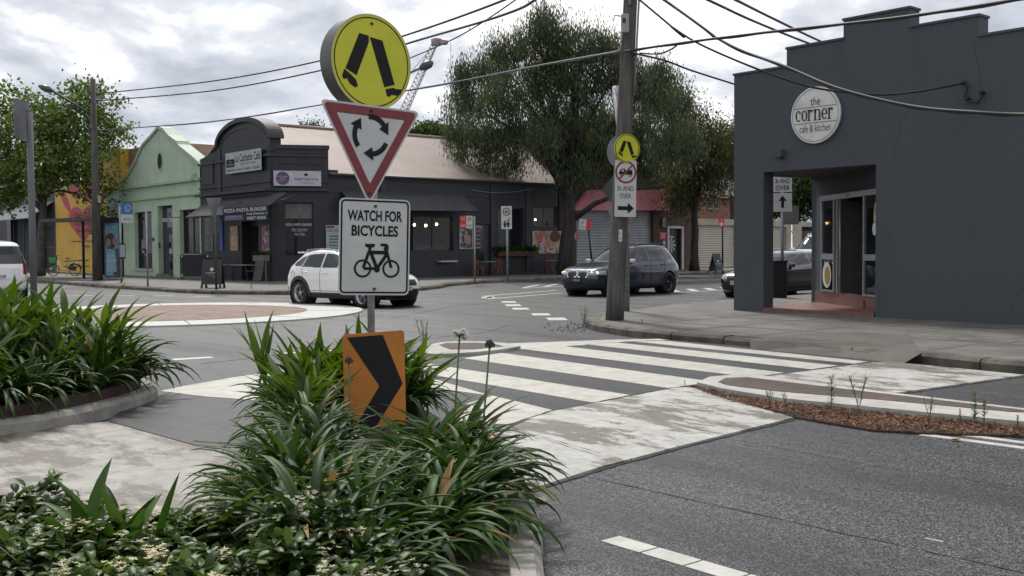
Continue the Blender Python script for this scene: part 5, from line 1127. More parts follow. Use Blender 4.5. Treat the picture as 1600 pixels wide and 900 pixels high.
# ------------------------------------------------------------------ simple posts
def post(name, base, ztop, r, label, cat='sign post', m=GALV, lean=(0, 0)):
    t = thing(name, label, cat, base); b = MB(); b.tube([base-Vector((0, 0, .05)), Vector((base.x+lean[0], base.y+lean[1], ztop))], r, m, 12); b.lathe([(0, .004), (r*1.05, 0), (r*1.05, -.02)], Vector((base.x+lean[0], base.y+lean[1], ztop)), m, seg=12); b.build('pole', t); return t
def zat(p, y):      # height above p that shows at picture row y
    d = Vector((p.x, p.y, CH))-CAMP; Z = d.dot(Vector((fw.x, fw.y, 0)))
    lo, hi = -2.0, 20.0
    for _ in range(40):
        m_ = (lo+hi)/2; q = Vector((p.x, p.y, m_))-CAMP
        if 450-FPX*q.dot(cu)/q.dot(fw) > y: lo = m_
        else: hi = m_
    return lo
# left planter sign, seen edge on
p = G(50, 505, .5); k_ = Vector((3.65, 12.75, .15)); lp = post('sign_post', k_, zat(k_, 172), .038, 'tall grey post in the left garden bed topped by a plate seen from behind', m=M('post_grey', (.10, .105, .11), rough=.5))
pl_ = facing(37, 188, (Vector((k_.x, k_.y, CH))-CAMP).dot(fw), 68, 0); b = MB(); b.ppoly(pl_, rrect(-.26, -.22, .16, .22, .03), -.004, .006, SIGNB); b.build('sign_plate', lp)
# bus stop pole
k_ = G(190, 441, .15); bs = post('bus_stop_sign', k_, zat(k_, 322), .05, 'bus stop pole with blue flag and timetable in front of the green shop')
Zk = (k_+Vector((0, 0, 2.5))-CAMP).dot(fw); pl_ = facing(198, 334, Zk, 20); b = MB(); BLU = M('bus_blue', (.03, .12, .33), rough=.5)
b.ppoly(pl_, rrect(-.25, -.02, .27, .5, .05), -.02, .02, BLU); b.pring(pl_, .06, .27, .13, .03, .004, SIGNW, 20); b.ptext(pl_, 'Bus', .0, .22, .12, .30, .004, SIGNW); b.ptext(pl_, 'stop', -.1, .05, .15, .12, .004, SIGNW); b.ppoly(pl_, [(-.25, -.42), (.27, -.42), (.27, -.04), (-.25, -.04)], -.02, .02, SIGNW); b.ptext(pl_, '204221', -.18, -.3, .2, -.2, .003, SIGNK); b.build('stop_flag', bs)
pl_ = facing(191, 392, Zk-.08, 15); b = MB(); b.ppoly(pl_, rrect(-.15, -.35, .15, .35, .03), -.03, .03, BLACK); b.ppoly(pl_, [(-.12, -.28), (.12, -.28), (.12, .28), (-.12, .28)], .003, .003, M('timetable', (.25, .32, .38))); b.build('timetable_case', bs)
k_ = G(231, 447, .15); post('bare_post', k_, zat(k_, 331), .04, 'thin bare steel post at the kerb in front of the green shop window', 'post')
# give way sign seen from behind
k_ = G(338, 452, .15); gw = post('give_way_sign', k_, zat(k_, 311), .045, 'dark post at the kerb carrying the grey back of a triangular sign', m=M('post_dark', (.05, .052, .055), rough=.5)); Zk = (k_+Vector((0, 0, 2.5))-CAMP).dot(fw)
pl_ = facing(334, 325, Zk+.06, -8); b = MB(); b.ppoly(pl_, [(-.27, .37), (.27, .37), (.02, -.42), (-.02, -.42)], -.01, .01, SIGNB); b.build('triangle_plate', gw)
pl_ = facing(335, 352, Zk+.06, -8); b = MB(); b.ppoly(pl_, rrect(-.17, -.32, .17, .32, .02), -.01, .01, M('plate_back_dark', (.07, .072, .075), rough=.5)); b.build('small_plate', gw)
# no stopping sign
k_ = G(742, 440, .15); nsn = post('parking_sign', k_, zat(k_, 338), .04, 'kerbside post with a half red, half white parking plate before the black side wall'); Zk = (k_+Vector((0, 0, 2.5))-CAMP).dot(fw)
pl_ = facing(728.5, 347, Zk-.06, 12); b = MB(); b.ppoly(pl_, [(-.28, -.27), (.0, -.27), (.0, .27), (-.28, .27)], 0, .01, SIGNRB); b.ppoly(pl_, [(.0, -.27), (.28, -.27), (.28, .27), (0, .27)], 0, .01, SIGNW)
b.ptext(pl_, 'BUS', -.22, .08, -.05, .2, .013, SIGNW); b.ptext(pl_, 'ZONE', -.24, -.2, -.04, -.1, .013, SIGNW, .02); b.ptext(pl_, '1/2P', .04, .04, .22, .22, .013, SIGNK); b.ptext(pl_, 'TICKET', .04, -.2, .25, -.1, .013, SIGNK); b.build('sign_plate', nsn)
# school zone 40 sign
k_ = G(793, 438, .15); s40 = post('speed_sign', k_, zat(k_, 330), .045, 'steel post carrying a white 40 speed and children plate before the black side wall'); Zk = (k_+Vector((0, 0, 2.5))-CAMP).dot(fw)
pl_ = facing(791.5, 340, Zk-.06, 15); b = MB(); b.ppoly(pl_, rrect(-.24, -.51, .24, .51, .03), -.04, .05, SIGNW); b.pring(pl_, .0, .26, .16, .045, .013, SIGNR, 26); b.ptext(pl_, '40', -.1, .17, .1, .34, .013, SIGNK, .02)
for x_, s_ in ((-.08, 1), (.07, .75)): b.pellipse(pl_, x_, -.12*s_-.05, .04, .04, .013, 0, SIGNK, 12); b.ppoly(pl_, [(x_-.05, -.42), (x_+.05, -.42), (x_+.05, -.2*s_-.05), (x_-.05, -.2*s_-.05)], .013, 0, SIGNK); b.pline(pl_, [(x_-.1, -.3), (x_, -.22), (x_+.1, -.3)], .025, .014, SIGNK)
for k in range(3): b.pline(pl_, [(.06, -.02-.035*k), (.2, -.02-.035*k)], .01, .013, SIGNK)
b.build('sign_plate', s40)
# leaning parking sign behind the dark SUV
k_ = Vector((38.6, 38.9, .15)); lk = AT(927, 404, (k_-CAMP).dot(fw)); k_ = Vector((lk.x, lk.y, .15)); Zk = (k_+Vector((0, 0, 2.5))-CAMP).dot(fw); l2 = AT(918, 344, Zk)
lpn = post('parking_sign', k_, l2.z, .05, 'leaning dark post with a half white, half red parking plate beside the weeping tree', m=BLACK, lean=(l2.x-k_.x, l2.y-k_.y))
pl_ = facing(914, 351, Zk-.08, 10, -6); b = MB(); b.ppoly(pl_, [(-.3, -.27), (.06, -.27), (.06, .27), (-.3, .27)], 0, .01, SIGNW); b.ppoly(pl_, [(.06, -.27), (.3, -.27), (.3, .27), (.06, .27)], 0, .01, SIGNRB); b.ptext(pl_, '2P', -.22, .02, -.04, .18, .013, SIGNK); b.ptext(pl_, 'METER', -.25, -.18, .02, -.08, .013, SIGNR); b.build('sign_plate', lpn)
# red sign post by the garage
k_ = Vector((44.5, 36.6, .15)); lk = AT(1129, 424, (k_-CAMP).dot(fw)); k_ = Vector((lk.x, lk.y, .15)); Zk = (k_+Vector((0, 0, 2.5))-CAMP).dot(fw)
rp_ = post('parking_sign', k_, zat(k_, 338), .05, 'thin dark post with a small red plate in front of the cream garage door', m=BLACK)
pl_ = facing(1127, 347, Zk-.08, 0); b = MB(); b.ppoly(pl_, rrect(-.15, -.27, .15, .27, .02), 0, .012, SIGNRB); b.ptext(pl_, 'NO', -.07, .04, .07, .14, .015, SIGNW); b.ppoly(pl_, [(-.1, -.2), (.1, -.2), (.1, -.02), (-.1, -.02)], .014, 0, SIGNW); b.build('sign_plate', rp_)
# folding board by the garage
def aframe(name, base, az, label, hw=.3, h=.95, mm=BLACK, txt=None):
    t = thing(name, label, 'sandwich board', base); u = Vector((math.cos(az), math.sin(az), 0)); n = Vector((u.y, -u.x, 0)); B0 = Vector(base)
    for s_ in (1, -1):
        b = MB(); f0 = B0+n*.28*s_; tpp = B0+Vector((0, 0, h)); d = (tpp-f0); P = lambda a, k: f0+u*a+d*k
        b.prism([P(-hw, .12), P(hw, .12), P(hw, 1), P(-hw, 1)], -n*s_*.03, mm)
        for a in (-hw+.03, hw-.03): b.prism([P(a-.05, 0), P(a+.05, 0), P(a+.03, .14), P(a-.03, .14)], -n*s_*.03, mm)
        if s_ == 1 and txt:
            pl = PL(P(0, .5), n*1.0+Vector((0, 0, .28)), d); b.prect(pl, -hw*.8, -h*.3, hw*.8, h*.42, .003, .004, M('chalkboard', (.02, .024, .026), rough=.7)); b.pellipse(pl, 0, .14, .07, .07, .01, 0, SIGNW, 16)
            b.ptext(pl, txt, -hw*.6, -.04, hw*.6, .03, .01, SIGNW)
            b.pline(pl, [(-.12, -.12), (.0, -.08), (.12, -.13), (.05, -.2)], .015, .01, M('chalk_green', (.15, .3, .2)))
        b.build('panel', t)
    return t
k_ = Vector((43.6, 36.2, .15)); lk = AT(1119, 425, (k_-CAMP).dot(fw)); aframe('sandwich_board', Vector((lk.x, lk.y, .15)), YAW*-1+.9, 'blue and white folding board on the footpath near the garage doors', .42, 1.05, BLACK, 'CAFE')
k_ = G(333, 450, .15); aframe('sandwich_board', k_, -.75, 'black folding pavement board at the kerb in front of the pizza shop', .38, 1.15, BLACK, 'COFFEE')
# cloth barrier between green shop and cafe
k_ = G(305, 437, .15); br_ = thing('cafe_barrier', 'black cloth cafe barrier with rounded steel frame between the green and black shops', 'barrier', k_); pl_ = PL(k_, Vector((-1, -.35, 0)))
b = MB(); b.ppoly(pl_, rrect(-.95, .14, .95, 1.22, .12), -.008, .016, M('barrier_cloth', (.012, .012, .014), rough=.8)); b.build('cloth', br_)
b = MB(); pts = rrect(-1.0, .10, 1.0, 1.27, .16); b.tube([pl_.P(*p) for p in pts], .022, BLACK, 6, closed=True)
for u in (-.95, .95): b.tube([pl_.P(u, .15), pl_.P(u, 0)], .022, BLACK, 6); b.tube([pl_.P(u, .02, -.25), pl_.P(u, .02, .25)], .02, BLACK, 6)
for u in (-.88, .88):
    for v in (.22, 1.14): b.pellipse(pl_, u, v, .05, .05, .012, 0, SIGNW, 10)
b.build('frame', br_)

# ------------------------------------------------------------------ cafe furniture
def table(base, label, w_=1.2, d_=.6, az=-math.pi/2, m=None, h=.74):
    t = thing('cafe_table', label, 'table', base, 'tables along the cafe walls'); m = m or M('table_top', (.2, .2, .2)); B = Vector(base)
    b = MB(); b.box(B+Vector((0, 0, h)), (w_, d_, .035), m, rz=az); b.build('table_top', t)
    for sx in (-1, 1):
        for sy in (-1, 1):
            o = Vector((sx*(w_/2-.06), sy*(d_/2-.06), 0)); o.rotate(Matrix.Rotation(az, 3, 'Z')); b = MB(); b.tube([B+o, B+o+Vector((0, 0, h-.02))], .018, BLACK, 6); b.build('leg', t)
    return t
def bench(base, label, w_=1.4, az=-math.pi/2, h=.45):
    t = thing('bench', label, 'bench', base); B = Vector(base); b = MB(); b.box(B+Vector((0, 0, h)), (w_, .3, .04), M('bench_top', (.09, .085, .08)), rz=az); b.build('seat', t)
    for sx in (-1, 1):
        o = Vector((sx*(w_/2-.1), 0, 0)); o.rotate(Matrix.Rotation(az, 3, 'Z')); b = MB(); b.box(B+o+Vector((0, 0, h/2)), (.05, .26, h), BLACK, rz=az); b.build('leg', t)
table((FX-.75, 46.9, .15), 'dark table with pale top behind the black folding board', 1.3); table((FX-.75, 44.9, .15), 'dark table with pale top under the pizza sign', 1.5)
bench((FX-.35, 44.5, .15), 'low dark bench under the pizza sign')
k_ = Vector((FX-.35, 43.95, .15)); pbx = thing('planter_stand', 'raised timber planter trough of herbs beside the cafe corner', 'planter', k_); TW = M('trough_wood', (.10, .08, .06), col2=(.16, .13, .1), vscale=6)
b = MB(); b.box(k_+Vector((0, 0, 1.05)), (.35, .95, .26), TW); b.build('trough', pbx)
for s_ in (-1, 1): b = MB(); b.box(k_+Vector((0, .42*s_, .47)), (.06, .06, .93), TW); b.build('leg', pbx)
k2_ = Vector((FX-.7, 43.75, .15)); cb_ = thing('chalkboard', 'tall chalkboard leaning against the planter trough at the cafe corner', 'chalkboard', k2_); b = MB(); b.prism([k2_+Vector((0, .36, .05)), k2_+Vector((0, -.36, .05)), k2_+Vector((.18, -.36, 1.0)), k2_+Vector((.18, .36, 1.0))], (.03, 0, 0), TW); b.prism([k2_+Vector((-.012, .31, .11)), k2_+Vector((-.012, -.31, .11)), k2_+Vector((.16, -.31, .95)), k2_+Vector((.16, .31, .95))], (.01, 0, 0), M('chalkboard_face', (.03, .034, .036), col2=(.06, .065, .066), vscale=7)); b.build('board', cb_)
def chair(loc, rz):
    t = thing('cafe_chair', '', 'chair', loc, 'red metal chairs on the side street', rz); RC = M('chair_red', (.30, .035, .035), rough=.4, world=False)
    b = MB(); b.box((0, 0, .45), (.42, .42, .03), RC, bev=.01); b.build('seat', t, world=False)
    for sx in (-1, 1):
        for sy in (-1, 1):
            b = MB(); b.tube([(sx*.17, sy*.17, .45), (sx*.22, sy*.22, 0)], .016, RC, 6); b.build('leg', t, world=False)
    b = MB(); pl = PL((0, -.2, .45), (0, -1, .15), (0, -.12, 1)); n_ = 12
    b.tube([pl.P(-.19, 0), pl.P(-.21, .28), pl.P(-.12, .40), pl.P(.12, .40), pl.P(.21, .28), pl.P(.19, 0)], .017, RC, 6); b.pring(pl, 0, .22, .12, .03, .0, RC, 16); b.pline(pl, [(-.2, .22), (.2, .22)], .03, .001, RC); b.pline(pl, [(0, .05), (0, .38)], .03, .002, RC); b.build('backrest', t, world=False); return t
kc = AT(748, 425, (Vector((29.8, 41.6, .15))-CAMP).dot(fw)); wy = SY-.7
def atY(x, Y): q = PY(Y).hit(x, 430); return (q[0], Y, .15)
ch = chair(atY(747, wy), R(-90)); ch['label'] = 'red metal chair at the left end of the dark table on the side street'
for x_, rz_, lb_ in ((776, 115, 'red metal chair seen from behind beside the slim white speed sign post'), (856, -100, 'red metal chair under the large poster of a child'), (873, 95, 'red metal chair half hidden behind the weeping tree trunk')):
    copy_tree(ch, loc=atY(x_, wy), rz=R(rz_), label=lb_)
table(atY(761, wy), 'small dark table between two red chairs on the side street', .7, .6, 0); table(atY(865, wy), 'pale topped table under the large child poster', 1.0, .6, 0)

# ------------------------------------------------------------------ bus shelter
k_ = Vector((19.6, 51.6, .15)); bsh = thing('bus_shelter', 'dark bus shelter with a blue advertising panel before the yellow wall', 'bus shelter', k_)
bx0 = G(140, 437, .15); plb = PL(G(152, 437, .15)+Vector((.6, 0, 0)), (-1, -.55, 0)); 
b = MB(); u0, v0, u1, v1 = plb.rect(165, 349, 186, 434)
Zs = (plb.P(u0, 0)-CAMP).dot(fw)
b.ppoly(plb, rrect(u0-.1, .1, u1+.12, v1+.12, .05), -.2, .2, BLACK); b.build('advert_case', bsh)
ADB = M('advert_blue', (.06, .17, .24), col2=(.11, .27, .36), vscale=1.2); b = MB(); b.prect(plb, u0, v0+.1, u1, v1, .003, .004, ADB)
um, hm_ = (u0+u1)/2, v1-v0
b.pellipse(plb, um-.1, v1-hm_*.33, .34, .42, .01, 0, M('ad_hair', (.02, .014, .012))); b.pellipse(plb, um-.22, v1-hm_*.36, .16, .22, .014, 0, M('ad_skin', (.2, .11, .07))); b.pellipse(plb, um+.18, v1-hm_*.33, .15, .2, .014, 0, MATS['ad_skin']); b.ppoly(plb, [(u0+.05, v0+.3), (um+.25, v0+.3), (um+.2, v1-hm_*.52), (um-.15, v1-hm_*.46), (u0+.05, v1-hm_*.6)], .012, 0, M('ad_shirt', (.16, .3, .38)))
b.ppoly(plb, [(um+.05, v0+.12), (u1, v0+.12), (u1, v1-hm_*.45), (um+.15, v1-hm_*.48)], .011, 0, M('ad_dark', (.04, .045, .055)))
b.ptext(plb, 'BEST MADE', u0+.1, v1-.22, u1-.15, v1-.13, .016, SIGNW); b.ptext(plb, 'Why not', u0+.1, v0+hm_*.36, um+.1, v0+hm_*.44, .016, SIGNW); b.ptext(plb, 'Wonderful', u0+.15, v0+hm_*.29, u1-.15, v0+hm_*.35, .016, SIGNW); b.build('advert', bsh)
b = MB(); pa = AT(98, 345, Zs+2.5); pb2 = AT(187, 345, Zs); ax_ = Vector((pb2.x-pa.x, pb2.y-pa.y, 0)); nn_ = Vector((ax_.y, -ax_.x, 0)).normalized()
A1 = Vector((pa.x, pa.y, pb2.z)); b.prism([A1, A1+ax_, A1+ax_-nn_*-1.3, A1-nn_*-1.3], (0, 0, .16), M('shelter_roof', (.02, .02, .022), rough=.4)); b.build('roof', bsh)
for t_, wd in ((.36, .12), (.62, .3), (.66, .12)):
    q = A1+ax_*t_; b = MB(); b.box((q.x, q.y, (.15+A1.z)/2), (wd, .1, A1.z-.15), BLACK); b.build('post', bsh)
q = A1+ax_*.62; b = MB(); b.prism([Vector((q.x, q.y, .35)), Vector((q.x, q.y, A1.z)), Vector((q.x+1.2, q.y+.2, A1.z)), Vector((q.x+1.2, q.y+.2, .35))], (.03, .03, 0), M('shelter_panel', (.015, .016, .018), rough=.2)); b.build('side_panel', bsh)
b = MB()
for zz in (.75, 1.05): b.tube([AT(96, 430, Zs+2.6)*0+A1+Vector((0, 0, zz-A1.z)), A1+ax_*.45+Vector((0, 0, zz+.05-A1.z))], .03, BLACK, 6)
b.build('rail', bsh)
# timber street-light pole
k_ = Vector((17.87, 52.05, .15)); Zk = (k_-CAMP).dot(fw); tpz = AT(145, 124, Zk)
sl_ = thing('street_light_pole', 'tall dark timber pole with a street lamp arm beside the bus shelter', 'street light', k_); b = MB(); WD = M('pole_dark', (.045, .042, .038), col2=(.10, .095, .085), vscale=7, rough=.85, stretch=(1, 1, .15))
b.tube([k_, Vector((k_.x, k_.y, k_.z)).lerp(tpz, .5), tpz], [.25, .18, .13], WD, 12); b.build('pole', sl_)
b = MB(); a0 = AT(147, 184, Zk); a1 = AT(82, 142, Zk-.3); b.tube([AT(147, 182, Zk), AT(120, 165, Zk-.1), a1], .06, M('arm_dark', (.05, .052, .056), metal=.3), 8); b.tube([AT(147, 198, Zk), AT(133, 176, Zk)], .04, MATS['arm_dark'], 6); b.build('arm', sl_)
b = MB(); c1 = AT(60, 134, Zk-.4); b.tube([a1, a1.lerp(c1, .3), a1.lerp(c1, .7), c1], [.07, .17, .15, .05], M('lamp_head', (.07, .075, .08), rough=.4), 10); b.build('lamp_head', sl_)
b = MB()
for y_ in (158, 147, 203): q = AT(146, y_, Zk); b.box(q, (.5, .12, .12), BLACK); b.lathe([(0, .12), (.07, .1), (.07, 0)], q+Vector((.2, 0, .05)), WB, seg=8)
b.build('insulator', sl_); b = MB()
q = AT(155, 311, Zk-.3); b.box(q, (.12, .1, .35), WB); b.build('meter_box', sl_)
# second lamp above the white car
k_ = Vector((17.4, 31.8, .15)); k_ = G(586, 462, .15); Zk = (k_+Vector((0, 0, 2.5))-CAMP).dot(fw); s2 = thing('street_light_pole', 'steel street lamp hidden behind the stacked signs with only its arm and head showing', 'street light', k_)
b = MB(); tt = AT(586, 140, Zk); b.tube([k_, tt], [.09, .07], GALV, 10); b.build('pole', s2); b = MB(); b.tube([tt, AT(650, 109, Zk), AT(661, 104, Zk)], .045, GALV, 8); b.build('arm', s2)
b = MB(); a_, c_ = AT(656, 107, Zk), AT(677, 97, Zk); b.tube([a_, a_.lerp(c_, .3), a_.lerp(c_, .75), c_], [.06, .14, .13, .04], MATS['lamp_head'], 10); b.build('lamp_head', s2)
# post and truck sign seen through the porch
k_ = G(1222, 465, .15); Zk = (k_+Vector((0, 0, 2.5))-CAMP).dot(fw); tpo = post('sign_post', k_, zat(k_, 255), .045, 'steel post with an up arrow truck sign seen through the cafe porch'); pl_ = facing(1222.5, 300, Zk-.08, 8)
b = MB(); b.prect(pl_, -.25, -.55, .26, -.03-.0, 0, .01, SIGNW); b.prect(pl_, -.25, -.0, .26, .55, 0, .01, SIGNW); b.ptext(pl_, '3t AND', -.2, .24, .2, .37, .012, SIGNK, .015)
b.ptext(pl_, 'OVER', -.19, .05, .2, .18, .012, SIGNK, .015); b.ppoly(pl_, [(-.035, -.44), (.045, -.44), (.045, -.25), (.12, -.25), (.005, -.1), (-.11, -.25), (-.035, -.25)], .012, 0, SIGNK)
b.prect(pl_, -.25, .56, .26, 1.1, 0, .01, SIGNW); truck_sign(b, pl_, 0, .80, .25, .012); b.build('truck_sign', tpo)
pl_ = facing(1230, 337, Zk+.3, 8); b = MB(); b.prect(pl_, -.1, -.25, .32, .28, 0, .01, SIGNB); b.build('back_plate', tpo)
k_ = G(1212, 466, .15)+Vector((.4, .2, 0)); cbx = thing('utility_cabinet', 'plain black steel cabinet beside the sign post seen through the cafe porch', 'cabinet', k_); b = MB(); b.box(k_+Vector((0, 0, .5)), (.4, .4, 1.0), BLACK, rz=-.7, bev=.02); b.build('body', cbx); b = MB(); b.box(k_+Vector((0, 0, 1.02)), (.44, .44, .05), BLACK, rz=-.7, bev=.01); b.build('lid', cbx)

# ------------------------------------------------------------------ tower crane far away
cz = 230; c0, c1 = AT(606, 232, cz), AT(682, 66, cz-10)
cr_ = thing('tower_crane', 'distant haze-paled red lattice crane boom rising behind the street signs', 'crane', (c0.x, c0.y, 0))
CRN = M('crane_hazed_paint', (.30, .22, .215), col2=(.34, .29, .28), vscale=.1, rough=.6)  # red paled in the colour itself to stand for distance haze
b = MB(); ax2 = (c1-c0); sd = ax2.normalized().cross(fw).normalized(); bk_ = fw*1.2; n = 26
ch_ = [lambda t, s=s_, q=q_: c0+ax2*t+sd*(s*(1.0-.4*t))+bk_*q for s_, q_ in ((-1, -1), (1, -1), (0, 1))]
for c in ch_: b.tube([c(0), c(1)], .10, CRN, 4)
for i in range(n):
    t0_, t1_ = i/n, (i+1)/n
    for a, c in ((0, 1), (1, 2), (2, 0)): b.tube([ch_[a](t0_), ch_[c](t1_)], .055, CRN, 3); b.tube([ch_[a](t0_), ch_[c](t0_)], .05, CRN, 3)
b.build('boom', cr_)
b = MB(); b.box(c1, (1.6, 1.6, 1.4), CRN); b.box(c1+cr*1.2, (2.2, 1.2, .8), CRN); b.build('boom_head', cr_)
b = MB(); b.tube([c1+cr*3, c1+cr*3-Vector((0, 0, 17))], .06, BLACK, 3); b.tube([c1, c0-cr*4+Vector((0, 0, 6))], .07, BLACK, 3); b.build('cable', cr_)
b = MB(); q = Vector((c0.x, c0.y, 0)); b.tube([q, c0], .9, CRN, 4); b.build('mast', cr_)

# ------------------------------------------------------------------ overhead wires
def wire(pts, r, label, sag=0.0, sub_=10, twist=False, m=WIRE):
    """pts: (x, y, depth) sight points turned into positions, smoothly joined"""
    P = [AT(*p) for p in pts]; out = []
    off_ = lambda p: p[1] < 0 or p[0] > 1600      # spans that leave the picture run on to their next pole
    if off_(pts[-1]): P.append(P[-1]+(P[-1]-P[-2]).normalized()*14)
    if off_(pts[0]): P.insert(0, P[0]+(P[0]-P[1]).normalized()*14)
    P = [P[0]]+P+[P[-1]]
    for i in range(1, len(P)-2):
        for k in range(sub_):
            t = k/sub_; p0, p1, p2, p3 = P[i-1], P[i], P[i+1], P[i+2]
            out.append(0.5*((2*p1)+(-p0+p2)*t+(2*p0-5*p1+4*p2-p3)*t*t+(-p0+3*p1-3*p2+p3)*t**3))
    out.append(P[-1]); b = MB(); b.tube(out, r, m, 6)
    if twist:
        q = [p+Vector((0, 0, -.018-.008*math.sin(i*.9))) for i, p in enumerate(out)]; b.tube(q, r*.6, m, 5)
    o = b.build('overhead_wire'); tag(o, label, 'overhead wire', 'overhead power and phone wires'); return o
wire([(147, 147, 53), (330, 127, 46), (500, 95, 38), (640, 53, 30), (800, -5, 22), (900, -60, 17)], .028, 'highest of the three wires leaving the lamp pole by the bus shelter')
wire([(147, 158, 53), (330, 142, 46), (510, 108, 38), (640, 67, 30), (790, 22, 22), (880, -25, 18)], .028, 'middle wire of the three leaving the lamp pole by the bus shelter')
wire([(147, 204, 53), (330, 190, 47), (500, 164, 41), (690, 132, 33), (840, 103, 26), (970, 80, 20.4)], .026, 'lowest wire from the lamp pole, joining the thick timber pole', twist=True, m=M('cable_grey2', (.10, .10, .105), rough=.6))
o = wire([(977, 80, 20.4), (1080, 65, 18.5), (1210, 49, 16.5), (1400, 28, 14), (1590, -1, 12), (1750, -30, 10)], .022, 'bundled cable running right from the timber pole across the stepped parapet', twist=True)
wire([(590, 110, 60), (640, 91, 55), (720, 55, 48), (808, -2, 40), (860, -45, 36)], .03, 'thin slack wire crossing in front of the crane')
wire([(996, -3, 20.4), (1050, 42, 20), (1110, 77, 19.5), (1230, 125, 19.2), (1310, 143, 19.1), (1400, 147, 19.3), (1508, 130, 19.5)], .020, 'sagging wire from the timber pole to the bracket on the slate wall')
wire([(1030, -6, 20), (1130, 65, 18.5), (1230, 105, 17), (1310, 138, 15.8), (1420, 165, 14.6), (1520, 175, 13.6), (1620, 179, 12.8), (1800, 176, 11)], .024, 'thick wire passing below the round cafe board', twist=True)
wire([(1085, -10, 22), (1180, 34, 26), (1275, 72, 31), (1330, 90, 34)], .03, 'left of two wires vanishing behind the stepped parapet')
wire([(1130, -10, 22), (1210, 30, 26), (1290, 68, 31), (1340, 86, 34)], .03, 'right of two wires vanishing behind the stepped parapet')
wire([(985, 82, 20.4), (1040, 95, 21.4), (1080, 110, 22.4), (1149, 132, 24.2)], .02, 'short drooping wire from the timber pole to the corner of the slate cafe')
wire([(1000, 83, 20.3), (1030, 84, 19.6), (1052, 75, 19), (1060, 67, 18.9)], .015, 'small looped lead joining the bundled cable beside the timber pole')
# ------------------------------------------------------------------ cars
def interp(tab, z): return float(np.interp(z, [a for a, _ in tab], [c for _, c in tab]))
def paint(name, col, coat=1.0, rough=.35, metal=.0):
    if name in MATS: return MATS[name]
    m = M(name, col, rough=rough, metal=metal, var=.04, vscale=.7, coat=coat, world=False); return m
CGL = glassmat('car_glass', (.012, .014, .015), see=0, rough=.02)
PLAST = M('black_plastic', (.016, .016, .017), rough=.55, world=False); TYRE = M('tyre_rubber', (.014, .014, .015), rough=.8, world=False)
RIMM = M('alloy', (.34, .35, .36), rough=.3, metal=.8, world=False); RIMK = M('alloy_dark', (.05, .05, .055), rough=.3, metal=.6, world=False); CHR = M('chrome', (.55, .56, .57), rough=.15, metal=1, world=False)
LAMPG = M('lamp_clear', (.32, .34, .36), rough=.08, coat=1, world=False, vscale=20); TAILR = M('tail_red', (.30, .012, .012), rough=.15, coat=1, world=False)
DRL = M('drl_white', (1, 1, 1), emit=(1, .98, .92), estr=1.3, world=False); DRLY = M('indicator_yellow', (1, .7, .1), emit=(1, .72, .12), estr=1.4, world=False)
SEAM = M('panel_gap', (.01, .01, .01), rough=.9, world=False)
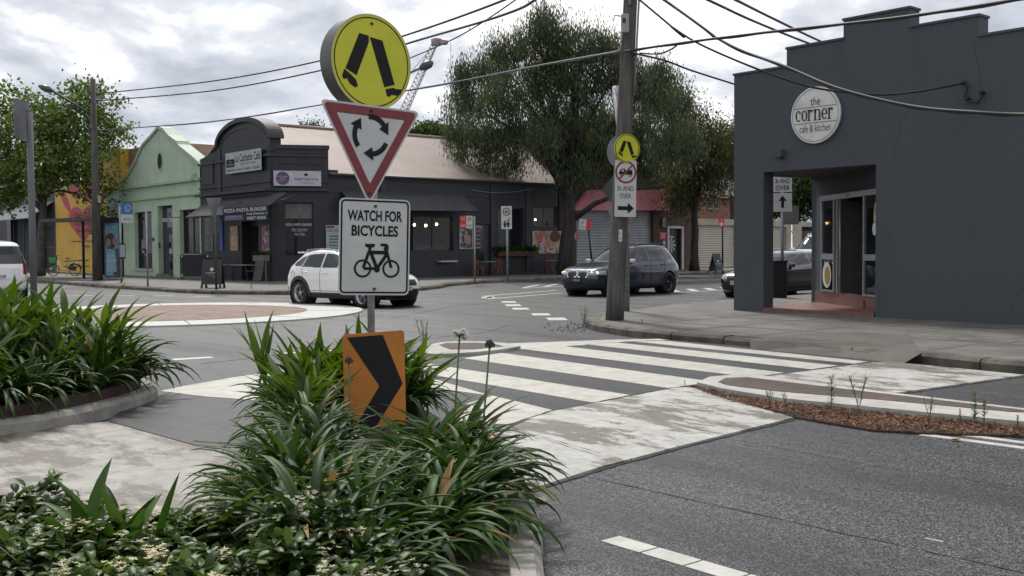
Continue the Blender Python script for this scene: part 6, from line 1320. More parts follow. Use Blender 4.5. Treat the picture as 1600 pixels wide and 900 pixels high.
def build_car(name, label, cat, loc, rz, S, mats):
    t = thing(name, label, cat, loc, None, rz)
    zs = sorted({a for a, _ in S['front']} | {a for a, _ in S['rear']} | {a for a, _ in S['half']}); z0, z1 = zs[0], zs[-1]
    # levels evenly spaced along the front and rear outlines together
    zz = np.linspace(z0, z1, 1500); fx = np.interp(zz, *zip(*S['front'])); rx = np.interp(zz, *zip(*S['rear'])); hb = np.interp(zz, *zip(*S['half']))
    ker = np.hanning(45); ker /= ker.sum()
    def sm(a): p = np.pad(a, 22, mode='reflect', reflect_type='odd'); return np.convolve(p, ker, 'valid')
    fx, rx, hb = sm(fx), sm(rx), sm(hb)
    d = np.hypot(np.hypot(np.diff(zz), np.diff(fx)*.9), np.diff(rx)*.9)+np.abs(np.diff(hb)); cum = np.concatenate([[0], np.cumsum(d)]); NL, NA = 96, 300
    idx = np.interp(np.linspace(0, cum[-1], NL), cum, np.arange(1500))
    gz, gf, gr_, gb = (np.interp(idx, np.arange(1500), a) for a in (zz, fx, rx, hb))
    V = np.zeros((NL, NA, 3)); th = np.linspace(0, 2*np.pi, 4001)
    for i in range(NL):
        nn = np.interp(gz[i], *zip(*S['n'])); a = (gf[i]-gr_[i])/2; cx_ = (gf[i]+gr_[i])/2
        c, s_ = np.cos(th), np.sin(th); x = a*np.sign(c)*np.abs(c)**(2/nn); y = gb[i]*np.sign(s_)*np.abs(s_)**(2/nn)
        q = np.concatenate([[0], np.cumsum(np.hypot(np.diff(x), np.diff(y)))]); u = np.linspace(0, q[-1], NA+1)[:-1]
        V[i, :, 0] = np.interp(u, q, x)+cx_; V[i, :, 1] = np.interp(u, q, y); V[i, :, 2] = gz[i]
    # straight-across bonnet and roof crown
    groups = {}; wf, wr, rad = S['wheels']; W2 = S['W']/2; Ra = rad+.075
    def hw(x, z):
        i = int(np.clip(np.searchsorted(gz, z), 1, NL-1)); nn = np.interp(z, *zip(*S['n'])); a = (gf[i]-gr_[i])/2; cx_ = (gf[i]+gr_[i])/2
        k = min(.999, abs((x-cx_)/a)); return gb[i]*(1-k**nn)**(1/nn)
    vid = lambda i, k: i*NA+(k % NA)
    for i in range(NL-1):
        for k in range(NA):
            A, B, C_, D = V[i, k], V[i, (k+1) % NA], V[i+1, (k+1) % NA], V[i+1, k]; c = (A+B+C_+D)/4; n = np.cross(B-A, D-A); ln = np.linalg.norm(n)
            n = n/ln if ln > 1e-12 else np.array([0, 0, 1.]); x, y, z = c; ay = abs(y)
            if ay > W2*.55 and (math.hypot(x-wf, z-rad) < Ra or math.hypot(x-wr, z-rad) < Ra): continue
            g = S['classify'](x, ay, z, n) or 'body'
            if g == 'body' and abs(n[1]) > .45 and any(inside((x, z), p) for p in S['side']): g = 'side_window'
            groups.setdefault(g, []).append((vid(i, k), vid(i, k+1), vid(i+1, k+1), vid(i+1, k)))
    groups.setdefault('body', []).append(tuple(vid(NL-1, k) for k in range(NA)))
    VV = V.reshape(-1, 3)
    def emit(nm, faces, mat, parent):
        used = sorted({q for f in faces for q in f}); mp = {q: i for i, q in enumerate(used)}
        b = MB(); b.add([tuple(VV[q]) for q in used], [tuple(mp[q] for q in f) for f in faces], mat, True); return b.build(nm, parent, world=False)
    body = emit('body', groups.pop('body'), mats['body'], t)
    names = {'side_window': 'side_window', 'windscreen': 'windscreen', 'rear_window': 'rear_window', 'grille': 'grille', 'cladding': 'cladding', 'lamp': 'headlight', 'tail': 'tail_light', 'intake': 'air_intake', 'fog': 'grille_surround', 'roofglass': 'sunroof'}
    mm = {'side_window': CGL, 'windscreen': CGL, 'rear_window': CGL, 'grille': PLAST, 'cladding': PLAST, 'lamp': LAMPG, 'tail': TAILR, 'intake': PLAST, 'fog': LAMPG, 'roofglass': CGL}
    for g, fs in groups.items():
        if g in ('lamp', 'tail', 'side_window'):
            for sd in (1, -1):
                ff = [f for f in fs if VV[f[0]][1]*sd > 0]
                if ff: emit(names[g], ff, mats.get(g, mm[g]), t)
        else: emit(names[g], fs, mats.get(g, mm[g]), t)
    # underside, wells
    b = MB(); b.box(((wf+wr)/2, 0, .42), (wf-wr+1.4, W2*1.25, .42), PLAST)
    for wx in (wf, wr):
        for sd in (1, -1):
            pr_ = [(0, sd*(W2-.34)), (Ra+.02, sd*(W2-.34)), (Ra+.02, sd*(W2-.05))]; b.lathe([(r, h) for r, h in pr_], (wx, 0, rad), PLAST, 'Y', 28)
    b.build('underbody', t, world=False)
    b = MB()      # arch lips
    for wx in (wf, wr):
        for sd in (1, -1):
            vs = []; fs = []; n_ = 30; lw = S.get('lip', .05)
            for i in range(n_+1):
                a = R(-22)+(R(202)-R(-22))*i/n_
                for rr, off in ((Ra-.035, -.05), (Ra-.03, .012), (Ra+lw, .012), (Ra+lw, -.03)):
                    x, z = wx+rr*math.cos(a), max(z0, rad+rr*math.sin(a)); vs.append((x, sd*(hw(x, max(z, z0+.02))+off), z))
            for i in range(n_):
                for j in range(3): q = (i*4+j, (i+1)*4+j, (i+1)*4+j+1, i*4+j+1); fs.append(q if sd < 0 else q[::-1])
            b.add(vs, fs, mats.get('lip', PLAST))
    b.build('wheel_arch', t, world=False)
    rim = mats.get('rim', RIMM)
    for wx in (wf, wr):
        for sd in (1, -1):
            yc = sd*(W2-.13); tw = .11; wb = MB(); ri = rad*.70
            wb.lathe([(ri, -tw), (rad*.93, -tw), (rad, -tw*.7), (rad, tw*.7), (rad*.93, tw), (ri, tw)], (wx, yc, rad), TYRE, 'Y', 36); w_ = wb.build('wheel', t, world=False)
            rb = MB(); o = sd*tw*.8
            rb.lathe([(ri+.008, o), (ri-.03, o-sd*.02), (ri-.045, -o)], (wx, yc, rad), rim, 'Y', 36); rb.lathe([(0, o-sd*.06), (ri, o-sd*.06)], (wx, yc, rad), PLAST, 'Y', 30); rb.lathe([(0, o-sd*.012), (.055, o-sd*.012), (.07, o-sd*.04)], (wx, yc, rad), rim, 'Y', 16)
            for k in range(5):
                for dl in (-.13, .13):
                    a = 2*math.pi*k/5+.3; p = lambda r, aa, h: (wx+r*math.cos(aa), yc+h, rad+r*math.sin(aa)); ww = .035
                    rb.prism([p(.05, a+dl*.5-ww*2, o-sd*.02), p(.05, a+dl*.5+ww*2, o-sd*.02), p(ri-.015, a+dl*1.5+ww*.8, o-sd*.012), p(ri-.015, a+dl*1.5-ww*.8, o-sd*.012)], (0, -sd*.02, 0), rim)
            rb.build('rim', w_, world=False)
    b = MB()      # door gaps
    for sd in (1, -1):
        for ln in S['seams']:
            pts = []
            for (xa, za), (xb, zb2_) in zip(ln[:-1], ln[1:]):
                n_ = 10
                for i in range(n_+1): x = xa+(xb-xa)*i/n_; z = za+(zb2_-za)*i/n_; pts.append(Vector((x, sd*(hw(x, z)+.003), z)))
            b.tube(pts, .006, SEAM, 4)
    b.build('door_gap', t, world=False)
    for sd in (1, -1):
        for hx, hz in S['handles']: b = MB(); b.box((hx, sd*(hw(hx, hz)+.018), hz), (.2, .03, .035), mats.get('handle', mats['body']), bev=.01); b.build('door_handle', t, world=False)
        mx2, mz = S['mirror']; b = MB(); c = Vector((mx2, sd*(hw(mx2, mz)+.13), mz+.03)); b.box(c, (.13, .2, .14), mats.get('mirror', mats['body']), bev=.045); b.box((mx2+.02, sd*(hw(mx2, mz)+.03), mz-.02), (.06, .12, .04), PLAST); b.build('mirror', t, world=False)
        if S.get('rails'):
            xa, xb, zr, yr = S['rails']; b = MB(); b.tube([(xa, sd*yr, zr-.04), (xa-.12, sd*yr, zr+.02), ((xa+xb)/2, sd*yr, zr+.045), (xb+.12, sd*yr, zr+.02), (xb, sd*yr, zr-.05)], .022, mats.get('rail', CHR), 6); b.build('roof_rail', t, world=False)
    if S.get('trim'):
        for sd in (1, -1):
            b = MB(); pts = [Vector((x, sd*(hw(x, z)+.004), z)) for x, z in S['trim']]; b.tube(pts, .012, mats.get('trimmat', CHR), 5); b.build('window_trim', t, world=False)
    fxz = lambda z: float(np.interp(z, gz, gf)); rxz = lambda z: float(np.interp(z, gz, gr_))
    for (zp_, fr, txt, dark) in S.get('plates', []):
        x = (fxz(zp_)+.012) if fr else (rxz(zp_)-.012); pl = PL((x, 0, zp_), (1 if fr else -1, 0, 0)); b = MB(); b.prect(pl, -.19, -.06, .19, .06, 0, .01, SIGNK if dark else MATS['sign_white_l']); b.ptext(pl, txt, -.16, -.035, .16, .035, .013, MATS['sign_white_l'] if dark else SIGNK, .01); b.build('number_plate', t, world=False)
    return t, hw, fxz, rxz
M('sign_white_l', (.55, .55, .52), rough=.4, world=False)

# dark blue SUV with twin rounded grilles
def cls_suv(x, ay, z, n):
    if z > 1.13 and n[0] > .30 and z < 1.585 and ay < .86-.45*(z-1.1): return 'windscreen'
    if z > 1.12 and n[0] < -.3 and z < 1.50 and ay < .60: return 'rear_window'
    if x > 1.9:
        if .70 < z < .84 and ay > .44+.0*(z) and z > .70+.10*max(0, ay-.8) and z < .80+.09*(ay-.44): return 'lamp'
        e = abs((ay-.225)/.185)**3+abs((z-.735)/.105)**3
        if e < 1: return 'grille'
        if e < 1.6 and ay > .02: return 'fog'
        if .34 < z < .50 and ay < .55: return 'intake'
        if .36 < z < .52 and ay > .62: return 'intake'
    if x < -1.9 and .82 < z < .98 and ay > .45: return 'tail'
    if z < .30: return 'cladding'
    if z > 1.655 and ay < .45 and -.75 < x < .05: return 'roofglass'
SUV = dict(L=4.71, W=1.89, wheels=(1.44, -1.42, .37), n=[(.2, 6.5), (.9, 6), (1.1, 4.6), (1.6, 4.6), (1.69, 4.5)],
    front=[(.20, 2.18), (.30, 2.29), (.45, 2.335), (.62, 2.34), (.78, 2.30), (.88, 2.20), (.95, 1.98), (1.0, 1.7), (1.05, 1.35), (1.10, 1.02), (1.14, .92), (1.3, .66), (1.45, .40), (1.56, .17), (1.62, -.02), (1.66, -.25), (1.69, -.8)],
    rear=[(.20, -2.1), (.32, -2.25), (.5, -2.31), (.8, -2.34), (1.0, -2.31), (1.12, -2.24), (1.3, -2.10), (1.5, -1.92), (1.58, -1.85), (1.63, -1.7), (1.66, -1.4), (1.69, -1.0)],
    half=[(.20, .80), (.30, .90), (.5, .935), (.75, .945), (.92, .93), (1.02, .915), (1.1, .885), (1.3, .79), (1.5, .70), (1.58, .655), (1.63, .58), (1.665, .48), (1.69, .34)],
    side=[[(.72, 1.13), (.30, 1.42), (.02, 1.555), (-.38, 1.575), (-.38, 1.13)], [(-.44, 1.13), (-.44, 1.577), (-1.05, 1.555), (-1.20, 1.14)], [(-1.26, 1.15), (-1.12, 1.545), (-1.45, 1.50), (-1.80, 1.27), (-1.72, 1.18)]],
    seams=[[(.98, .35), (1.0, .85), (.9, 1.06)], [(-.40, .33), (-.42, 1.12)], [(-1.15, .8), (-1.24, 1.12)], [(-1.0, .4), (-.95, .6), (-1.15, .8)], [(1.0, .35), (-1.0, .36)]],
    handles=[(-.18, .98), (-1.10, 1.0)], mirror=(.62, 1.10), rails=(.05, -1.75, 1.655, .60), lip=.055, trim=[(.78, 1.115), (.3, 1.12), (-.6, 1.125), (-1.3, 1.135), (-1.75, 1.19)],
    plates=[(.53, True, 'CV 8H HC', True)], classify=cls_suv)
NAVY = paint('navy_paint', (.010, .017, .038), rough=.3, metal=.3)
su, hw_, fxz, rxz = build_car('dark_suv', 'dark navy SUV with lit headlights and twin oval grilles turning out of the side street', 'car', (26.0, 24.7, 0), R(185), SUV,
    dict(body=NAVY, fog=CHR, rim=RIMK, mirror=M('mirror_silver', (.45, .45, .46), rough=.3, world=False), rail=BLACK, handle=NAVY, lip=NAVY, trimmat=BLACK))
for sd, mt in ((1, DRL), (-1, DRLY)):
    for yy in (.56, .72):
        b = MB(); x = fxz(.76)*.0+2.29-(.10 if yy > .6 else .03)-.0; b.lathe([(0, .015), (.045, .01), (.055, -.02)], (x, sd*yy, .765), mt, 'X', 14); b.build('lamp_bulb', su, world=False)
# white crossover
def cls_xv(x, ay, z, n):
    if 1.08 < z < 1.50 and n[0] > .3 and ay < .80-.4*(z-1.05): return 'windscreen'
    if 1.10 < z < 1.42 and n[0] < -.3 and ay < .56: return 'rear_window'
    if z < .37: return 'cladding'
    if x > 1.75:
        if .66 < z < .80 and ay > .50: return 'lamp'
        if .60 < z < .76 and ay < .40: return 'grille'
        if z < .52 and ay < .5: return 'intake'
        if z < .50 and ay > .55: return 'cladding'
    if x < -1.85 and .90 < z < 1.08 and ay > .60: return 'tail'
    if x < -1.9 and z < .50: return 'cladding'
XV = dict(L=4.45, W=1.78, wheels=(1.33, -1.30, .345), n=[(.2, 4.6), (.9, 4.2), (1.5, 4.4), (1.6, 4.3)],
    front=[(.22, 2.02), (.32, 2.14), (.5, 2.20), (.66, 2.19), (.78, 2.10), (.86, 1.92), (.93, 1.6), (.99, 1.25), (1.04, 1.0), (1.08, .90), (1.25, .58), (1.4, .28), (1.48, .08), (1.53, -.1), (1.565, -.4), (1.58, -.9)],
    rear=[(.25, -2.05), (.35, -2.17), (.55, -2.22), (.8, -2.21), (.95, -2.15), (1.08, -2.06), (1.25, -1.85), (1.38, -1.65), (1.46, -1.55), (1.52, -1.42), (1.56, -1.2), (1.58, -1.0)],
    half=[(.22, .78), (.32, .85), (.5, .88), (.75, .89), (.92, .87), (1.0, .85), (1.08, .82), (1.25, .735), (1.42, .65), (1.49, .60), (1.54, .50), (1.58, .32)],
    side=[[(.62, 1.08), (.25, 1.32), (-.0, 1.45), (-.34, 1.475), (-.34, 1.075)], [(-.39, 1.075), (-.39, 1.476), (-.85, 1.46), (-1.10, 1.43), (-1.22, 1.10)], [(-1.25, 1.10), (-1.12, 1.42), (-1.35, 1.36), (-1.66, 1.18), (-1.60, 1.12)]],
    seams=[[(.90, .40), (.95, .8), (.84, 1.02)], [(-.36, .38), (-.38, 1.06)], [(-.92, .45), (-.9, .62), (-1.12, .80), (-1.2, 1.08)], [(.9, .42), (-.92, .43)], [(-1.55, .95), (-1.72, .95), (-1.72, .80), (-1.55, .80), (-1.55, .95)]],
    handles=[(-.16, .93), (-1.02, .95)], mirror=(.56, 1.05), rails=(.0, -1.4, 1.555, .53), lip=.075, classify=cls_xv, plates=[(.52, True, 'CKW 41E', False)])
WHT = paint('white_paint', (.72, .72, .71), rough=.35)
wc, hw2, f2, r2 = build_car('white_crossover', 'white compact crossover with black wheel arches circling behind the stacked road signs', 'car', (15.95, 25.7, 0), R(-80), XV,
    dict(body=WHT, rim=RIMM, rail=M('rail_grey', (.3, .3, .31), rough=.3, metal=.6, world=False)))
b = MB(); b.box((-1.62, 0, 1.50), (.28, 1.05, .04), WHT, bev=.015); b.build('spoiler', wc, world=False)

# dark sedan waiting in the side street
def cls_sed(x, ay, z, n):
    if .98 < z < 1.36 and n[0] > .22 and ay < .82-.5*(z-.95): return 'windscreen'
    if 1.0 < z < 1.34 and n[0] < -.22 and ay < .7: return 'rear_window'
    if x > 2.0:
        if .60 < z < .74 and ay > .46: return 'lamp'
        e = abs((ay-.21)/.17)**4+abs((z-.62)/.085)**4
        if e < 1: return 'grille'
        if e < 1.5: return 'fog'
        if .24 < z < .40: return 'intake'
    if x < -2.1 and .72 < z < .88 and ay > .4: return 'tail'
SED = dict(L=4.9, W=1.86, wheels=(1.48, -1.47, .335), n=[(.2, 4.8), (.8, 4.4), (1.3, 4.0), (1.46, 4.2)],
    front=[(.17, 2.28), (.3, 2.40), (.5, 2.44), (.65, 2.41), (.75, 2.28), (.82, 2.0), (.88, 1.6), (.93, 1.22), (.97, 1.0), (1.1, .74), (1.25, .44), (1.34, .18), (1.39, -.02), (1.43, -.3), (1.45, -.6)],
    rear=[(.2, -2.3), (.35, -2.43), (.6, -2.46), (.85, -2.45), (.95, -2.40), (1.0, -2.15), (1.05, -1.9), (1.15, -1.72), (1.3, -1.42), (1.38, -1.2), (1.43, -.95), (1.45, -.7)],
    half=[(.17, .80), (.3, .88), (.5, .92), (.72, .93), (.85, .915), (.95, .87), (1.02, .82), (1.2, .73), (1.34, .64), (1.39, .58), (1.43, .46), (1.45, .3)],
    side=[[(.78, .99), (.35, 1.22), (.05, 1.33), (-.36, 1.35), (-.36, .99)], [(-.42, .99), (-.42, 1.352), (-.85, 1.32), (-1.08, 1.24), (-1.15, 1.0)], [(-1.2, 1.0), (-1.13, 1.22), (-1.45, 1.05), (-1.4, 1.01)]],
    seams=[[(1.0, .3), (1.05, .7), (.95, .92)], [(-.39, .28), (-.40, .98)], [(-1.0, .35), (-1.15, .6), (-1.2, .95)], [(1.0, .3), (-1.0, .3)]], handles=[(-.2, .86), (-1.05, .88)], mirror=(.72, .97), lip=.03,
    trim=[(.85, .975), (.3, .975), (-.6, .975), (-1.5, 1.0)], plates=[(.47, True, 'CFM 07T', False)], classify=cls_sed)
BLKP = paint('black_car_paint', (.008, .009, .012), rough=.3)
build_car('dark_sedan', 'black sedan with white number plate queueing in the side street behind the porch pillar', 'car', (28.6, 20.1, 0), R(181), SED, dict(body=BLKP, fog=CHR, lip=BLKP))
# white wagon beyond it and the one leaving on the left
def cls_wag(x, ay, z, n):
    if 1.16 < z < 1.72 and n[0] > .3 and ay < .86-.35*(z-1.1): return 'windscreen'
    if 1.12 < z < 1.66 and n[0] < -.35 and ay < .80-.22*(z-1.1): return 'rear_window'
    if x > 2 and .75 < z < .95 and ay > .5: return 'lamp'
    if x > 2 and .6 < z < .9 and ay < .45: return 'grille'
    if x < -2.0 and .80 < z < 1.12 and ay > .68: return 'tail'
    if z < .33: return 'cladding'
WAG = dict(L=4.9, W=1.9, wheels=(1.45, -1.45, .38), n=[(.2, 5), (1.0, 5), (1.8, 4.8)],
    front=[(.22, 2.3), (.4, 2.42), (.7, 2.44), (.9, 2.36), (1.0, 2.1), (1.07, 1.6), (1.12, 1.25), (1.16, 1.12), (1.4, .75), (1.65, .38), (1.75, .12), (1.80, -.2), (1.83, -.8)],
    rear=[(.25, -2.3), (.4, -2.42), (.7, -2.44), (1.0, -2.42), (1.12, -2.38), (1.4, -2.26), (1.65, -2.12), (1.74, -2.02), (1.79, -1.8), (1.83, -1.2)],
    half=[(.22, .84), (.4, .92), (.7, .95), (1.0, .93), (1.12, .9), (1.4, .83), (1.65, .75), (1.74, .69), (1.79, .58), (1.83, .4)],
    side=[[(.95, 1.17), (.5, 1.5), (.2, 1.68), (-.4, 1.7), (-.4, 1.16)], [(-.46, 1.16), (-.46, 1.7), (-1.3, 1.68), (-1.3, 1.16)], [(-1.36, 1.16), (-1.36, 1.67), (-1.95, 1.62), (-2.05, 1.2)]],
    seams=[[(1.05, .4), (1.05, 1.1)], [(-.43, .4), (-.43, 1.14)], [(-1.3, .8), (-1.33, 1.14)], [(1.05, .4), (-1.0, .4)]], handles=[(-.2, 1.0), (-1.1, 1.02)], mirror=(.85, 1.14), lip=.04, rails=(.0, -1.8, 1.80, .60), classify=cls_wag,
    plates=[(.62, True, 'BQ 52 LM', False), (.75, False, 'BQ 52 LM', False)])
kk = AT(1262, 400, 44); build_car('white_wagon', 'white four wheel drive wagon glimpsed behind the black sedan through the porch', 'car', (kk.x+1.0, kk.y, .28), math.atan2(-.25, -1), WAG, dict(body=WHT))
S_ = dict(WAG); S_['rails'] = None
build_car('white_wagon', 'white people mover driving away at the left edge of the picture', 'car', (8.75, 35.9, .10), math.atan2(1, .05), S_, dict(body=WHT))
kk = AT(905, 400, 56); build_car('dark_sedan', 'black parked sedan mostly hidden behind the navy SUV beside the weeping tree', 'car', (kk.x, 36.9, 0), math.atan2(0, -1), SED, dict(body=BLKP, fog=CHR, lip=BLKP))

# ------------------------------------------------------------------ hire bicycle
k0, k1_ = G(82, 431, .15), G(119, 431, .15); kb_ = (k0+k1_)/2; eb = thing('hire_bicycle', 'white hire bicycle with green basket parked beside the tree trunk', 'bicycle', kb_)
u = Vector((-cr.x, -cr.y, 0)).normalized(); pl = PL(kb_, (-fw.x, -fw.y, 0)); WF = M('bike_white', (.4, .42, .42), rough=.4); GN = M('bike_green', (.03, .34, .07), rough=.45)
hwb = .62
for s_ in (-1, 1):
    b = MB(); c = (s_*hwb, .34); n_ = 28; b.tube([pl.P(c[0]+.33*math.cos(2*math.pi*i/n_), c[1]+.33*math.sin(2*math.pi*i/n_)) for i in range(n_)], .026, BLACK, 6, closed=True); b.pellipse(pl, *c, .06, .06, .0, .03, BLACK, 12)
    for k in range(9): a = math.pi*k/9; b.tube([pl.P(c[0]+.31*math.cos(a), c[1]+.31*math.sin(a)), pl.P(c[0]-.31*math.cos(a), c[1]-.31*math.sin(a))], .006, GALV, 3)
    b.build('wheel', eb)
T = lambda pts, r, m, nm: (lambda b: (b.tube([pl.P(*p) for p in pts], r, m, 8), b.build(nm, eb)))(MB())
T([(-hwb, .34), (-.42, 1.0)], .028, GN, 'fork'); T([(-.42, .9), (-.15, .42), (.15, .38), (hwb, .34)], .035, WF, 'frame'); T([(.12, .36), (.22, .98)], .024, GALV, 'seat_post'); T([(-.42, 1.0), (-.40, 1.16), (-.28, 1.2)], .02, BLACK, 'handlebar')
b = MB(); b.box(pl.P(.22, 1.02), (.26, .14, .06), BLACK, rz=math.atan2(u.y, u.x), bev=.02); b.build('saddle', eb)
b = MB(); p = pl.P(-.62, .92); q0, q1 = .17, .22; rr5 = math.atan2(u.y, u.x)
for zz, s_ in ((-.12, .85), (-.06, .9), (0, .95), (.06, 1.0), (.12, 1.05)): b.box(p+Vector((0, 0, zz)), (.40*s_, .30*s_, .045), GN, rz=rr5)
b.build('basket', eb)
b = MB(); n_ = 12; b.tube([pl.P(hwb+.37*math.cos(a), .34+.37*math.sin(a)) for a in np.linspace(.2, math.pi-.1, n_)], .05, BLACK, 6); b.pellipse(pl, hwb-.1, .45, .22, .16, .02, .02, BLACK, 16); b.build('mudguard', eb)
T([(.05, .36), (.12, .0)], .014, GALV, 'kickstand')

# ------------------------------------------------------------------ vegetation
def strips(base, az, e0, e1, L, W, S, prof, fold=.25, curl=None, power=1.3):
    n = len(az); t = np.linspace(0, 1, S+1); e = e0[:, None]+(e1-e0)[:, None]*t[None]**power; ds = (L/S)[:, None]
    a = az[:, None]+(0 if curl is None else curl[:, None]*t[None])
    em = (e[:, 1:]+e[:, :-1])/2; am = (a[:, 1:]+a[:, :-1])/2 if a.shape[1] > 1 else a
    dxs = np.cos(em)*np.cos(am)*ds; dys = np.cos(em)*np.sin(am)*ds; dzs = np.sin(em)*ds; z0 = np.zeros((n, 1))
    X = base[:, :1]+np.concatenate([z0, np.cumsum(dxs, 1)], 1); Y = base[:, 1:2]+np.concatenate([z0, np.cumsum(dys, 1)], 1); Z = base[:, 2:3]+np.concatenate([z0, np.cumsum(dzs, 1)], 1)
    C = np.stack([X, Y, Z], -1); wd = (W[:, None]*prof(t)[None]/2)[..., None]
    a = np.broadcast_to(a, e.shape); side = np.stack([-np.sin(a), np.cos(a), np.zeros_like(a)], -1); nrm = np.stack([-np.sin(e)*np.cos(a), -np.sin(e)*np.sin(a), np.cos(e)], -1)
    up_ = nrm*wd*fold
    V = np.stack([C-side*wd+up_, C-up_, C+side*wd+up_], 2).reshape(-1, 3)
    k = np.arange(n)[:, None]*(S+1)*3+np.arange(S)[None]*3; k = k.ravel()
    Qd = np.concatenate([np.stack([k, k+1, k+4, k+3], 1), np.stack([k+1, k+2, k+5, k+4], 1)]); return V, Qd
strap = lambda t: np.where(t < .12, .55+t*3.5, 1.0)*np.clip((1-t)*3.2, 0, 1)**.75+.02
broad = lambda t: np.sin(np.clip(t*1.02+.03, 0, 1)*math.pi)**.75*(1-.25*t)+.05
ovate = lambda t: np.sin(np.clip(t, 0, 1)*math.pi)**.8+.03
LILY = leafmat('lily_leaf', [(.018, .042, .009), (.033, .074, .015), (.053, .108, .023), (.08, .14, .033)], .55, .2)
LILYD = leafmat('lily_dark_leaf', [(.012, .029, .008), (.022, .05, .013), (.036, .074, .019), (.055, .10, .027)], .52, .15)
BROADL = leafmat('ginger_leaf', [(.024, .058, .010), (.05, .092, .015), (.08, .13, .024), (.125, .175, .038)], .5, .34)
DRY = leafmat('dry_leaf', [(.16, .10, .05), (.28, .19, .09), (.35, .27, .1)], .7, .2)
def lily(name, n, L0, L1, W0, W1, mat, seed, e_lo=55, e_hi=86, d_lo=-75, d_hi=25, spread=.05, prof=strap, fold=.3, S=9, power=1.3):
    g = np.random.default_rng(seed); az = g.uniform(0, 2*np.pi, n); r = g.uniform(0, 1, n)
    e0 = np.radians(e_hi-(e_hi-e_lo)*r+g.normal(0, 4, n)); e1 = np.radians(d_hi+(d_lo-d_hi)*np.clip(r+g.normal(0, .15, n), 0, 1)); L = g.uniform(L0, L1, n); W = g.uniform(W0, W1, n)
    base = np.stack([np.cos(az)*spread*r, np.sin(az)*spread*r, np.zeros(n)], 1)
    V, Q_ = strips(base, az, e0, e1, L, W, S, prof, fold, g.normal(0, .35, n), power); nd = max(1, n//22); mi = np.zeros(len(Q_), int)
    for j in range(nd):
        k = g.integers(0, n); half = len(Q_)//2; mi[k*S:(k+1)*S] = 1; mi[half+k*S:half+(k+1)*S] = 1
    return V, Q_, mi
def plant_kind(name, cat, label, group, variants, mats):
    out = []
    for V, Q_, mi in variants:
        o = npmesh(name, V, Q_, mats, mi, None, True); tag(o, label, cat, group); out.append(o)
    return out
def place(kinds, spots, label=None):
    """first use moves the original, later ones are copies"""
    seen = {}
    for (x, y, z, s, rz, k) in spots:
        o = kinds[k]
        if k in seen: o = o.copy(); COL.objects.link(o)
        seen[k] = 1; o.location = (x, y, z); o.rotation_euler = (random.uniform(-.08, .08), random.uniform(-.08, .08), rz); o.scale = (s, s, s*random.uniform(.9, 1.1))
    for k, o in enumerate(kinds):
        if k not in seen: bpy.data.objects.remove(o)
# bed outlines
P1 = [(.2, 1.6), (1.9, 1.9), (2.65, 2.85), (3.39, 3.75), (3.84, 4.26), (4.05, 4.65), (4.35, 5.5), (4.95, 6.5), (5.5, 7.5), (5.55, 8.3), (5.1, 8.8), (4.55, 8.6), (3.95, 7.7), (3.4, 6.7), (3.0, 5.75), (2.4, 5.25), (1.5, 5.6), (.6, 5.5), (.0, 4.5)]
P2 = [(.6, 10.0), (1.6, 9.72), (2.45, 9.62), (2.99, 9.74), (3.64, 10.15), (4.25, 10.75), (4.5, 11.4), (4.6, 12.4), (4.5, 14.2), (4.0, 15.4), (2.5, 15.6), (.8, 14.5), (.2, 12), (.2, 10.6)]
SOIL = M('bed_soil', (.03, .022, .016), col2=(.08, .055, .038), vscale=12, bump=1, bscale=50, rough=.95)
EDGE = brick('edging_brick', (.055, .03, .024), (.09, .05, .038), (.04, .032, .028), bw=.09, bh=.3, ms=.008)
PKERB = M('bed_kerb', (.22, .21, .185), col2=(.40, .385, .35), vscale=3.5, bump=.5, bscale=40, rough=.75, dirt=.35)
def bed(P, label, bricks):
    A = smoothpoly(P, 5); A = A if _area(A) > 0 else A[::-1]; n = len(A); B1 = offset_poly(A, .05); B = offset_poly(A, .17); C = offset_poly(A, .28)
    b = MB()
    z1 = .15; b.add([(x, y, -.02) for x, y in A]+[(x, y, z1-.04) for x, y in offset_poly(A, .01)]+[(x, y, z1) for x, y in B1]+[(x, y, z1) for x, y in B], [(k*n+i, k*n+(i+1) % n, (k+1)*n+(i+1) % n, (k+1)*n+i) for k in range(3) for i in range(n)], PKERB)
    o = b.build('garden_bed'); tag(o, label, 'garden bed')
    if bricks:
        b = MB(); b.add([(x, y, z1-.02) for x, y in B]+[(x, y, z1+.10) for x, y in B]+[(x, y, z1+.10) for x, y in C]+[(x, y, z1) for x, y in C], [(k*n+i, k*n+(i+1) % n, (k+1)*n+(i+1) % n, (k+1)*n+i) for k in range(3) for i in range(n)], EDGE); b.build('brick_edging', o, world=False)
    b = MB(); b.slab(C if bricks else B, -.05, z1+.03, SOIL); b.build('soil', o, world=False); return o
bed(P1, 'near garden bed with pale kerb full of strappy plants and white flowering ground cover', False); bed(P2, 'garden bed on the left with brick edging above a pale kerb', True)
GA = 'strappy lilies in the near garden bed'; GB = 'strappy lilies in the left garden bed'
def lilies(label, group, seed): return plant_kind('strappy_lily', 'lily', label, group, [lily('l', 58, .45, .80, .034, .054, LILYD, seed+i, e_lo=42, e_hi=84, d_lo=-85, d_hi=0) for i in range(4)]+[lily('l', 46, .5, .88, .036, .056, LILY, seed+9+i, e_lo=50, e_hi=86, d_lo=-70, d_hi=25) for i in range(3)], [LILYD, DRY])
def fixmats(kinds, k0, m):
    for o in kinds[k0:]: o.data.materials[0] = m
LA = lilies('dark green strappy lily clump arching in the near garden bed', GA, 11); fixmats(LA, 4, LILY)
LB = lilies('dark green strappy lily clump spilling over the brick edging of the left bed', GB, 41); fixmats(LB, 4, LILY)
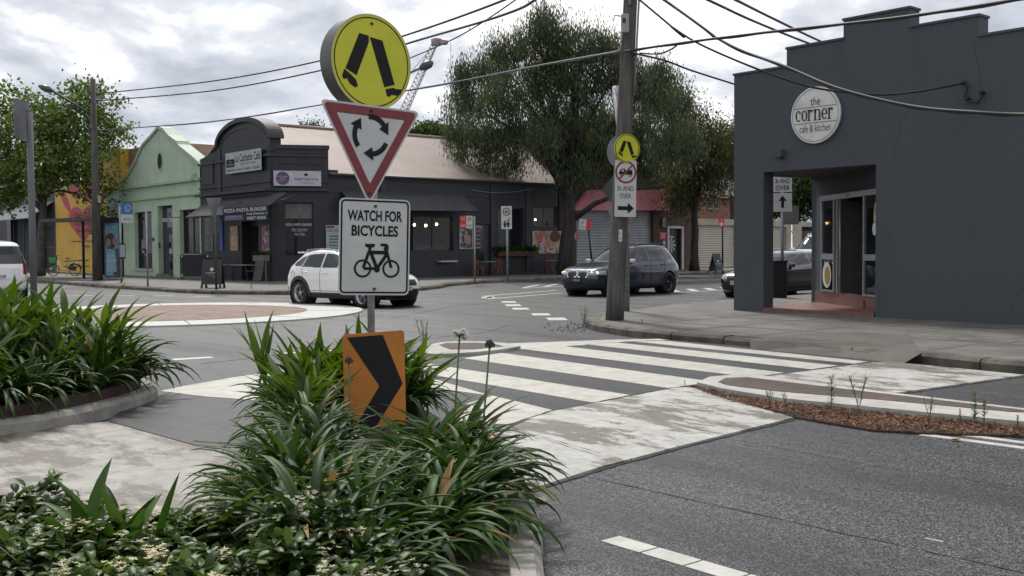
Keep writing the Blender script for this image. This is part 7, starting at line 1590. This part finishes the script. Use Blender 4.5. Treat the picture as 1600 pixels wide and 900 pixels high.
def gingers(label, group, seed, hmax):
    vs = []
    for i in range(4):
        g = np.random.default_rng(seed+i); n = 20; az = g.uniform(0, 2*np.pi, n); r = g.uniform(0, 1, n); h = g.uniform(.08, hmax*.5, n)
        base = np.stack([g.normal(0, .07, n), g.normal(0, .07, n), h], 1); V, Q_ = strips(base, az, np.radians(g.uniform(30, 82, n)), np.radians(g.uniform(-15, 52, n)), g.uniform(.34, .60, n), g.uniform(.06, .092, n), 8, broad, .3, g.normal(0, .2, n))
        sb = base.copy(); sb[:, 2] = 0; V2, Q2 = strips(sb, az, np.full(n, 1.54), np.full(n, 1.5), h+.08, np.full(n, .016), 2, lambda t: np.ones_like(t), .5); vs.append((np.concatenate([V, V2]), np.concatenate([Q_, Q2+len(V)]), np.zeros(len(Q_)+len(Q2), int)))
    return plant_kind('ginger_plant', 'leafy plant', label, group, vs, [BROADL])
GIA = gingers('light green broad-leaved upright plant behind the orange chevron in the near bed', 'broad leaved plants in the near bed', 71, .7)
GIB = gingers('light green broad-leaved upright plant standing tall in the left garden bed', 'broad leaved plants in the left bed', 91, 1.2)
def fill(poly, n, dmin, z, smin, smax, nk, cond=lambda x, y: True, koff=0):
    xs, ys = [p[0] for p in poly], [p[1] for p in poly]; out = []; tries = 0
    while len(out) < n and tries < 9000:
        tries += 1; x, y = random.uniform(min(xs), max(xs)), random.uniform(min(ys), max(ys))
        if not inside((x, y), poly) or not cond(x, y) or any(math.hypot(x-a[0], y-a[1]) < dmin for a in out): continue
        out.append((x, y, z, random.uniform(smin, smax), random.uniform(0, 6.28), koff+random.randrange(nk)))
    return out
I1 = offset_poly(P1, .22); I2 = offset_poly(P2, .24)
# the jasmine strip lies nearest the camera, lilies behind it
pxx = lambda x, y: 800+FPX*(Vector((x, y, .5))-CAMP).dot(cr)/(Vector((x, y, .5))-CAMP).dot(fw)
JP = [xy(G(x, y, .38)) for x, y in ((-60, 742), (60, 742), (120, 800), (230, 800), (330, 815), (470, 812), (560, 850), (640, 890), (680, 960), (300, 1100), (-60, 1000))]
J0 = offset_poly(JP, .10)
jl = lambda x, y: not inside((x, y), J0) and x*fw.x+y*fw.y > 4.3 and (385 if x*fw.x+y*fw.y < 6.3 else 345 if x*fw.x+y*fw.y < 7 else 325) < pxx(x, y) < (775 if x*fw.x+y*fw.y > 6.2 else 735 if x*fw.x+y*fw.y > 5.2 else 700)
def lowered(spots, full, flo=.0):
    out = []
    for x, y, z, s, rz, k in spots:      # plants just in front of the chevron plate are shorter ones
        d = Vector((x, y, .3))-CAMP; Z = d.dot(fw); X = 800+FPX*d.dot(cr)/Z
        if Z < 8.4:
            lim = 1.6-((672 if 525 < X < 655 else 612 if X > 480 else 588)-388)/FPX*Z-z
            s = min(s, max(.40, lim/full))
        if 505 < X < 665 and 7.2 < Z < 8.8: continue
        if 505 < X < 672 and Z < 8.8: s *= .85
        out.append((x, y, z, s, rz, k))
    return out
sp1 = lowered(fill(I1, 120, .15, .16, .68, .95, 7, jl), .60); place(LA, sp1); place(GIA, fill(I1, 22, .16, .16, .8, 1.05, 4, lambda x, y: (x*fw.x+y*fw.y > 7.2 and 385 < pxx(x, y) < 468) or (x*fw.x+y*fw.y > 8.85 and 385 < pxx(x, y) < 650)))
place(LB, fill(I2, 85, .24, .2, .8, 1.05, 7, lambda x, y: y < 12.6 or x > 3.4)); place(GIB, fill(I2, 75, .2, .25, .78, 1.05, 4, lambda x, y: y > 10.4 and x < 4.4))
# lone tall gingers at the far left of the near bed
for x_, y_, h in ((374, 628, 1.05), (352, 640, .9)):
    p = G(x_, y_, .16); 
    if h < 1: continue
    g = np.random.default_rng(5); n = 8; az = np.radians(g.uniform(90, 200, n)); V, Q_ = strips(np.tile([[0, 0, .34]], (n, 1))+np.stack([g.normal(0, .02, n), g.normal(0, .02, n), g.uniform(0, .12, n)], 1), az+g.normal(0, 1.1, n), np.radians(g.uniform(55, 88, n)), np.radians(g.uniform(40, 75, n)), g.uniform(.42, .6, n), g.uniform(.04, .055, n), 8, broad, .25)
    V2, Q2 = strips(np.zeros((1, 3)), np.array([0.]), np.array([1.5]), np.array([1.5]), np.array([.5]), np.array([.03]), 3, lambda t: np.ones_like(t), .5)
    o = npmesh('ginger_plant', np.concatenate([V, V2]), np.concatenate([Q_, Q2+len(V)]), [BROADL], None, None, True); o.location = (3.95, 7.75, .16); tag(o, 'single tall green shoot rising left of the orange chevron', 'leafy plant')
# flax-like blades among the jasmine at the lower left
g = np.random.default_rng(3); n = 22; V, Q_ = strips(np.stack([g.normal(0, .07, n), g.normal(0, .05, n), np.zeros(n)], 1), g.uniform(0, 6.3, n), np.radians(g.uniform(50, 88, n)), np.radians(g.uniform(-10, 75, n)), g.uniform(.35, .62, n), g.uniform(.045, .065, n), 9, strap, .35, g.normal(0, .2, n))
o = npmesh('flax_plant', V, Q_, [LILY], None, None, True); p = G(110, 890, .3); o.location = (1.55, 4.35, .2); tag(o, 'broad bladed flax clump with brown tips among the flowering ground cover at lower left', 'flax')
# star jasmine ground cover
JL = leafmat('jasmine_leaf', [(.018, .038, .010), (.034, .066, .016), (.058, .10, .024), (.10, .15, .04)], .42, .25)
JF = leafmat('jasmine_flower', [(.50, .47, .36), (.62, .60, .5), (.55, .42, .2)], .6, .3)
def hgt(x, y): return .30+.15*mnoise.noise(Vector((x*2.0, y*2.0, 0)))+.11*mnoise.noise(Vector((x*5.5, y*5.5, 3)))
J = JP
pts = []
while len(pts) < 12000:
    x, y = rng.uniform(.1, 3.6), rng.uniform(2.6, 5.5)
    if inside((x, y), J) and math.hypot(x, y) > 2.9: d_ = .0; pts.append((x, y, .12+hgt(x, y)*rng.uniform(.25, 1.0)**.45))
pts = np.array(pts); n = len(pts)
V, Q_ = strips(pts, rng.uniform(0, 6.3, n), np.radians(rng.normal(24, 32, n)), np.radians(rng.normal(-12, 26, n)), rng.uniform(.06, .10, n), rng.uniform(.028, .045, n), 4, ovate, .22)
jo = npmesh('jasmine_ground_cover', V, Q_, [JL], None, None, True); jo['kind'] = 'stuff'; jo['label'] = 'glossy flowering ground cover along the bottom left'
pc_ = []
while len(pc_) < 95:
    x, y = rng.uniform(.1, 3.6), rng.uniform(2.6, 5.5)
    if inside((x, y), J) and math.hypot(x, y) > 3.2: pc_.append((x, y, .15+hgt(x, y)))
c = np.repeat(np.array(pc_), 7, 0)+rng.normal(0, .022, (95*7, 3))*np.array([1, 1, .6]); c = np.repeat(c, 5, 0); n = len(c); az = np.tile(np.arange(5)*2*np.pi/5, 95*7)+np.repeat(rng.uniform(0, 6, 95*7), 5)
V, Q_ = strips(c, az, np.radians(rng.uniform(0, 40, n)), np.radians(rng.uniform(-10, 20, n)), rng.uniform(.012, .019, n), rng.uniform(.005, .009, n), 2, ovate, .1); fl = npmesh('jasmine_flowers', V, Q_, [JF], None, jo, False, False)
b = MB()      # twiggy stems under the leaves
for _ in range(260):
    x, y = rng.uniform(.2, 3.4), rng.uniform(2.8, 5.3)
    if not inside((x, y), J): continue
    h = hgt(x, y); a = rng.uniform(0, 6.3); b.tube([(x, y, .15), (x+.08*math.cos(a), y+.08*math.sin(a), .15+h*.6), (x+.2*math.cos(a), y+.2*math.sin(a), .12+h*.98)], .003, M('stem_brown', (.08, .05, .03)), 4)
b.build('jasmine_stems', jo, world=False)
# agapanthus stems standing above the lilies
def stem(name, label, tip, base, kind):
    t = thing(name, label, 'flower', base); b = MB(); mid = (Vector(base)+Vector(tip))/2+Vector((.01, .01, 0)); SG2 = M('flower_stem', (.06, .12, .035), rough=.5); b.tube([Vector(base), mid, Vector(tip)], .0062, SG2, 6); b.build('stem', t)
    g = np.random.default_rng(9); T_ = Vector(tip)
    if kind == 'bloom':
        n = 46; az = g.uniform(0, 6.28, n); el = np.arcsin(g.uniform(-.35, 1, n)); b = MB()
        PETAL = leafmat('white_petal', [(.6, .6, .55), (.75, .75, .72)], .5, .4); Vs = []; Qs = []; o = 0
        for a, e in zip(az, el):
            d = Vector((math.cos(a)*math.cos(e), math.sin(a)*math.cos(e), math.sin(e))); q = T_+d*g.uniform(.045, .058); b.tube([T_, q], .0016, SG2, 3)
            m6 = 6; V, Q_ = strips(np.tile([tuple(q)], (m6, 1)), np.arange(m6)*math.pi/3+g.uniform(0, 1), np.full(m6, e*.6+.3), np.full(m6, e*.6-.5), np.full(m6, .024), np.full(m6, .0085), 3, ovate, .1); Vs.append(V+np.array(d)*.0); Qs.append(Q_+o); o += len(V)
        b.build('flower_stalks', t); npmesh('petals', np.concatenate(Vs), np.concatenate(Qs), [PETAL], None, t)
    else:
        b = MB(); SH = M('seed_head', (.05, .052, .045), rough=.8)
        for _ in range(34):
            a, e = g.uniform(0, 6.28), g.uniform(.1, 1.5); d = Vector((math.cos(a)*math.cos(e), math.sin(a)*math.cos(e), math.sin(e))); b.tube([T_-Vector((0, 0, .02)), T_+d*.028], .0015, SH, 3); b.lathe([(0, .013), (.0055, .003), (.003, -.01)], T_+d*.031, SH, 'Z', 6)
        b.build('seed_pods', t)
for nm, lb, (tx_, ty_), (bx_, by_), Z, kd in (('white_flower', 'tall white globe flower head on a bare stem above the lilies', (718, 526), (705, 665), 7.0, 'bloom'), ('seed_stem', 'tall bare stem with a dark dried seed head right of the white bloom', (765, 541), (750, 660), 6.6, 'seed'), ('seed_stem', 'withered bud on a thin stalk before the left edge of the orange chevron', (545, 566), (547, 690), 7.9, 'seed')):
    stem(nm, lb, AT(tx_, ty_, Z), AT(bx_, by_+60, Z-.1), kd)
# odd dead leaf, yellow leaf, roadside leaves
def flatleaf(p, s, rz, m, label):
    V, Q_ = strips(np.array([[-s/2, 0, .004]]), np.array([0.]), np.array([.10]), np.array([-.12]), np.array([s]), np.array([s*.55]), 6, ovate, .3); o = npmesh('fallen_leaf', V, Q_, [m], None, None, True); o.location = p; o.rotation_euler = (0, 0, rz); tag(o, label, 'leaf'); return o
flatleaf(G(845, 782, .01), .13, 1.2, M('leaf_mauve', (.16, .09, .085)), 'dull mauve fallen leaf on the asphalt beside the near garden bed')
flatleaf(G(1493, 687, .012), .10, -.6, M('leaf_yellow', (.5, .4, .12)), 'yellow fallen leaf on the double lines near the right edge')
for p, r_, lb in (((624, 678), .10, 'withered yellow leaf lying among the lilies below the chevron'), ((690, 683), .12, 'small yellow leaf on the lilies right of the chevron')):
    flatleaf(AT(p[0], p[1], 7.0), r_, .4, MATS['leaf_yellow'], lb)
# weeds
WEED = leafmat('weed_leaf', [(.05, .10, .025), (.09, .16, .04), (.14, .2, .07)], .6, .3); WST = M('weed_stalk', (.13, .10, .07), rough=.8)
def weed(p, h, kind, label, seed):
    g = np.random.default_rng(seed); t = thing('roadside_weed', label, 'weed', p, 'weeds along the kerbs'); b = MB(); B = Vector(p)
    ns = 1 if kind == 'spike' else 5
    tips = []
    for i in range(ns):
        a = g.uniform(0, 6.3); q = B+Vector((math.cos(a)*h*.25*(ns > 1), math.sin(a)*h*.25*(ns > 1), h*g.uniform(.75, 1))); b.tube([B, B.lerp(q, .5)+Vector((0, 0, h*.05)), q], h*.008+.001, WST if kind == 'dry' else M('weed_green_stem', (.07, .11, .04)), 4); tips.append(q)
        if kind == 'dry':
            for _ in range(5): k = g.uniform(.4, .95); s0_ = B.lerp(q, k); b.tube([s0_, s0_+Vector((g.normal(0, .12)*h, g.normal(0, .12)*h, h*.18))], .0012, WST, 3)
    b.build('stalk', t); n = 70 if kind != 'dry' else 24; base = []
    for i in range(n): q = tips[i % ns]; base.append(tuple(B.lerp(q, g.uniform(.12, 1))))
    V, Q_ = strips(np.array(base), g.uniform(0, 6.3, n), np.radians(g.uniform(10, 70, n)), np.radians(g.uniform(-20, 40, n)), g.uniform(.06, .13, n)*(h/.35)*.6, g.uniform(.008, .014, n)*(h/.35)**.5, 3, ovate, .2); npmesh('leaves', V, Q_, [WEED], None, t)
WL = [((1299, 640), .34, 'spike', 'green upright weed in the leaf litter, second tall one from the zebra crossing end'), ((1342, 640), .36, 'dry', 'dry branching brown weed standing in the leaf litter'), ((1228, 636), .14, 'dry', 'low brownish weed at the edge of the leaf litter'),
 ((1523, 662), .34, 'spike', 'green feathery weed on the long island kerb'), ((1538, 664), .24, 'spike', 'shorter green feathery weed right of the taller one'), ((1590, 670), .12, 'spike', 'tiny green weed at the right edge of the picture'),
 ((1452, 655), .22, 'dry', 'thin dry stalk weed mid way along the island kerb'), ((1500, 658), .12, 'spike', 'tiny weed left of the feathery weeds'), ((1131, 606), .07, 'spike', 'tiny green weed at the tip of the long island'), ((1070, 602), .06, 'spike', 'flat green weed at the zebra crossing edge'),
 ((912, 510), .42, 'bush', 'bushy green weed at the kerb corner near the timber power pole'), ((662, 545), .5, 'dry', 'tall wispy weed at the tip of the small traffic island'), ((1003, 508), .12, 'spike', 'single small weed beside the timber power pole'), ((393, 452), .3, 'bush', 'small weed tuft on the kerb in front of the black cafe'), ((1203, 633), .16, 'dry', 'wispy weed left of the tall green one')]
for i, (p, h, kd, lb) in enumerate(WL): weed(G(*p, .15 if p[1] < 515 and p[0] > 950 or p[1] < 460 else .03), h, kd, lb, 100+i)

# ------------------------------------------------------------------ trees
def leafcloud(name, blobs, nclump, per, cs, L, W, droop, mat, parent, seed, shell=.45):
    """blobs: centre and radii; leaves in hanging or loose clumps through the whole volume, thicker towards the outside"""
    g = np.random.default_rng(seed); C = np.array([b[0] for b in blobs]); Rr = np.array([b[1] for b in blobs]); vol = Rr.prod(1)**.8; k = g.choice(len(blobs), nclump, p=vol/vol.sum())
    d = g.normal(0, 1, (nclump, 3)); d /= np.linalg.norm(d, axis=1)[:, None]; rad = (shell+(1-shell)*g.uniform(0, 1, nclump)**.6)*g.uniform(.85, 1.12, nclump); cc = C[k]+d*Rr[k]*rad[:, None]
    P = np.repeat(cc, per, 0); n = len(P); sz = np.repeat(g.uniform(.6, 1.4, nclump), per)[:, None]; off = g.normal(0, 1, (n, 3))*np.array(cs)*sz; P = P+off
    dr = g.normal(0, 1, (n, 3)); dr /= np.linalg.norm(dr, axis=1)[:, None]; D = dr*(1-droop)+np.array([0, 0, -1.])*droop; D /= np.linalg.norm(D, axis=1)[:, None]
    s_ = np.cross(D, g.normal(0, 1, (n, 3))); s_ /= np.linalg.norm(s_, axis=1)[:, None]; l = g.uniform(.6, 1.2, n)[:, None]*L; w_ = g.uniform(.6, 1.2, n)[:, None]*W/2
    V = np.stack([P, P+D*l*.45+s_*w_, P+D*l, P+D*l*.45-s_*w_], 1).reshape(-1, 3); Q_ = np.arange(4*n).reshape(n, 4); return npmesh(name, V, Q_, [mat], None, parent)
def limbs(parent, base, trunktop, r0_, r1_, targets, mat, seed, name='trunk', wob=.25):
    random.seed(seed); b = MB(); base, trunktop = Vector(base), Vector(trunktop); n = 6
    b.tube([base.lerp(trunktop, i/n)+Vector((random.uniform(-wob, wob), random.uniform(-wob, wob), 0))*(.4 if 0 < i < n else 0) for i in range(n+1)], [r0_*1.35 if i == 0 else r0_+(r1_-r0_)*i/n for i in range(n+1)], mat, 14); b.build(name, parent)
    b = MB()
    for t_ in targets:
        t_ = Vector(t_); s0_ = base.lerp(trunktop, random.uniform(.75, 1)); mid = s0_.lerp(t_, .5)+Vector((random.uniform(-.4, .4), random.uniform(-.4, .4), random.uniform(.0, .8))); rr = r1_*random.uniform(.45, .75)
        b.tube([s0_, s0_.lerp(mid, .5)+Vector((0, 0, .2)), mid, mid.lerp(t_, .5), t_], [rr, rr*.8, rr*.6, rr*.4, rr*.15], mat, 7)
        for _ in range(4):
            q = mid.lerp(t_, random.uniform(0, .8)); b.tube([q, q+Vector((random.uniform(-1.2, 1.2), random.uniform(-1.2, 1.2), random.uniform(-.4, 1.0)))], [rr*.3, rr*.08], mat, 4)
    b.build('limbs', parent)
def blobs_from(lst, Z, dep=.8, jit=1.5, seed=0):
    g = random.Random(seed); out = []
    for x, y, rx, ry in lst:
        k = Z/FPX; p = AT(x, y, Z+g.uniform(-jit, jit)); d = (rx+ry)/2*k*dep+.6; a = rx*k
        out.append(((p.x, p.y, p.z), (max(a, d)*.85+.1, max(a, d)*.85+.1, ry*k)))
    return out
EUC = leafmat('weeping_leaf', [(.036, .052, .03), (.056, .078, .044), (.088, .112, .06), (.135, .152, .085)], .6, .3)
EUC2 = leafmat('olive_leaf', [(.03, .036, .014), (.055, .06, .02), (.09, .09, .03)], .5, .25)
BARK = M('dark_bark', (.012, .011, .010), col2=(.045, .04, .035), vscale=5, bump=1, bscale=18, rough=.9, stretch=(1, 1, .25))
kt = PY(40.6).hit(885, 420); tbx = kt[0]; tb0 = Vector((tbx, 40.6, .15)); Zt = (tb0-CAMP).dot(fw)
we = thing('weeping_tree', 'huge weeping evergreen street tree with thick dark trunk at the end of the black cafe', 'tree', tb0)
bl = blobs_from([(842, 62, 34, 26), (852, 28, 18, 16), (890, 82, 34, 24), (940, 72, 34, 22), (905, 50, 20, 14), (795, 78, 30, 20), (770, 112, 36, 26), (728, 118, 22, 18), (728, 160, 32, 26), (790, 155, 40, 30), (850, 120, 44, 34), (905, 130, 42, 34), (965, 112, 38, 26), (1000, 140, 34, 30), (1032, 118, 22, 22), (1050, 165, 30, 28), (860, 185, 40, 32), (925, 190, 46, 34), (990, 200, 44, 36), (722, 205, 26, 22), (765, 215, 30, 24), (815, 205, 24, 20), (900, 240, 34, 24), (955, 250, 40, 26), (1015, 250, 40, 28), (1055, 222, 30, 34), (860, 235, 24, 18), (885, 222, 34, 24), (930, 222, 36, 26), (845, 215, 26, 22), (900, 262, 30, 18)], Zt, .95, 3.2, 4)
bl += blobs_from([(768, 268, 16, 26), (800, 250, 10, 18), (722, 238, 14, 20)], Zt, .5, 1, 5)
leafcloud('crown', bl, 2450, 52, (.22, .22, .42), .27, .048, .72, EUC, we, 3, shell=.2)
tt_ = AT(890, 262, Zt); limbs(we, tb0, tt_, .42, .26, [b_[0] for b_ in bl[:27:2]], BARK, 8)
b = MB(); b.tube([AT(893, 345, Zt), AT(930, 318, Zt-.3), AT(985, 296, Zt-.6), AT(1040, 290, Zt-.8)], [.17, .14, .1, .05], BARK, 10); b.tube([AT(885, 310, Zt), AT(850, 240, Zt-.5), AT(812, 195, Zt-1)], [.2, .14, .08], BARK, 8); b.build('low_branch', we)
k_ = AT(1085, 418, 62); t2 = thing('olive_tree', 'bushy olive green tree between the weeping tree and the slate cafe', 'tree', (k_.x, k_.y, .15))
bl = blobs_from([(1080, 205, 40, 34), (1112, 232, 34, 38), (1085, 262, 40, 36), (1128, 275, 24, 32), (1070, 300, 26, 30), (1040, 150, 30, 30)], 62, .9, 1.5, 3); leafcloud('crown', bl, 520, 42, (.32, .32, .45), .28, .065, .5, EUC2, t2, 13); limbs(t2, (k_.x, k_.y, .15), AT(1085, 300, 62), .25, .18, [b_[0] for b_ in bl], BARK, 2)
k_ = AT(1142, 418, 78); t3 = thing('yellowing_tree', 'yellow tinged tree just left of the slate cafe wall, farther away', 'tree', (k_.x, k_.y, .15))
bl = blobs_from([(1145, 215, 26, 26), (1160, 250, 30, 34), (1135, 262, 22, 24)], 78, .9, 1.5, 3); leafcloud('crown', bl, 260, 42, (.35, .35, .5), .30, .08, .35, leafmat('yellow_leaf', [(.06, .05, .015), (.10, .085, .02), (.14, .11, .03)], .5, .3), t3, 14); limbs(t3, (k_.x, k_.y, .15), AT(1145, 260, 78), .22, .15, [b_[0] for b_ in bl], BARK, 2)
GRN = leafmat('green_leaf', [(.02, .045, .012), (.04, .08, .02), (.07, .12, .03)], .5, .25)
k_ = AT(1245, 400, 84); t4 = thing('dense_tree', 'dense green tree above the timber shed, seen through the cafe porch', 'tree', (k_.x, k_.y, .15))
bl = blobs_from([(1245, 300, 46, 44), (1270, 270, 50, 40), (1210, 300, 40, 45), (1300, 300, 45, 45)], 84, .9, 1.5, 3); leafcloud('crown', bl, 620, 42, (.5, .5, .4), .30, .17, .1, GRN, t4, 15); limbs(t4, (k_.x, k_.y, .15), AT(1245, 320, 84), .3, .2, [b_[0] for b_ in bl], BARK, 2)
k_ = AT(683, 400, 95); t5 = thing('distant_tree', 'rounded green treetop showing above the pink roof right of the signs', 'tree', (k_.x, k_.y, 0))
bl = blobs_from([(675, 212, 30, 16), (705, 222, 25, 14), (650, 218, 22, 14)], 95, .9, 1, 3); leafcloud('crown', bl, 300, 36, (.5, .5, .35), .34, .2, .1, GRN, t5, 16); limbs(t5, (k_.x, k_.y, 0), AT(683, 230, 95), .3, .2, [b_[0] for b_ in bl], BARK, 2)
for x_, y_, lb, sd in ((192, 285, 'thin bare-topped tree between the yellow and green buildings', 5), (485, 228, 'small treetop just showing over the pink roof beside the arched parapet', 6)):
    Z = 98; k_ = AT(x_, 400, Z); t6 = thing('distant_tree', lb, 'tree', (k_.x, k_.y, 0)); bl = blobs_from([(x_, y_-5, 20, 14), (x_-18, y_+6, 14, 12)], Z, .9, 1, sd) if x_ < 300 else blobs_from([(x_, y_-22, 12, 7)], Z, .9, 1, sd)
    leafcloud('crown', bl, 60, 26, (.5, .5, .4), .3, .14, .2, EUC2, t6, sd); limbs(t6, (k_.x, k_.y, 0), AT(x_, y_+15, Z), .2, .12, [b_[0] for b_ in bl], BARK, sd)
# plane tree on the left
k_ = G(62, 431, .15); Zt = (k_-CAMP).dot(fw); pt_ = thing('plane_tree', 'open crowned street tree by the bicycle in front of the dark shop', 'tree', k_)
PLN = leafmat('plane_leaf', [(.04, .07, .018), (.075, .12, .028), (.12, .17, .045), (.18, .23, .07)], .5, .35)
bl = blobs_from([(60, 205, 58, 50), (20, 165, 38, 34), (105, 195, 50, 50), (150, 158, 38, 30), (160, 205, 40, 40), (60, 265, 70, 45), (120, 250, 50, 36), (12, 235, 50, 50), (15, 295, 45, 34), (160, 285, 26, 30), (176, 335, 12, 26), (-20, 250, 50, 70), (130, 150, 26, 22)], Zt, .9, 2, 3)
leafcloud('crown', bl, 600, 30, (.38, .38, .30), .24, .19, .15, PLN, pt_, 17, shell=.3); limbs(pt_, k_, AT(68, 300, Zt), .26, .2, [b_[0] for b_ in bl], M('grey_bark', (.05, .045, .038), col2=(.11, .10, .085), vscale=3, bump=.5, bscale=14, rough=.9), 4, wob=.1)
# planted trough and sill greenery
for bs_, n, lb in ((Vector((FX-.35, 43.95, 1.35)), 160, 'herbs in the raised trough'),):
    g = np.random.default_rng(2); V, Q_ = strips(np.array(bs_)+g.uniform(-1, 1, (n, 3))*np.array([.13, .42, .02]), g.uniform(0, 6.3, n), np.radians(g.uniform(30, 85, n)), np.radians(g.uniform(-20, 60, n)), g.uniform(.1, .24, n), g.uniform(.03, .05, n), 3, ovate); npmesh('herbs', V, Q_, [GRN], None, pbx)
g = np.random.default_rng(12); u0_s, u1_s = ps.rect(772, 395, 835, 400)[0], ps.rect(772, 395, 835, 400)[2]; zS = ps.rect(772, 395, 835, 400)[3]+.1; n = 420
xs_ = u0_s+(u1_s-u0_s)*g.uniform(0, 1, n)**1.6; V, Q_ = strips(np.stack([xs_, SY-.2+g.uniform(-.15, .1, n), np.full(n, zS)], 1), g.uniform(0, 6.3, n), np.radians(g.uniform(20, 85, n)), np.radians(g.uniform(-80, 40, n)), g.uniform(.2, .55, n), g.uniform(.05, .08, n), 4, ovate); npmesh('planter_leaves', V, Q_, [GRN], None, pp)
for o in bpy.data.objects:
    if '_w' in o: del o['_w']
